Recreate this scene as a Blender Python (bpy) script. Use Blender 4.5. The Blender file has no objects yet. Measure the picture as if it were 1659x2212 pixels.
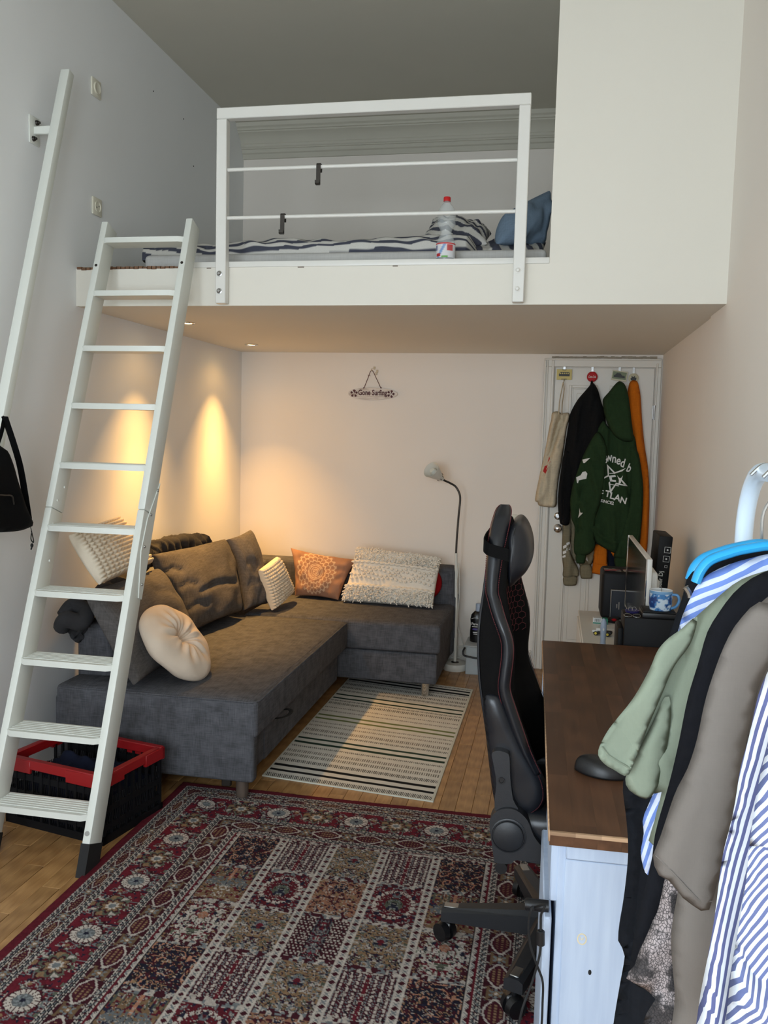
import bpy, bmesh, math, random
import numpy as np
from mathutils import Vector, Matrix
from mathutils.geometry import delaunay_2d_cdt
random.seed(7); RNG = np.random.default_rng(7)
SC = bpy.context.scene
COL = SC.collection

# ------------------------------------------------------------------ camera
FPX, YAW, PITCH, ROLL = 1874.43, -0.1921317, -0.0892468, 0.0252801
CAM = np.array([2.13318, -5.71662, 1.51260])
def _rot(yaw, pitch, roll):
    cy, sy, cp, sp, cr, sr = math.cos(yaw), math.sin(yaw), math.cos(pitch), math.sin(pitch), math.cos(roll), math.sin(roll)
    fwd = np.array([sy*cp, cy*cp, sp]); right = np.array([cy, -sy, 0.]); up = np.cross(right, fwd)
    return right*cr+up*sr, -right*sr+up*cr, fwd
CR, CU, CF = _rot(YAW, PITCH, ROLL)
def at(u, v, x=None, y=None, z=None):
    """photo pixel -> point on the plane x=, y= or z= (metres)"""
    d = CF+CR*(u-829.5)/FPX+CU*(1106-v)/FPX
    i, val = (0, x) if x is not None else (1, y) if y is not None else (2, z)
    return CAM+d*((val-CAM[i])/d[i])
cam_data = bpy.data.cameras.new('camera'); cam = bpy.data.objects.new('camera', cam_data); COL.objects.link(cam)
cam_data.sensor_fit = 'VERTICAL'; cam_data.sensor_height = 36.0; cam_data.sensor_width = 27.0
cam_data.lens = FPX/2212*36.0; cam_data.clip_start = 0.05
mw = Matrix.Identity(4)
for i in range(3):
    mw[i][0], mw[i][1], mw[i][2], mw[i][3] = CR[i], CU[i], -CF[i], CAM[i]
cam.matrix_world = mw
SC.camera = cam

# ------------------------------------------------------------------ world, daylight, exposure
SC.view_settings.view_transform = 'Standard'; SC.view_settings.look = 'None'
SC.view_settings.gamma = 1.0; SC.view_settings.use_curve_mapping = False
SC.view_settings.exposure = 0.0
world = bpy.data.worlds.new('sky'); SC.world = world; world.use_nodes = True
_bg = world.node_tree.nodes['Background']; _bg.inputs[0].default_value = (0.72, 0.85, 1.0, 1); _bg.inputs[1].default_value = 1.0
ROOM_W, ROOM_H, ROOM_D, LOFT_Z, LOFT_Y = 2.767, 3.516, 6.9, 2.05, -2.10
WIN = [(0.25, 1.20, 0.75, 2.45), (1.45, 2.45, 0.75, 2.45)]          # x0, x1, z0, z1 of the windows behind the camera
for k, (x0, x1, z0, z1) in enumerate(WIN):
    ld = bpy.data.lights.new('window_daylight', 'AREA'); ld.shape = 'RECTANGLE'; ld.size = x1-x0; ld.size_y = z1-z0
    ld.energy = 60.0; ld.color = (0.80, 0.91, 1.0)
    lo = bpy.data.objects.new('window_daylight', ld); COL.objects.link(lo)
    lo.location = ((x0+x1)/2, -ROOM_D-0.02, (z0+z1)/2); lo.rotation_euler = (math.radians(90), 0, 0)

# ------------------------------------------------------------------ materials
def lin(c):
    return tuple(((v/255)/12.92 if v/255 <= 0.04045 else ((v/255+0.055)/1.055)**2.4) for v in c[:3])
MATS = {}
class N:
    """small node-tree writer"""
    def __init__(s, name):
        s.m = bpy.data.materials.new(name); s.m.use_nodes = True; s.t = s.m.node_tree
        s.b = s.t.nodes['Principled BSDF']
    def n(s, typ, **kw):
        nd = s.t.nodes.new(typ)
        for k, v in kw.items():
            if k.startswith('i_'):
                nd.inputs[k[2:].replace('_', ' ')].default_value = v
            else: setattr(nd, k, v)
        return nd
    def l(s, a, b): s.t.links.new(a, b)
    def mix(s, fac, a, b, mode='MIX'):
        nd = s.n('ShaderNodeMix', data_type='RGBA', blend_type=mode)
        for sock, v in ((nd.inputs[0], fac), (nd.inputs[6], a), (nd.inputs[7], b)):
            if hasattr(v, 'is_linked'): s.l(v, sock)
            elif isinstance(v, (int, float)): sock.default_value = v
            else: sock.default_value = (*v[:3], 1)
        return nd.outputs[2]
    def ramp(s, fac, stops, interp='LINEAR'):
        nd = s.n('ShaderNodeValToRGB'); nd.color_ramp.interpolation = interp
        el = nd.color_ramp.elements
        while len(el) < len(stops): el.new(0.5)
        for e, (p, c) in zip(el, stops): e.position = p; e.color = (*c[:3], 1)
        s.l(fac, nd.inputs[0]); return nd.outputs[0]
    def coord(s, kind='Object', scale=(1, 1, 1), rot=(0, 0, 0)):
        tc = s.n('ShaderNodeTexCoord'); mp = s.n('ShaderNodeMapping'); mp.inputs[3].default_value = scale; mp.inputs[2].default_value = rot
        s.l(tc.outputs[kind], mp.inputs[0]); return mp.outputs[0]
    def noise(s, vec, scale, detail=3, rough=0.5):
        nd = s.n('ShaderNodeTexNoise'); nd.inputs['Scale'].default_value = scale; nd.inputs['Detail'].default_value = detail; nd.inputs['Roughness'].default_value = rough
        if vec is not None: s.l(vec, nd.inputs['Vector'])
        return nd.outputs[0]
    def bump(s, h, strength, dist=0.01):
        nd = s.n('ShaderNodeBump'); nd.inputs['Strength'].default_value = strength; nd.inputs['Distance'].default_value = dist
        s.l(h, nd.inputs['Height']); s.l(nd.outputs[0], s.b.inputs['Normal'])
    def base(s, v):
        if hasattr(v, 'is_linked'): s.l(v, s.b.inputs['Base Color'])
        else: s.b.inputs['Base Color'].default_value = (*v[:3], 1)
    def fin(s, rough=0.5, metal=0.0, spec=0.5, **kw):
        s.b.inputs['Roughness'].default_value = rough; s.b.inputs['Metallic'].default_value = metal
        s.b.inputs['Specular IOR Level'].default_value = spec
        for k, v in kw.items(): s.b.inputs[k.replace('_', ' ')].default_value = v
        MATS[s.m.name] = s.m; return s.m
def plain(name, rgb, rough=0.5, metal=0.0, spec=0.5, var=0.06, scale=9, bump=0.0, bscale=120, **kw):
    """one colour with soft procedural variation and optional fine relief"""
    a = N(name); c = lin(rgb); co = a.coord()
    a.base(a.mix(a.noise(co, scale), [x*(1-var) for x in c], [min(1, x*(1+var)) for x in c]))
    if bump: a.bump(a.noise(co, bscale, 4), bump, 0.002)
    return a.fin(rough, metal, spec, **kw)
def fabric(name, rgb, weave=420, var=0.28, bump=0.25, rough=0.95, big=0.10):
    """woven cloth: crossing stretched noises"""
    a = N(name); c = lin(rgb)
    n1 = a.noise(a.coord(scale=(weave, weave*.06, weave*.06)), 1, 2); n2 = a.noise(a.coord(scale=(weave*.06, weave, weave*.06)), 1, 2)
    n3 = a.noise(a.coord(scale=(weave*.06, weave*.06, weave)), 1, 2)
    m = a.n('ShaderNodeMath', operation='ADD'); a.l(n1, m.inputs[0]); a.l(n2, m.inputs[1])
    m2 = a.n('ShaderNodeMath', operation='ADD'); a.l(m.outputs[0], m2.inputs[0]); a.l(n3, m2.inputs[1])
    m3 = a.n('ShaderNodeMapRange'); m3.inputs[1].default_value = 1.15; m3.inputs[2].default_value = 1.85; a.l(m2.outputs[0], m3.inputs[0])
    col = a.mix(m3.outputs[0], [x*(1-var) for x in c], [min(1, x*(1+var)) for x in c])
    col = a.mix(a.noise(a.coord(), 6, 3), a.mix(1.0, col, (1-big,)*3, 'MULTIPLY'), a.mix(1.0, col, (1+big,)*3, 'MULTIPLY'))
    a.base(col)
    if bump: a.bump(m3.outputs[0], bump, 0.0015)
    return a.fin(rough, 0, 0.2)
def attr_mat(name, rough=0.9, bump=0.3, bscale=500, spec=0.2, var=0.12):
    a = N(name); at_ = a.n('ShaderNodeAttribute'); at_.attribute_name = 'Col'
    n = a.noise(a.coord(), bscale, 2)
    a.base(a.mix(n, a.mix(1.0, at_.outputs[0], (1-var,)*3, 'MULTIPLY'), a.mix(1.0, at_.outputs[0], (1+var,)*3, 'MULTIPLY')))
    if bump: a.bump(n, bump, 0.002)
    return a.fin(rough, 0, spec)
def emit(name, rgb, strength):
    a = N(name); a.base(lin(rgb)); a.b.inputs['Emission Color'].default_value = (*lin(rgb), 1); a.b.inputs['Emission Strength'].default_value = strength
    return a.fin(0.4)

# ------------------------------------------------------------------ geometry helpers (all take world metres)
class Geo:
    def __init__(s): s.v = []; s.f = []; s.c = None
    def add(s, v, f, M=None):
        o = len(s.v)
        if M is not None: v = [tuple(M @ Vector(p)) for p in v]
        s.v += [tuple(p) for p in v]; s.f += [tuple(i+o for i in q) for q in f]; return s
    def box(s, lo, hi, r=0.0, seg=2, M=None):
        lo = np.array(lo, float); hi = np.array(hi, float)
        bm = bmesh.new(); bmesh.ops.create_cube(bm, size=1.0)
        c = (lo+hi)/2; d = hi-lo
        for v in bm.verts: v.co = Vector((c[0]+v.co.x*d[0], c[1]+v.co.y*d[1], c[2]+v.co.z*d[2]))
        if r > 0:
            r = min(r, 0.49*min(abs(d)))
            bmesh.ops.bevel(bm, geom=bm.edges[:], offset=r, offset_type='OFFSET', segments=seg, profile=0.5, affect='EDGES')
        bm.verts.index_update(); s.add([v.co[:] for v in bm.verts], [[v.index for v in f.verts] for f in bm.faces], M); bm.free(); return s
    def obox(s, c, ax, ay, az, size, r=0.0, seg=2):
        M = Matrix(((ax[0], ay[0], az[0], c[0]), (ax[1], ay[1], az[1], c[1]), (ax[2], ay[2], az[2], c[2]), (0, 0, 0, 1)))
        h = [x/2 for x in size]; return s.box([-x for x in h], h, r, seg, M)
    def tube(s, path, r, n=10, caps=True, flat=None):
        P = [Vector(p) for p in path]; m = len(P); rs = r if hasattr(r, '__len__') else [r]*m
        T = [((P[min(i+1, m-1)]-P[max(i-1, 0)]).normalized()) for i in range(m)]
        ref = Vector((0, 0, 1)) if abs(T[0].z) < 0.9 else Vector((1, 0, 0))
        a = T[0].cross(ref).normalized(); o = len(s.v)
        for i in range(m):
            a = (a-T[i]*a.dot(T[i])); a = a.normalized() if a.length > 1e-6 else T[i].orthogonal().normalized()
            b = T[i].cross(a)
            for k in range(n):
                t = 2*math.pi*k/n; fx = flat if flat else 1.0
                s.v.append(tuple(P[i]+a*math.cos(t)*rs[i]+b*math.sin(t)*rs[i]*fx))
        for i in range(m-1):
            for k in range(n):
                k2 = (k+1) % n; s.f.append((o+i*n+k, o+i*n+k2, o+(i+1)*n+k2, o+(i+1)*n+k))
        if caps:
            s.f.append(tuple(o+k for k in reversed(range(n)))); s.f.append(tuple(o+(m-1)*n+k for k in range(n)))
        return s
    def cyl(s, p0, p1, r0, r1=None, n=20): return s.tube([p0, p1], [r0, r0 if r1 is None else r1], n)
    def lathe(s, prof, n=28, M=None, cap=True):
        """prof: (radius, height) pairs about local z"""
        v = []; f = []; m = len(prof)
        for r, z in prof:
            for k in range(n):
                t = 2*math.pi*k/n; v.append((r*math.cos(t), r*math.sin(t), z))
        for i in range(m-1):
            for k in range(n):
                k2 = (k+1) % n; f.append((i*n+k, i*n+k2, (i+1)*n+k2, (i+1)*n+k))
        if cap:
            f.append(tuple(reversed(range(n)))); f.append(tuple((m-1)*n+k for k in range(n)))
        return s.add(v, f, M)
    def prism(s, poly, d):
        """polygon of 3-D points pushed along vector d"""
        n = len(poly); a = [tuple(p) for p in poly]; b = [tuple(np.array(p)+np.array(d)) for p in poly]
        f = [tuple(range(n)), tuple(range(2*n-1, n-1, -1))]+[((i+1) % n, i, n+i, n+(i+1) % n) for i in range(n)]
        return s.add(a+b, f)
    def grid(s, P, close_u=False):
        """P: array (nu, nv, 3)"""
        nu, nv = P.shape[:2]; o = len(s.v); s.v += [tuple(p) for p in P.reshape(-1, 3)]
        for i in range(nu if close_u else nu-1):
            i2 = (i+1) % nu
            for j in range(nv-1): s.f.append((o+i*nv+j, o+i2*nv+j, o+i2*nv+j+1, o+i*nv+j+1))
        return s
    def ball(s, c, r, n=10, sc=(1, 1, 1)):
        m = n//2+1; prof = [(max(1e-4, math.sin(math.pi*i/m))*r, -math.cos(math.pi*i/m)*r) for i in range(m+1)]
        return s.lathe(prof, n, Matrix.Translation(Vector(c)) @ Matrix.Diagonal((*sc, 1)))
def wloc(o):
    p = Vector((0, 0, 0))
    while o is not None: p = p+o.location; o = o.parent
    return p
def build(name, g, mat, parent=None, sharp=40, smooth=True, origin=None, colors=None):
    me = bpy.data.meshes.new(name)
    V = np.array(g.v, float)
    if parent is None:
        O = np.array(origin) if origin is not None else np.array([(V[:, 0].min()+V[:, 0].max())/2, (V[:, 1].min()+V[:, 1].max())/2, V[:, 2].min()])
        rel = O
    else:
        O = np.array(wloc(parent)); rel = np.zeros(3)
    me.from_pydata((V-O).tolist(), [], g.f); me.update()
    bm = bmesh.new(); bm.from_mesh(me); bmesh.ops.recalc_face_normals(bm, faces=bm.faces[:]); bm.to_mesh(me); bm.free()
    if smooth:
        me.shade_smooth()
        if sharp and sharp < 180: me.set_sharp_from_angle(angle=math.radians(sharp))
    if colors is not None:
        ca = me.color_attributes.new('Col', 'FLOAT_COLOR', 'POINT')
        cc = np.ones((len(V), 4), np.float32); cc[:, :3] = colors; ca.data.foreach_set('color', cc.ravel())
    me.materials.append(MATS[mat] if isinstance(mat, str) else mat)
    o = bpy.data.objects.new(name, me); o.location = rel; o.parent = parent; COL.objects.link(o); return o
def tag(o, label, cat, group=None):
    o['label'] = label; o['category'] = cat
    if group: o['group'] = group
    return o
def thing(name, loc, label, cat, group=None):
    o = bpy.data.objects.new(name, None); o.empty_display_size = 0.05; o.location = Vector(loc); COL.objects.link(o)
    return tag(o, label, cat, group)
def struct(o): o['kind'] = 'structure'; return o
def copy_part(o, parent, loc):
    c = o.copy(); c.parent = parent; c.location = loc; COL.objects.link(c); return c
def lerp(a, b, t): return np.array(a)*(1-t)+np.array(b)*t
def smooth_path(pts, n=8, closed=False):
    """Catmull-Rom through points"""
    P = [np.array(p, float) for p in pts]; out = []; m = len(P)
    rng = range(m) if closed else range(m-1)
    for i in rng:
        p0 = P[(i-1) % m] if (closed or i > 0) else P[0]; p1 = P[i]; p2 = P[(i+1) % m]; p3 = P[(i+2) % m] if (closed or i+2 < m) else P[m-1]
        for k in range(n):
            t = k/n; out.append(0.5*((2*p1)+(-p0+p2)*t+(2*p0-5*p1+4*p2-p3)*t*t+(-p0+3*p1-3*p2+p3)*t**3))
    if not closed: out.append(P[-1])
    return out
_lat = RNG.random((64, 64, 64)).astype(np.float32)
def vnoise(x, y, z=0.0):
    x = np.asarray(x, float); y = np.asarray(y, float); z = np.zeros_like(x)+z
    xi, yi, zi = np.floor(x).astype(int), np.floor(y).astype(int), np.floor(z).astype(int)
    fx, fy, fz = x-xi, y-yi, z-zi; fx = fx*fx*(3-2*fx); fy = fy*fy*(3-2*fy); fz = fz*fz*(3-2*fz)
    g = lambda a, b, c: _lat[(xi+a) & 63, (yi+b) & 63, (zi+c) & 63]
    r = 0
    for a in (0, 1):
        for b in (0, 1):
            for c in (0, 1): r = r+g(a, b, c)*(fx if a else 1-fx)*(fy if b else 1-fy)*(fz if c else 1-fz)
    return r*2-1
def seg_dist(px, pz, poly, closed=True):
    d = np.full(px.shape, 1e9); n = len(poly)
    for i in range(n if closed else n-1):
        a = poly[i]; b = poly[(i+1) % n]; ab = b-a; L = max(1e-12, ab@ab)
        t = np.clip(((px-a[0])*ab[0]+(pz-a[1])*ab[1])/L, 0, 1)
        d = np.minimum(d, np.hypot(px-a[0]-t*ab[0], pz-a[1]-t*ab[1]))
    return d
def inside(px, pz, poly):
    r = np.zeros(px.shape, bool); n = len(poly)
    for i in range(n):
        a = poly[i]; b = poly[(i+1) % n]
        if a[1] == b[1]: continue
        c = (a[1] > pz) != (b[1] > pz); r ^= c & (px < (b[0]-a[0])*(pz-a[1])/(b[1]-a[1])+a[0])
    return r
class Puff:
    """soft solid grown from an outline in an upright plane: real thickness, folds and a rounded rim"""
    def __init__(s, outline, thick, rim, h=0.012, back=0.5, folds=None, creases=(), org=(0, 0, 0), ax=(1, 0, 0), az=(0, 0, 1), smooth=4, bottom=None):
        s.org = np.array(org, float); s.ax = np.array(ax, float); s.az = np.array(az, float); s.nn = np.cross(s.az, s.ax); s.nn /= np.linalg.norm(s.nn)
        if s.nn @ (CAM-s.org) < 0: s.nn = -s.nn
        P = np.array(smooth_path(outline, smooth, True) if smooth > 1 else outline, float)
        # even spacing
        seg = np.linalg.norm(np.roll(P, -1, 0)-P, axis=1); cum = np.r_[0, np.cumsum(seg)]; m = max(12, int(cum[-1]/h))
        Q = np.vstack([P, P[:1]]); tt = np.linspace(0, cum[-1], m, endpoint=False)
        B = np.stack([np.interp(tt, cum, Q[:, 0]), np.interp(tt, cum, Q[:, 1])], 1); s.B = B
        lo, hi = B.min(0), B.max(0)
        gx, gz = np.meshgrid(np.arange(lo[0], hi[0], h), np.arange(lo[1], hi[1], h*0.9)); gx = gx+(np.arange(gx.shape[0]) % 2)[:, None]*h*0.5
        gx, gz = gx.ravel(), gz.ravel(); ok = inside(gx, gz, B); gx, gz = gx[ok], gz[ok]
        ok = seg_dist(gx, gz, B) > 0.55*h; gx, gz = gx[ok], gz[ok]
        pts = [Vector(p) for p in B]+[Vector((a, b)) for a, b in zip(gx, gz)]
        vs, es, fs, ov, oe, of = delaunay_2d_cdt(pts, [(i, (i+1) % m) for i in range(m)], [], 0, 1e-6)
        cxz = np.array([[sum(vs[i][0] for i in f)/3, sum(vs[i][1] for i in f)/3] for f in fs]); keep = inside(cxz[:, 0], cxz[:, 1], B); fs = [f for f, k_ in zip(fs, keep) if k_]
        V = np.array([v[:] for v in vs]); s.V = V
        d = seg_dist(V[:, 0], V[:, 1], B); t = np.clip(d/rim, 0, 1); prof = np.sqrt(np.clip(1-(1-t)**2, 0, 1)); s.prof = prof
        fd = np.zeros(len(V))
        if folds is not None: fd = fd+folds(V[:, 0], V[:, 1])
        for cr in creases:
            pl = np.array(smooth_path(cr[0], 5), float); dd = seg_dist(V[:, 0], V[:, 1], pl, False); fd = fd+cr[1]*np.exp(-(dd/cr[2])**2)
        edge = d < 1e-5
        s.front = np.where(edge, 0.0, thick*prof+fd*np.clip(d/(0.6*rim), 0, 1)); bk = np.where(edge, 0.0, -thick*back*prof)
        n = len(V); idx = np.arange(n); bidx = np.where(edge, idx, 0); k = n; add = []
        for i in range(n):
            if not edge[i]: bidx[i] = k; add.append(i); k += 1
        s.g = Geo(); W3 = lambda vv, off: s.org+vv[:, :1]*s.ax+vv[:, 1:2]*s.az+off[:, None]*s.nn
        F3 = W3(V, s.front); B3 = W3(V[add], bk[add]) if add else np.zeros((0, 3))
        s.P3 = np.vstack([F3, B3]); s.uv = np.vstack([V, V[add]])
        s.g.v = [tuple(p) for p in s.P3]
        s.g.f = [tuple(f) for f in fs]+[tuple(int(bidx[i]) for i in reversed(f)) for f in fs if not all(edge[i] for i in f)]
    def surf(s, a, b, lift=0.003):
        """points on the front skin"""
        a = np.atleast_1d(a); b = np.atleast_1d(b); out = []
        for x, z in zip(a, b):
            dd = (s.V[:, 0]-x)**2+(s.V[:, 1]-z)**2; k = np.argsort(dd)[:4]; w = 1/(dd[k]+1e-6); fr = (s.front[k]*w).sum()/w.sum()
            out.append(s.org+x*s.ax+z*s.az+(fr+lift)*s.nn)
        return out
def upx(pts, y):
    """pixel outline -> (x, z) pairs on the plane y"""
    r = [at(u, v, y=y) for u, v in pts]; return [np.array([p[0], p[2]]) for p in r]
def zo(pts, ox, oy, k): return [(ox+k*a, oy+k*b) for a, b in pts]
def decal(name, puff, polys, mat, parent, lift=0.002, thick=0.0015, sub=0.02):
    """thin print lying on a puff's skin; polys in that puff's (a, b) plane"""
    g = Geo()
    for poly in polys:
        P = []
        m = len(poly)
        for i in range(m):
            a = np.array(poly[i], float); b = np.array(poly[(i+1) % m], float); k = max(1, int(np.linalg.norm(b-a)/sub))
            P += [a+(b-a)*j/k for j in range(k)]
        A = np.array(P); lo, hi = A.min(0), A.max(0); gx, gz = np.meshgrid(np.arange(lo[0]+sub/2, hi[0], sub), np.arange(lo[1]+sub/2, hi[1], sub)); gx, gz = gx.ravel(), gz.ravel()
        ok = inside(gx, gz, A); gx, gz = gx[ok], gz[ok]
        if len(gx): ok = seg_dist(gx, gz, A) > 0.3*sub; gx, gz = gx[ok], gz[ok]
        vs, es, fs, _, _, _ = delaunay_2d_cdt([Vector(p) for p in P]+[Vector((a, b)) for a, b in zip(gx, gz)], [(i, (i+1) % len(P)) for i in range(len(P))], [], 1, 1e-7)
        W = puff.surf([v[0] for v in vs], [v[1] for v in vs], lift)
        g.add(W, [tuple(f) for f in fs])
    return build(name, g, mat, parent, sharp=180)
def text_polys(txt, size, bold=0.0, shear=0.0, spacing=1.0):
    """flat glyph triangles (list of 3-point polys) of the built-in font, width-normalised to metres"""
    cu = bpy.data.curves.new('lettering', 'FONT'); cu.body = txt; cu.size = size; cu.offset = bold; cu.shear = shear; cu.space_character = spacing; cu.resolution_u = 3
    ob = bpy.data.objects.new('lettering', cu); COL.objects.link(ob); dg = bpy.context.evaluated_depsgraph_get(); dg.update()
    me = bpy.data.meshes.new_from_object(ob.evaluated_get(dg)); me.calc_loop_triangles()
    V = np.array([v.co[:2] for v in me.vertices]); T = [tuple(t.vertices) for t in me.loop_triangles]
    bpy.data.objects.remove(ob); bpy.data.curves.remove(cu); bpy.data.meshes.remove(me); return V, T
def lettering(name, txt, mat, parent, fmap, size, width=None, bold=0.0, shear=0.0, spacing=1.0):
    """text mesh; fmap maps (a, b) centred text coordinates to a world point"""
    V, T = text_polys(txt, size, bold, shear, spacing)
    V = V-(V.min(0)+V.max(0))/2
    if width: V[:, 0] *= width/(V[:, 0].max()-V[:, 0].min())
    g = Geo(); g.add([fmap(a, b) for a, b in V], T); return build(name, g, mat, parent, sharp=180)
def pillow(name, corners, thick, mat, parent=None, n=28, pinch=0.06, power=0.5, bulge=1.0, back=1.0, wr=0.006, wfreq=7, disp=None, colors=None, seed=0.0, edge=0.0, toward=None):
    """cushion from its four corners (3-D, in order round the cushion)"""
    c = [np.array(p, float) for p in corners]
    u = np.linspace(-1, 1, n); U, Vv = np.meshgrid(u, u, indexing='ij')
    # denser towards the rim
    U = np.sin(U*math.pi/2); Vv = np.sin(Vv*math.pi/2)
    pu = U*(1-pinch*(1-Vv**2)*np.abs(U)**3); pv = Vv*(1-pinch*(1-U**2)*np.abs(Vv)**3)
    a = (pu+1)/2; b = (pv+1)/2
    P = (c[0]*((1-a)*(1-b))[..., None]+c[1]*(a*(1-b))[..., None]+c[2]*(a*b)[..., None]+c[3]*((1-a)*b)[..., None])
    nrm = np.cross(c[1]-c[0]+c[2]-c[3], c[3]-c[0]+c[2]-c[1]); nrm = nrm/np.linalg.norm(nrm)
    tw = CAM if toward is None else np.array(toward)
    if nrm @ (tw-sum(c)/4) < 0: nrm = -nrm
    T = np.clip((1-U**2)*(1-Vv**2), 0, 1)**power
    wn = vnoise(U*wfreq*.5+seed*3.1, Vv*wfreq*.5+seed*1.7, seed)*wr+vnoise(U*wfreq+9, Vv*wfreq*.6, seed+4)*wr*.6
    hf = thick*bulge*T+wn*np.clip(T*3, 0, 1)+edge*np.where(T > 1e-6, 1, 0)
    if disp is not None: hf = hf+disp(U, Vv, T)
    hb = -(thick*back*T)-edge*np.where(T > 1e-6, 1, 0)
    g = Geo(); g.grid(P+hf[..., None]*nrm); g.grid((P+hb[..., None]*nrm)[::-1])
    # weld the rim
    me_v = np.array(g.v); key = {}; remap = []; newv = []
    for p in np.round(me_v, 6).tolist():
        k = tuple(p)
        if k not in key: key[k] = len(newv); newv.append(k)
        remap.append(key[k])
    g.v = newv; g.f = [tuple(remap[i] for i in f) for f in g.f]; g.f = [f for f in g.f if len(set(f)) >= 3]
    g.f = [tuple(dict.fromkeys(f)) for f in g.f]
    col = None
    if colors is not None:
        cf = colors(U, Vv); cb = colors(U[::-1], Vv[::-1]); allc = np.vstack([cf.reshape(-1, 3), cb.reshape(-1, 3)]); col = np.zeros((len(newv), 3)); col[np.array(remap)] = allc
    o = build(name, g, mat, parent, sharp=180, colors=col); return o

# ================================================================== the room
plain('wall_paint', (240, 241, 241), 0.85, var=0.02, scale=2.5, bump=0.10, bscale=90, spec=0.25)
plain('wall_paint_warm', (242, 234, 224), 0.85, var=0.02, scale=2.5, bump=0.10, bscale=90, spec=0.25)
plain('loft_paint', (231, 226, 214), 0.7, var=0.015, scale=2, bump=0.05, bscale=70, spec=0.3)
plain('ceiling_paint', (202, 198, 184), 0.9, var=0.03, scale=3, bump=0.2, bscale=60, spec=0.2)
plain('gloss_white', (228, 226, 219), 0.35, var=0.02, scale=5, spec=0.5)
plain('door_white', (226, 222, 212), 0.4, var=0.02, scale=5, spec=0.45)
plain('cream_plastic', (225, 221, 203), 0.35, var=0.01)
plain('steel', (170, 170, 168), 0.28, 1.0, var=0.05)
plain('chrome', (205, 205, 205), 0.12, 1.0, var=0.03)
plain('dark_steel', (70, 66, 62), 0.4, 0.8, var=0.08)
plain('black_plastic', (20, 20, 22), 0.42, var=0.1)
plain('black_rubber', (16, 16, 17), 0.75, var=0.1)
plain('chip_brown', (120, 88, 66), 0.9, var=0.3, scale=40)
def wood(name, dark, light, axis=1, rough=0.45, grain=1.0, rnd=0.55):
    """plank wood: stretched grain, tone shifted a little from piece to piece"""
    a = N(name); info = a.n('ShaderNodeObjectInfo')
    sc = [42*grain]*3; sc[axis] = 2.6*grain
    tc = a.n('ShaderNodeTexCoord'); mp = a.n('ShaderNodeMapping'); mp.inputs[3].default_value = sc
    cmb = a.n('ShaderNodeCombineXYZ'); mul = a.n('ShaderNodeMath', operation='MULTIPLY'); mul.inputs[1].default_value = 37.0
    a.l(info.outputs['Random'], mul.inputs[0]); a.l(mul.outputs[0], cmb.inputs[0]); a.l(mul.outputs[0], cmb.inputs[1])
    a.l(cmb.outputs[0], mp.inputs[1]); a.l(tc.outputs['Object'], mp.inputs[0])
    n1 = a.noise(mp.outputs[0], 1.0, 5, 0.6)
    sc2 = [9*grain]*3; sc2[axis] = 0.9*grain; mp2 = a.n('ShaderNodeMapping'); mp2.inputs[3].default_value = sc2; a.l(cmb.outputs[0], mp2.inputs[1]); a.l(tc.outputs['Object'], mp2.inputs[0])
    wv = a.n('ShaderNodeTexWave', wave_type='RINGS'); wv.inputs['Scale'].default_value = 1.6; wv.inputs['Distortion'].default_value = 5; wv.inputs['Detail'].default_value = 3
    a.l(mp2.outputs[0], wv.inputs[0])
    fac = a.n('ShaderNodeMath', operation='MULTIPLY_ADD'); a.l(wv.outputs[1], fac.inputs[0]); fac.inputs[1].default_value = 0.22
    f2 = a.n('ShaderNodeMath', operation='MULTIPLY'); a.l(n1, f2.inputs[0]); f2.inputs[1].default_value = 0.75; a.l(f2.outputs[0], fac.inputs[2])
    col = a.ramp(fac.outputs[0], [(0.12, lin(dark)), (0.75, lin(light))])
    hs = a.n('ShaderNodeMapRange'); hs.inputs[3].default_value = 1-rnd/2; hs.inputs[4].default_value = 1+rnd/2; a.l(info.outputs['Random'], hs.inputs[0])
    hsv = a.n('ShaderNodeHueSaturation'); a.l(hs.outputs[0], hsv.inputs['Value']); a.l(col, hsv.inputs['Color']); a.base(hsv.outputs[0])
    a.bump(n1, 0.08, 0.002); return a.fin(rough, 0, 0.4)
wood('floor_oak', (132, 92, 52), (182, 140, 90), 1, 0.38, 2.0, 0.30)
wood('desk_walnut', (66, 43, 29), (98, 66, 45), 1, 0.36, 1.3, 0.5)

# floor: a base slab with the laminate staves laid on it, one object each
g = Geo().box((-0.12, -ROOM_D-0.12, -0.08), (ROOM_W+0.12, 0.12, -0.004))
floor = struct(build('floor', g, 'floor_oak', origin=(0, 0, 0)))
floor['label'] = 'light oak laminate floor of narrow staves'
SW, NST = 0.0665, 0
protos = []
def stave_cells():
    for (x0, x1, y0, y1) in ((0.0, 0.66, -4.75, -2.2), (0.66, 0.93, -2.42, -2.2), (0.86, 2.76, -2.45, -0.005)):
        nx0, nx1 = int(x0/SW), int(math.ceil(x1/SW))
        for i in range(nx0, nx1):
            xa = i*SW
            if xa+SW > ROOM_W: continue
            off = ((i*0.37) % 1)*0.46; k0 = int((y0-off)/0.46)-1
            for k in range(k0, k0+9):
                ya = off+k*0.46; yb = ya+0.46
                if yb < y0+0.05 or ya > y1-0.02: continue
                yb = min(yb, -0.012)
                if yb-ya < 0.1: continue
                yield xa, ya, yb
seen = set(); mesh_by_len = {}
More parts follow.
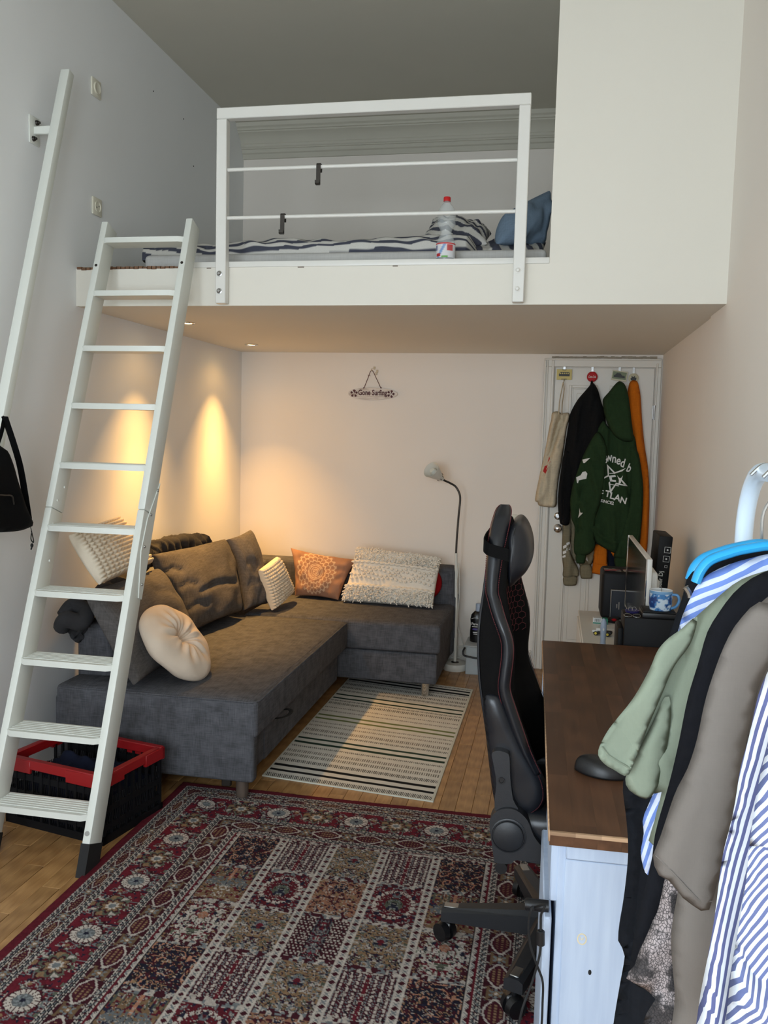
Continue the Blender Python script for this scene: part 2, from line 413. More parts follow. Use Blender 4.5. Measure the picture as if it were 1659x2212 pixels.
for xa, ya, yb in stave_cells():
    kx = (round(xa, 3), round(ya, 3))
    if kx in seen or NST >= 290: continue
    if ya > -0.9 and xa < 1.45: continue
    seen.add(kx); L = round(yb-ya, 3)
    if L not in mesh_by_len:
        gg = Geo().box((0.0005, 0.0005, -0.012), (SW-0.0005, L-0.0005, 0.0), 0.0012, 1)
        o = build('floor_plank', gg, 'floor_oak', floor); mesh_by_len[L] = o; o.location = (xa, ya, 0)
    else: copy_part(mesh_by_len[L], floor, (xa, ya, 0))
    NST += 1

def wall(name, lo, hi, mat): return struct(build(name, Geo().box(lo, hi), mat, smooth=False))
wall('wall_left', (-0.12, -ROOM_D, -0.08), (0, 0.12, ROOM_H+0.1), 'wall_paint')['label'] = 'white painted wall with warm downlight scallops'
wall('wall_back', (0, 0, -0.08), (ROOM_W+0.12, 0.12, ROOM_H+0.1), 'wall_paint_warm')['label'] = 'white wall behind the corner sofa'
# right wall: the near stretch stands a little proud of the far one
g = Geo().box((ROOM_W+0.006, -1.75, -0.08), (ROOM_W+0.12, 0.0, ROOM_H+0.1)); g.box((ROOM_W-0.004, -ROOM_D, -0.08), (ROOM_W+0.12, -1.75, ROOM_H+0.1))
struct(build('wall_right', g, 'wall_paint_warm', smooth=False))['label'] = 'white wall beside the desk'
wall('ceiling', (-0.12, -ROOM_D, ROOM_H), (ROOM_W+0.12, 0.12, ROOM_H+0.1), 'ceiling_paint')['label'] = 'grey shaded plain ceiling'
# window wall behind the camera: piers, sill and lintel around two openings
g = Geo(); xs = [-0.12, WIN[0][0], WIN[0][1], WIN[1][0], WIN[1][1], ROOM_W+0.12]; yf0, yf1 = -ROOM_D-0.25, -ROOM_D
for i in (0, 2, 4): g.box((xs[i], yf0, -0.08), (xs[i+1], yf1, ROOM_H+0.1))
for x0, x1, z0, z1 in WIN: g.box((x0, yf0, -0.08), (x1, yf1, z0)); g.box((x0, yf0, z1), (x1, yf1, ROOM_H+0.1))
struct(build('wall_front', g, 'wall_paint', smooth=False))['label'] = 'window wall behind the viewer'
for k, (x0, x1, z0, z1) in enumerate(WIN):
    g = Geo(); t = 0.05
    g.box((x0, yf1-0.01, z0), (x0+t, yf1+0.02, z1)); g.box((x1-t, yf1-0.01, z0), (x1, yf1+0.02, z1)); g.box((x0, yf1-0.01, z0), (x1, yf1+0.02, z0+t)); g.box((x0, yf1-0.01, z1-t), (x1, yf1+0.02, z1))
    struct(build('window_%d' % (k+1), g, 'gloss_white'))['label'] = 'white window frame behind the viewer'

# loft: platform slab, closed box on its right, ledge board, cornice behind
LT = 2.216; BOXX = 2.080
loft = struct(build('loft_platform', Geo().box((0.0, LOFT_Y, LOFT_Z), (ROOM_W+0.006, 0.0, LT)), 'loft_paint', smooth=False)); loft['label'] = 'white sleeping loft platform with smooth fascia'
struct(build('wall_loft', Geo().box((BOXX, LOFT_Y, LT), (ROOM_W+0.006, 0.0, ROOM_H)), 'loft_paint', smooth=False))['label'] = 'white boxed wall closing off the right of the loft'
build('ledge_board', Geo().box((0.556, LOFT_Y-0.006, LT-0.004), (BOXX, LOFT_Y+0.10, LT+0.02), 0.002), 'gloss_white', loft)
g = Geo()
for k in range(26):
    x = 0.005+k*0.021
    g.box((x, LOFT_Y-0.0015, LT-0.004-0.008*abs(vnoise(k*1.3, 0.5))), (x+0.024, LOFT_Y+0.012, LT+0.003+0.004*RNG.random()))
build('chipped_edge', g, 'chip_brown', loft); g = Geo()
for x, w_ in ((0.62, 0.02), (1.03, 0.028), (1.44, 0.022)): g.box((x, LOFT_Y-0.0008, LT-0.0085), (x+w_, LOFT_Y+0.004, LT-0.004))
build('paint_chip', g, plain('chip_grey', (140, 128, 116), 0.9, var=0.2, scale=40), loft)
# cornice profile (y out from wall, z)
prof = [(0, 3.325), (0.012, 3.325), (0.018, 3.335), (0.022, 3.352), (0.034, 3.358), (0.040, 3.372), (0.040, 3.378), (0.048, 3.380), (0.048, 3.386), (0.056, 3.392), (0.060, 3.404), (0.056, 3.412),
        (0.066, 3.430), (0.090, 3.452), (0.118, 3.464), (0.118, 3.472), (0.128, 3.474), (0.128, 3.486), (0.142, 3.494), (0.150, 3.516), (0, 3.516)]
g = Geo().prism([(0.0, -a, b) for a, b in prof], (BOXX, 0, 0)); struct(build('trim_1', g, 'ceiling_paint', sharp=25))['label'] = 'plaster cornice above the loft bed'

# baseboard on the back wall
g = Geo().box((0, -0.016, 0), (2.035, 0, 0.10), 0.003, 1); g.box((0, -0.011, 0.10), (2.035, 0, 0.118), 0.003, 1)
struct(build('baseboard_back', g, 'door_white'))['label'] = 'white baseboard behind the sofa and lamp'

# door
door = bpy.data.objects.new('door_1', None); COL.objects.link(door); door.location = (2.42, 0, 0); struct(door); door['label'] = 'white panelled door hung with jackets'
DX0, DX1, DZ = 2.115, 2.725, 1.965
def casing(x0, x1, z0, z1):
    g = Geo(); g.box((x0, -0.020, z0), (x1, 0, z1), 0.003, 1); return g
fx0, fx1 = 2.045, 2.767
g = casing(fx0, DX0-0.004, 0, DZ+0.005)
for k, (a, b, d) in enumerate(((0.0, 0.012, 0.030), (0.017, 0.026, 0.027), (0.046, 0.062, 0.026))): g.box((fx0+a, -d, 0), (fx0+b, 0, DZ+0.005+0.04), 0.003, 1)
build('door_frame', g, 'door_white', door)
g = casing(DX1+0.004, fx1-0.002, 0, DZ+0.005); g.box((DX1+0.008, -0.026, 0), (DX1+0.02, 0, DZ+0.03), 0.003, 1); build('door_frame', g, 'door_white', door)
g = casing(fx0, fx1-0.002, DZ+0.005, DZ+0.052); g.box((fx0, -0.028, DZ+0.046), (fx1-0.002, 0, DZ+0.058), 0.003, 1); build('door_frame', g, 'door_white', door)
g = Geo()
for k in range(30): x = 2.09+k*0.0215; g.box((x, -0.006, DZ+0.060+0.002*math.sin(k)), (x+0.023, 0, DZ+0.070+0.006*RNG.random()))
o = build('worn_paint_strip', g, plain('old_paint', (172, 160, 142), 0.9, var=0.25, scale=50), door)
leaf = build('door_leaf', Geo().box((DX0, -0.012, 0.006), (DX1, -0.001, DZ), 0.002, 1), 'door_white', door)
for (px0, px1) in ((2.205, 2.385), (2.455, 2.635)):
    for (pz0, pz1) in ((1.10, 1.855), (0.16, 0.90)):
        g = Geo()
        for k, (ins, w, d) in enumerate(((0.0, 0.018, 0.020), (0.018, 0.010, 0.015))):
            a0, a1, b0, b1 = px0+ins, px1-ins, pz0+ins, pz1-ins
            g.box((a0, -d, b0), (a0+w, -0.011, b1), 0.003, 1); g.box((a1-w, -d, b0), (a1, -0.011, b1), 0.003, 1); g.box((a0+w, -d, b0), (a1-w, -0.011, b0+w), 0.003, 1); g.box((a0+w, -d, b1-w), (a1-w, -0.011, b1), 0.003, 1)
        build('panel_moulding', g, 'door_white', leaf)
        build('door_panel', Geo().box((px0+0.05, -0.017, pz0+0.05), (px1-0.05, -0.011, pz1-0.05), 0.005, 1), 'door_white', leaf)
RY = Matrix.Rotation(math.radians(90), 4, 'X')
def on_door(x, z, y=-0.012): return Matrix.Translation((x, y, z)) @ RY
g = Geo().lathe([(0.026, 0), (0.026, 0.004), (0.022, 0.008), (0.010, 0.010), (0.010, 0.035), (0.020, 0.042), (0.026, 0.052), (0.024, 0.062), (0.012, 0.068), (0.001, 0.069)], 24, on_door(2.172, 0.937))
build('door_knob', g, 'chrome', leaf)
g = Geo().lathe([(0.024, 0), (0.024, 0.004), (0.019, 0.008), (0.012, 0.009), (0.011, 0.004), (0.001, 0.004)], 24, on_door(2.170, 1.015)); build('lock_rosette', g, 'chrome', leaf)
for hz in (1.69, 0.25):
    g = Geo()
    g.cyl((2.733, -0.028, hz-0.045), (2.733, -0.028, hz+0.045), 0.006, n=12); g.box((2.722, -0.024, hz-0.042), (2.745, -0.0115, hz+0.042)); build('hinge', g, 'steel', door)

# light switch, socket, dimmer
def wall_plate(name, uv, label, cat, on_left=True, kind='switch', size=0.08):
    if on_left:
        p = at(*uv, x=0.0); M = Matrix(((0, 0, 1, 0.0), (1, 0, 0, p[1]), (0, 1, 0, p[2]), (0, 0, 0, 1)))
    else:
        p = at(*uv, y=0.0); M = Matrix(((1, 0, 0, p[0]), (0, 0, -1, 0.0), (0, 1, 0, p[2]), (0, 0, 0, 1)))
    t = thing(name, p, label, cat); h = size/2
    build('plate', Geo().box((-h, -h, 0), (h, h, 0.010), 0.004, 2, M), 'cream_plastic', t)
    if kind == 'switch': build('rocker', Geo().lathe([(0.027, 0.010), (0.027, 0.014), (0.024, 0.016), (0.022, 0.0145), (0.001, 0.0145)], 28, M), 'cream_plastic', t)
    else:
        s_ = build('socket_well', Geo().lathe([(0.026, 0.010), (0.026, 0.014), (0.022, 0.014), (0.020, 0.0105), (0.001, 0.0105)], 28, M), 'cream_plastic', t)
        for k in (-1, 1): build('pin_hole', Geo().lathe([(0.0035, 0.0106), (0.0035, 0.0112), (0.0005, 0.0112)], 10, M @ Matrix.Translation((k*0.0095, 0.004*k, 0))), 'black_plastic', s_)
wall_plate('light_switch', (205, 191), 'cream round light switch on the wall high above the ladder', 'switch')
wall_plate('wall_socket', (207, 447), 'cream wall socket just above the top ladder step', 'socket', kind='socket')
wall_plate('dimmer_switch', (1104, 1124), 'cream dimmer switch on the wall behind the gaming chair headrest', 'switch', on_left=False)
g = Geo()
for u, v in ((331, 197), (396, 257), (418, 359)):
    p = at(u, v, x=0); g.tube([(0.0, p[1], p[2]), (0.002, p[1], p[2])], 0.0035, 8)
w = bpy.data.objects['wall_left']
build('screw_hole', g, 'black_rubber', w)

# recessed downlights under the loft
glow = emit('lamp_glow', (255, 224, 160), 30.0)
for k, (x, y) in enumerate(((0.281, -1.538), (0.249, -0.50))):
    t = thing('downlight', (x, y, LOFT_Z), ('round recessed downlight in the loft underside close to the ladder', 'round recessed downlight in the loft underside near the back wall')[k], 'downlight', 'recessed downlights under the loft')
    M = Matrix.Translation((x, y, LOFT_Z)) @ Matrix.Rotation(math.pi, 4, 'X')
    build('trim_ring', Geo().lathe([(0.042, 0), (0.042, 0.003), (0.036, 0.007), (0.030, 0.005), (0.029, 0.0005)], 32, M, cap=False), 'chrome', t)
    build('lamp_lens', Geo().lathe([(0.029, 0.0008), (0.027, 0.003), (0.001, 0.0035)], 28, M, cap=False), glow, t)
    for (ang, blend, e) in ((80, 0.10, 5.0), (80, 1.0, 84.0), (56, 1.0, 100.0), (150, 0.6, 2.4)):
        sd = bpy.data.lights.new('downlight_beam', 'SPOT'); sd.spot_size = math.radians(ang); sd.spot_blend = blend; sd.energy = e; sd.color = (1.0, 0.53, 0.145); sd.shadow_soft_size = 0.022
        so = bpy.data.objects.new('downlight_beam', sd); COL.objects.link(so); so.parent = t; so.location = (0, 0, -0.012)

# ================================================================== ladder
plain('ladder_paint', (222, 224, 216), 0.4, var=0.015, scale=6, spec=0.45)
LT0 = np.array([0.0, -3.16, 0.0]); LT1 = np.array([0.0, -2.195, 2.40])        # front face line in y, z
ld_dir = (LT1-LT0)/np.linalg.norm(LT1-LT0)
def lad_x(z): return 0.607+(0.567-0.607)*(z-0.2)/2.1     # inner edge of the right stile: the ladder leans a little to the left
ladder = thing('loft_ladder', (0.43, -3.12, 0), 'white wooden step ladder leaning against the loft edge', 'ladder')
lean = np.array([(lad_x(2.4)-lad_x(0)), LT1[1]-LT0[1], 2.40]); lean /= np.linalg.norm(lean)
axx = np.array([1.0, 0, 0]); axx = axx-lean*(axx@lean); axx /= np.linalg.norm(axx); ayy = np.cross(lean, axx)      # ayy points back, up the slope normal
def lad_pt(z, xoff, depth):       # point at height z on the stile front line, moved xoff sideways and depth backwards
    t = z/2.40; base = np.array([lad_x(z), LT0[1]+(LT1[1]-LT0[1])*t, z]); return base+axx*xoff+ayy*depth
ST_T, ST_D = 0.029, 0.088; WID = 0.357
def stile_seg(g, xoff, z0, z1, grow=0.0):
    a = lad_pt(z0, xoff, ST_D/2); b = lad_pt(z1, xoff, ST_D/2)
    g.obox((a+b)/2, axx, ayy, lean, (ST_T+grow, ST_D+grow, np.linalg.norm(b-a)), 0.004, 2)
for side, xo in (('r', ST_T/2), ('l', -WID-ST_T/2)):
    for (z0, z1) in ((0.085, 1.205), (1.207, 2.40)):
        g = Geo(); stile_seg(g, xo, z0, z1); stile = build('stile', g, 'ladder_paint', ladder)
    # black foot cap, cut level with the floor
    g = Geo(); c = [lad_pt(0.10, xo+sx*(ST_T/2+0.002), d) for sx, d in ((-1, -0.002), (1, -0.002), (1, ST_D+0.002), (-1, ST_D+0.002))]
    low = [np.array([p[0]-lean[0]*p[2]/lean[2], p[1]-lean[1]*p[2]/lean[2], 0.0]) for p in c]
    g.add([tuple(p) for p in low+c], [(3, 2, 1, 0), (4, 5, 6, 7), (0, 1, 5, 4), (1, 2, 6, 5), (2, 3, 7, 6), (3, 0, 4, 7)]); build('foot_cap', g, 'black_rubber', ladder)
    g = Geo(); p = lad_pt(0.13, xo, 0.0); g.cyl(p-ayy*0.004, p+ayy*0.004, 0.008, n=14); build('bolt', g, 'steel', ladder)
    g = Geo(); p = lad_pt(2.20, xo, 0.0); g.cyl(p-ayy*0.002, p+ayy*0.004, 0.006, n=12); build('screw', g, 'dark_steel', ladder)
for k in range(10):
    z = 2.318-k*0.2365; yf = LT0[1]+(LT1[1]-LT0[1])*z/2.4; x1 = lad_x(z)+0.004; x0 = x1-WID-0.008; lo = (x0, yf-0.010, z-0.024); D = 0.098
    g = Geo(); nose = [(x0, yf-0.002, 0), (x0+0.02, yf-0.016, 0), (x1-0.02, yf-0.016, 0), (x1, yf-0.002, 0), (x1, yf+D, 0), (x0, yf+D, 0)]
    g.prism([(a, b, z-0.024) for a, b, _ in nose], (0, 0, 0.022))
    for j in range(6): g.box((x0+0.006, yf+0.002+j*0.016, z-0.003), (x1-0.006, yf+0.011+j*0.016, z), 0.001, 1)
    build('step', g, 'ladder_paint', ladder)
# hinge plates over the joint on both stiles
for xo, sgn in ((ST_T, 1),):
    g = Geo(); pl = [(1.33, 0.086), (1.18, 0.03), (1.06, 0.02), (0.90, 0.06), (0.90, 0.086), (1.10, 0.086)]
    pts = [lad_pt(z, xo+0.0005*sgn, d) for z, d in pl]; g.prism(pts, axx*0.004*sgn); pl_o = build('joint_plate', g, 'ladder_paint', ladder)
    for z, d in ((1.30, 0.075), (1.20, 0.05), (1.08, 0.04), (0.95, 0.068)):
        g = Geo(); p = lad_pt(z, xo+0.004*sgn, d); g.cyl(p, p+axx*0.004*sgn, 0.006, 0.004, 10); build('bolt', g, 'steel', pl_o)
for z, d in ((1.30, 0.06), (1.24, 0.03), (1.15, 0.03), (1.02, 0.055)):
    g = Geo(); p = lad_pt(z, -WID, d); g.cyl(p, p+axx*0.003, 0.006, 0.004, 10); build('bolt', g, 'ladder_paint', ladder)

# ================================================================== wall handrail beside the ladder
h0 = at(146, 156, x=0.105); h1 = at(4, 900, x=0.105); hd = (h1-h0)/np.linalg.norm(h1-h0); hend = h0+hd*2.3
rail = thing('handrail', (0.06, hend[1], hend[2]), 'long sloping white wooden handrail bar fixed to the wall beside the ladder', 'handrail')
side = np.array([1.0, 0, 0]); nrm = np.cross(hd, side)
g = Geo().obox((h0+hend)/2, side, nrm, hd, (0.040, 0.040, 2.3), 0.004, 2); build('bar', g, 'ladder_paint', rail)
for s_ in (0.27, 1.9):
    p = h0+hd*s_; g = Geo().box((0.0, p[1]-0.035, p[2]-0.055), (0.008, p[1]+0.035, p[2]+0.055), 0.004, 2); g.box((0.006, p[1]-0.008, p[2]-0.016), (0.09, p[1]+0.008, p[2]+0.016), 0.003, 1)
    br = build('bracket', g, 'ladder_paint', rail)
    for dz, dy in ((0.035, 0.012), (-0.035, -0.012)):
        g = Geo().cyl((0.008, p[1]+dy, p[2]+dz), (0.016, p[1]+dy, p[2]+dz), 0.011, 0.009, 12); g.cyl((0.016, p[1]+dy, p[2]+dz), (0.024, p[1]+dy, p[2]+dz), 0.005, n=8); build('bolt', g, 'dark_steel', br)

# black bag hanging from the handrail
plain('bag_black', (9, 9, 10), 0.9, var=0.2, scale=30, bump=0.3, bscale=200, spec=0.12)
bagx = 0.174
def lx(pts, x): r = [at(u, v, x=x) for u, v in pts]; return [np.array([p[1], p[2]]) for p in r]
bag_o = lx([(-70, 1010), (-30, 975), (0, 962), (16, 1000), (30, 1050), (46, 1095), (63, 1128), (60, 1140), (45, 1146), (20, 1149), (-10, 1150), (-60, 1148), (-95, 1100)], bagx)
pf = Puff(bag_o, 0.05, 0.06, 0.016, back=0.9, folds=lambda a, b: 0.008*vnoise(a*22, b*9), org=(bagx, 0, 0), ax=(0, 1, 0))
bag = thing('shoulder_bag', at(0, 1149, x=bagx), 'black soft shoulder bag hanging from the sloping handrail', 'bag')
build('bag_body', pf.g, 'bag_black', bag, sharp=180)
hp = [at(u, v, x=bagx+0.02) for u, v in ((10, 900), (14, 912), (30, 960), (44, 1010), (56, 1080), (62, 1120))]
g = Geo().tube(smooth_path(hp, 4), 0.014, 8, flat=0.25); g.tube(smooth_path([at(u, v, x=bagx+0.01) for u, v in ((10, 900), (4, 930), (-6, 960), (-20, 985))], 4), 0.012, 8, flat=0.3); build('strap', g, 'bag_black', bag)
g = Geo().tube(smooth_path([at(u, v, x=bagx) for u, v in ((62, 1128), (67, 1142), (69, 1152), (72, 1165), (72, 1172), (67, 1165), (68, 1152))], 5), 0.0022, 6)
g.ball(at(69, 1178, x=bagx), 0.006, 8, (1, 1, 1.4)); g.tube([at(70, 1179, x=bagx), at(67, 1187, x=bagx)], 0.003, 6); build('drawcord', g, 'black_rubber', bag)
g = Geo().tube([at(63, 1126, x=bagx+.004), at(68, 1146, x=bagx+.004)], 0.0012, 6); build('cord_ring', g, 'steel', bag)
g = Geo().tube(smooth_path([at(u, v, x=bagx+0.055) for u, v in ((-12, 1068), (12, 1070), (26, 1072), (30, 1090))], 4), 0.003, 6); build('zip', g, 'dark_steel', bag)

# ================================================================== loft railing
RX0, RX1, RZ0, RZ1, RYC = 0.678, 1.985, 2.054, 2.862, -2.1265; RS = 0.046
railing = thing('loft_railing', (1.33, RYC, RZ0), 'white square-tube guard rail with two thin rods on the loft edge', 'railing')
for x in (RX0+RS/2, RX1-RS/2): build('post', Geo().box((x-RS/2, RYC-0.02, RZ0), (x+RS/2, RYC+0.02, RZ1-RS), 0.003, 1), 'gloss_white', railing)
build('top_rail', Geo().box((RX0, RYC-0.02, RZ1-RS), (RX1, RYC+0.02, RZ1), 0.003, 1), 'gloss_white', railing)
for z in (2.612, 2.413): build('rod', Geo().cyl((RX0+RS, RYC, z), (RX1-RS, RYC, z), 0.008, n=12), 'gloss_white', railing)
for x, mt in ((RX0+RS/2-0.004, 'steel'), (RX1-RS/2-0.004, 'gloss_white')):
    for z in (2.178, 2.105):
        M = Matrix.Translation((x, RYC-0.02, z)) @ RY
        build('bolt', Geo().lathe([(0.012, 0), (0.012, 0.002), (0.008, 0.003), (0.008, 0.007), (0.005, 0.010), (0.001, 0.010)], 14, M), mt, railing)
for (u, v0, v1, z, lab) in ((688, 357, 404, 2.612, 'flat dark grey hook hanging on the upper railing rod'), (610, 467, 512, 2.413, 'flat dark grey hook hanging on the lower railing rod')):
    p = at(u, v0, y=RYC-0.012); q = at(u, v1, y=RYC-0.012); L = p[2]-q[2]; x = p[0]
    prof = [(0.012, z-0.02), (0.012, z+0.006), (0.008, z+0.011), (-0.008, z+0.011), (-0.0125, z+0.006), (-0.0125, z-L+0.016), (-0.0135, z-L+0.011), (-0.030, z-L+0.011), (-0.032, z-L+0.014), (-0.032, z-L+0.026)]
    g = Geo(); outer = [(x-0.009, RYC+a, b) for a, b in prof]
    for (a0, b0), (a1, b1) in zip(prof[:-1], prof[1:]):
        d = np.array([a1-a0, b1-b0]); d /= np.linalg.norm(d); nn = np.array([-d[1], d[0]])*0.0013
        g.prism([(x-0.009, RYC+a0+nn[0], b0+nn[1]), (x-0.009, RYC+a1+nn[0], b1+nn[1]), (x-0.009, RYC+a1-nn[0], b1-nn[1]), (x-0.009, RYC+a0-nn[0], b0-nn[1])], (0.018, 0, 0))
    tag(build('rail_hook', g, 'dark_steel'), lab, 'hook', 'hooks on the loft railing')

# ================================================================== bed on the loft
fabric('sheet_grey', (186, 184, 180), 300, 0.06, 0.1)
attr_mat('striped_bedding', 0.95, 0.15, 300)
fabric('pillow_blue', (112, 130, 148), 300, 0.10, 0.1)
mx0, mx1 = 0.255, 2.065
mat_o = Geo().box((mx0, -1.96, LT+0.001), (mx1, -0.9, LT+0.086), 0.022, 3)
tag(build('mattress', mat_o, 'sheet_grey'), 'thin mattress in a grey sheet on the loft floor', 'mattress')
STR_D, STR_L = np.array(lin((74, 76, 88))), np.array(lin((206, 203, 196)))
# duvet: lumpy roll over the mattress
top_px = [(318, 532), (335, 524), (370, 527), (430, 535), (500, 529), (560, 521), (640, 517), (700, 516), (760, 520), (820, 517), (870, 513), (905, 512), (950, 508), (1000, 507), (1040, 512)]
xs_, zs_ = zip(*[(at(u, v, y=-1.72)[0], at(u, v, y=-1.72)[2]) for u, v in top_px])
nx, na = 300, 120; X = np.linspace(min(xs_), max(xs_), nx); ZT = np.interp(X, xs_, zs_); A = np.linspace(0, math.pi, na)
XX, AA = np.meshgrid(X, A, indexing='ij'); HT = (ZT-(LT+0.082))[:, None]
endf = np.clip((XX-X[0])/0.05, 0, 1)**0.5*np.clip((X[-1]-XX)/0.05, 0, 1)**0.5
Yc = -1.54; hw = 0.35+0.02*vnoise(XX*4, AA*0.5)
YY = Yc-np.cos(AA)*hw*(0.3+0.7*endf); ZZ = LT+0.082+HT*endf*np.sin(AA)**0.45*(1+0.10*vnoise(XX*9, AA*2.3, 1.5))+0.010*vnoise(XX*14+AA*2, AA*4, 3.0)*endf
ph = AA*9.0+1.3*vnoise(XX*2.2, AA*0.8, 6.0)+0.9*np.sin(XX*3.1); st = (np.mod(ph/2.0, 1.0) < 0.45)[..., None]
g = Geo().grid(np.stack([XX, YY, ZZ], -1)); g.f.append(tuple(range(na))); g.f.append(tuple((nx-1)*na+k for k in reversed(range(na))))
tag(build('duvet', g, 'striped_bedding', sharp=180, colors=np.where(st, STR_D, STR_L).reshape(-1, 3)), 'crumpled grey and white striped duvet along the loft bed', 'duvet')
def stripes_uv(n=7, ph0=0.0, axis=1, skew=0.3): return lambda U, V: np.where((np.mod(((V if axis else U)+skew*(U if axis else V)+0.05*vnoise(U*3, V*3))*n/2+ph0, 1.0) < 0.45)[..., None], STR_D, STR_L)
P = lambda u, v, y: at(u, v, y=y)
pl = pillow('pillow', [P(905, 527, -1.72), P(1052, 527, -1.66), P(1062, 505, -1.35), P(935, 472, -1.35)], 0.075, 'striped_bedding', n=110, colors=stripes_uv(5, 0.2, 1, 0.35), pinch=0.08, wr=0.012)
tag(pl, 'plump grey and white striped pillow lying on the duvet', 'pillow')
pl = pillow('pillow', [P(1010, 545, -1.75), P(1172, 556, -1.75), P(1180, 524, -1.3), P(1060, 521, -1.3)], 0.035, 'striped_bedding', n=110, colors=stripes_uv(4, 0.6, 0, 0.5), pinch=0.03, wr=0.012)
tag(pl, 'flat grey and white striped pillow under the blue pillow', 'pillow')
pl = pillow('pillow', [P(1074, 528, -1.70), P(1168, 534, -1.45), P(1186, 412, -1.40), P(1092, 462, -1.66)], 0.085, 'pillow_blue', n=36, pinch=-0.02, wr=0.014, wfreq=5, power=0.42)
tag(pl, 'dusty blue pillow propped against the boxed loft wall', 'pillow')

# water bottle on the ledge
a = N('clear_plastic'); a.base((0.72, 0.76, 0.76)); a.b.inputs['Alpha'].default_value = 0.30; a.fin(0.06, 0, 1.0)
plain('bottle_red', (196, 24, 28), 0.4, var=0.03)
bx, by, bz = 1.652, -2.045, LT+0.020
bot = thing('water_bottle', (bx, by, bz), 'clear plastic water bottle with a red cap standing on the loft ledge', 'bottle')
prof = [(0.030, 0), (0.038, 0.004), (0.0395, 0.012), (0.0395, 0.072), (0.037, 0.078), (0.033, 0.090), (0.026, 0.104), (0.0225, 0.114), (0.0225, 0.122), (0.028, 0.134), (0.037, 0.148), (0.038, 0.156), (0.036, 0.164), (0.038, 0.172), (0.038, 0.192), (0.034, 0.208), (0.026, 0.222), (0.016, 0.234), (0.0125, 0.240), (0.0125, 0.246)]
build('bottle_body', Geo().lathe(prof, 28, Matrix.Translation((bx, by, bz))), 'clear_plastic', bot)
build('cap', Geo().lathe([(0.015, 0.243), (0.015, 0.258), (0.013, 0.261), (0.001, 0.261)], 20, Matrix.Translation((bx, by, bz))), 'bottle_red', bot)
attr_mat('label_print', 0.5, 0.0, 100, 0.4, 0.02)
n = 56; th = np.linspace(0, 2*math.pi, n); zz = np.linspace(0.010, 0.070, 30); TH, ZZ = np.meshgrid(th, zz, indexing='ij')
col = np.ones((n, 30, 3))*np.array(lin((214, 214, 216)))
s1 = np.abs((TH-4.4)-(ZZ-0.04)*14) < 0.16; col[s1] = lin((130, 160, 200)); s2 = (np.abs(TH-3.95) < 0.28) & (np.abs(ZZ-0.022) < 0.006); col[s2] = lin((180, 40, 44))
col[(np.abs(TH-4.75) < 0.3) & (ZZ < 0.018)] = lin((110, 170, 90)); col[(np.abs(TH-5.3) < 0.3) & (np.abs(ZZ-0.05) < 0.012)] = lin((190, 80, 80)); col[(ZZ > 0.064)] = lin((200, 60, 60)); col[(np.abs(TH-3.7) < 0.12) & (np.abs(ZZ-0.05) < 0.01)] = lin((40, 60, 120))
g = Geo().grid(np.stack([bx+0.0403*np.cos(TH), by+0.0403*np.sin(TH), bz+ZZ], -1)); build('label', g, 'label_print', bot, sharp=180, colors=col.reshape(-1, 3))

# ================================================================== surf sign
attr_mat('whitewash_board', 0.8, 0.3, 60)
sy = -0.010; sL, sR = at(753, 851, y=sy), at(859, 850, y=sy); scx = (sL[0]+sR[0])/2; scz = (sL[2]+sR[2])/2; hw_, hh_ = (sR[0]-sL[0])/2, 0.041
sign = thing('surf_sign', (scx, 0, scz), 'white wooden surfboard sign reading Gone Surfing hung on the back wall', 'sign')
out = []
for k in range(60):
    t = 2*math.pi*k/60; c, s = math.cos(t), math.sin(t); e = abs(s)**0.8*math.copysign(1, s)
    if c > 0.72: e *= 0.92
    out.append((scx+hw_*(c if c < 0.93 else c+0.0), sy+0.004, scz+hh_*e*(1-0.18*max(0, c))))
a = N('sign_wood'); nz = a.noise(a.coord(scale=(6, 40, 60)), 2, 4); a.base(a.ramp(nz, [(0.28, lin((180, 164, 150))), (0.55, lin((226, 218, 210)))])); a.fin(0.8)
board = build('board', Geo().prism(out, (0, -0.010, 0)), 'sign_wood', sign, sharp=30)
plain('sign_brown', (84, 44, 48), 0.7, var=0.1)
yf = sy-0.0072
lettering('lettering', 'Gone Surfing', 'sign_brown', board, lambda a, b: (scx-0.001+a, yf, scz+0.002+b), 0.050, 0.196, 0.0014)
for fxx, tilt in ((scx-0.128, 0.3), (scx+0.122, 0.0)):
    g = Geo()
    for k in range(5):
        t = tilt+2*math.pi*k/5; pts = [(fxx+math.cos(t)*0.006, yf, scz+math.sin(t)*0.006)]
        for j in range(9):
            s = -1+2*j/8; r = 0.026-0.006*s*s; pts.append((fxx+math.cos(t+s*0.42)*r, yf, scz+math.sin(t+s*0.42)*r))
        g.prism(pts, (0, 0.0006, 0))
    g.tube([(fxx, yf, scz), (fxx+0.012, yf-0.001, scz+0.02)], 0.002, 6); build('flower', g, 'sign_brown', board)
pk = at(803, 800, y=sy); g = Geo(); a1, a2 = at(786, 838, y=sy-0.004), at(823, 838, y=sy-0.004)
g.tube(smooth_path([a1+np.array([0, 0, -0.004]), lerp(a1, pk, 0.5)+np.array([-0.002, 0, 0]), pk, lerp(a2, pk, 0.5)+np.array([0.002, 0, 0]), a2+np.array([0, 0, -0.004])], 6), 0.0022, 6)
g.ball(a1, 0.005, 8); g.ball(a2, 0.005, 8); g.tube([lerp(a1, pk, 0.72)+np.array([-0.012, 0, 0.002]), lerp(a1, pk, 0.72)+np.array([0.006, 0, -0.004])], 0.0015, 5); build('string', g, 'sign_brown', sign)
plain('adhesive_hook', (206, 190, 160), 0.5, var=0.1)
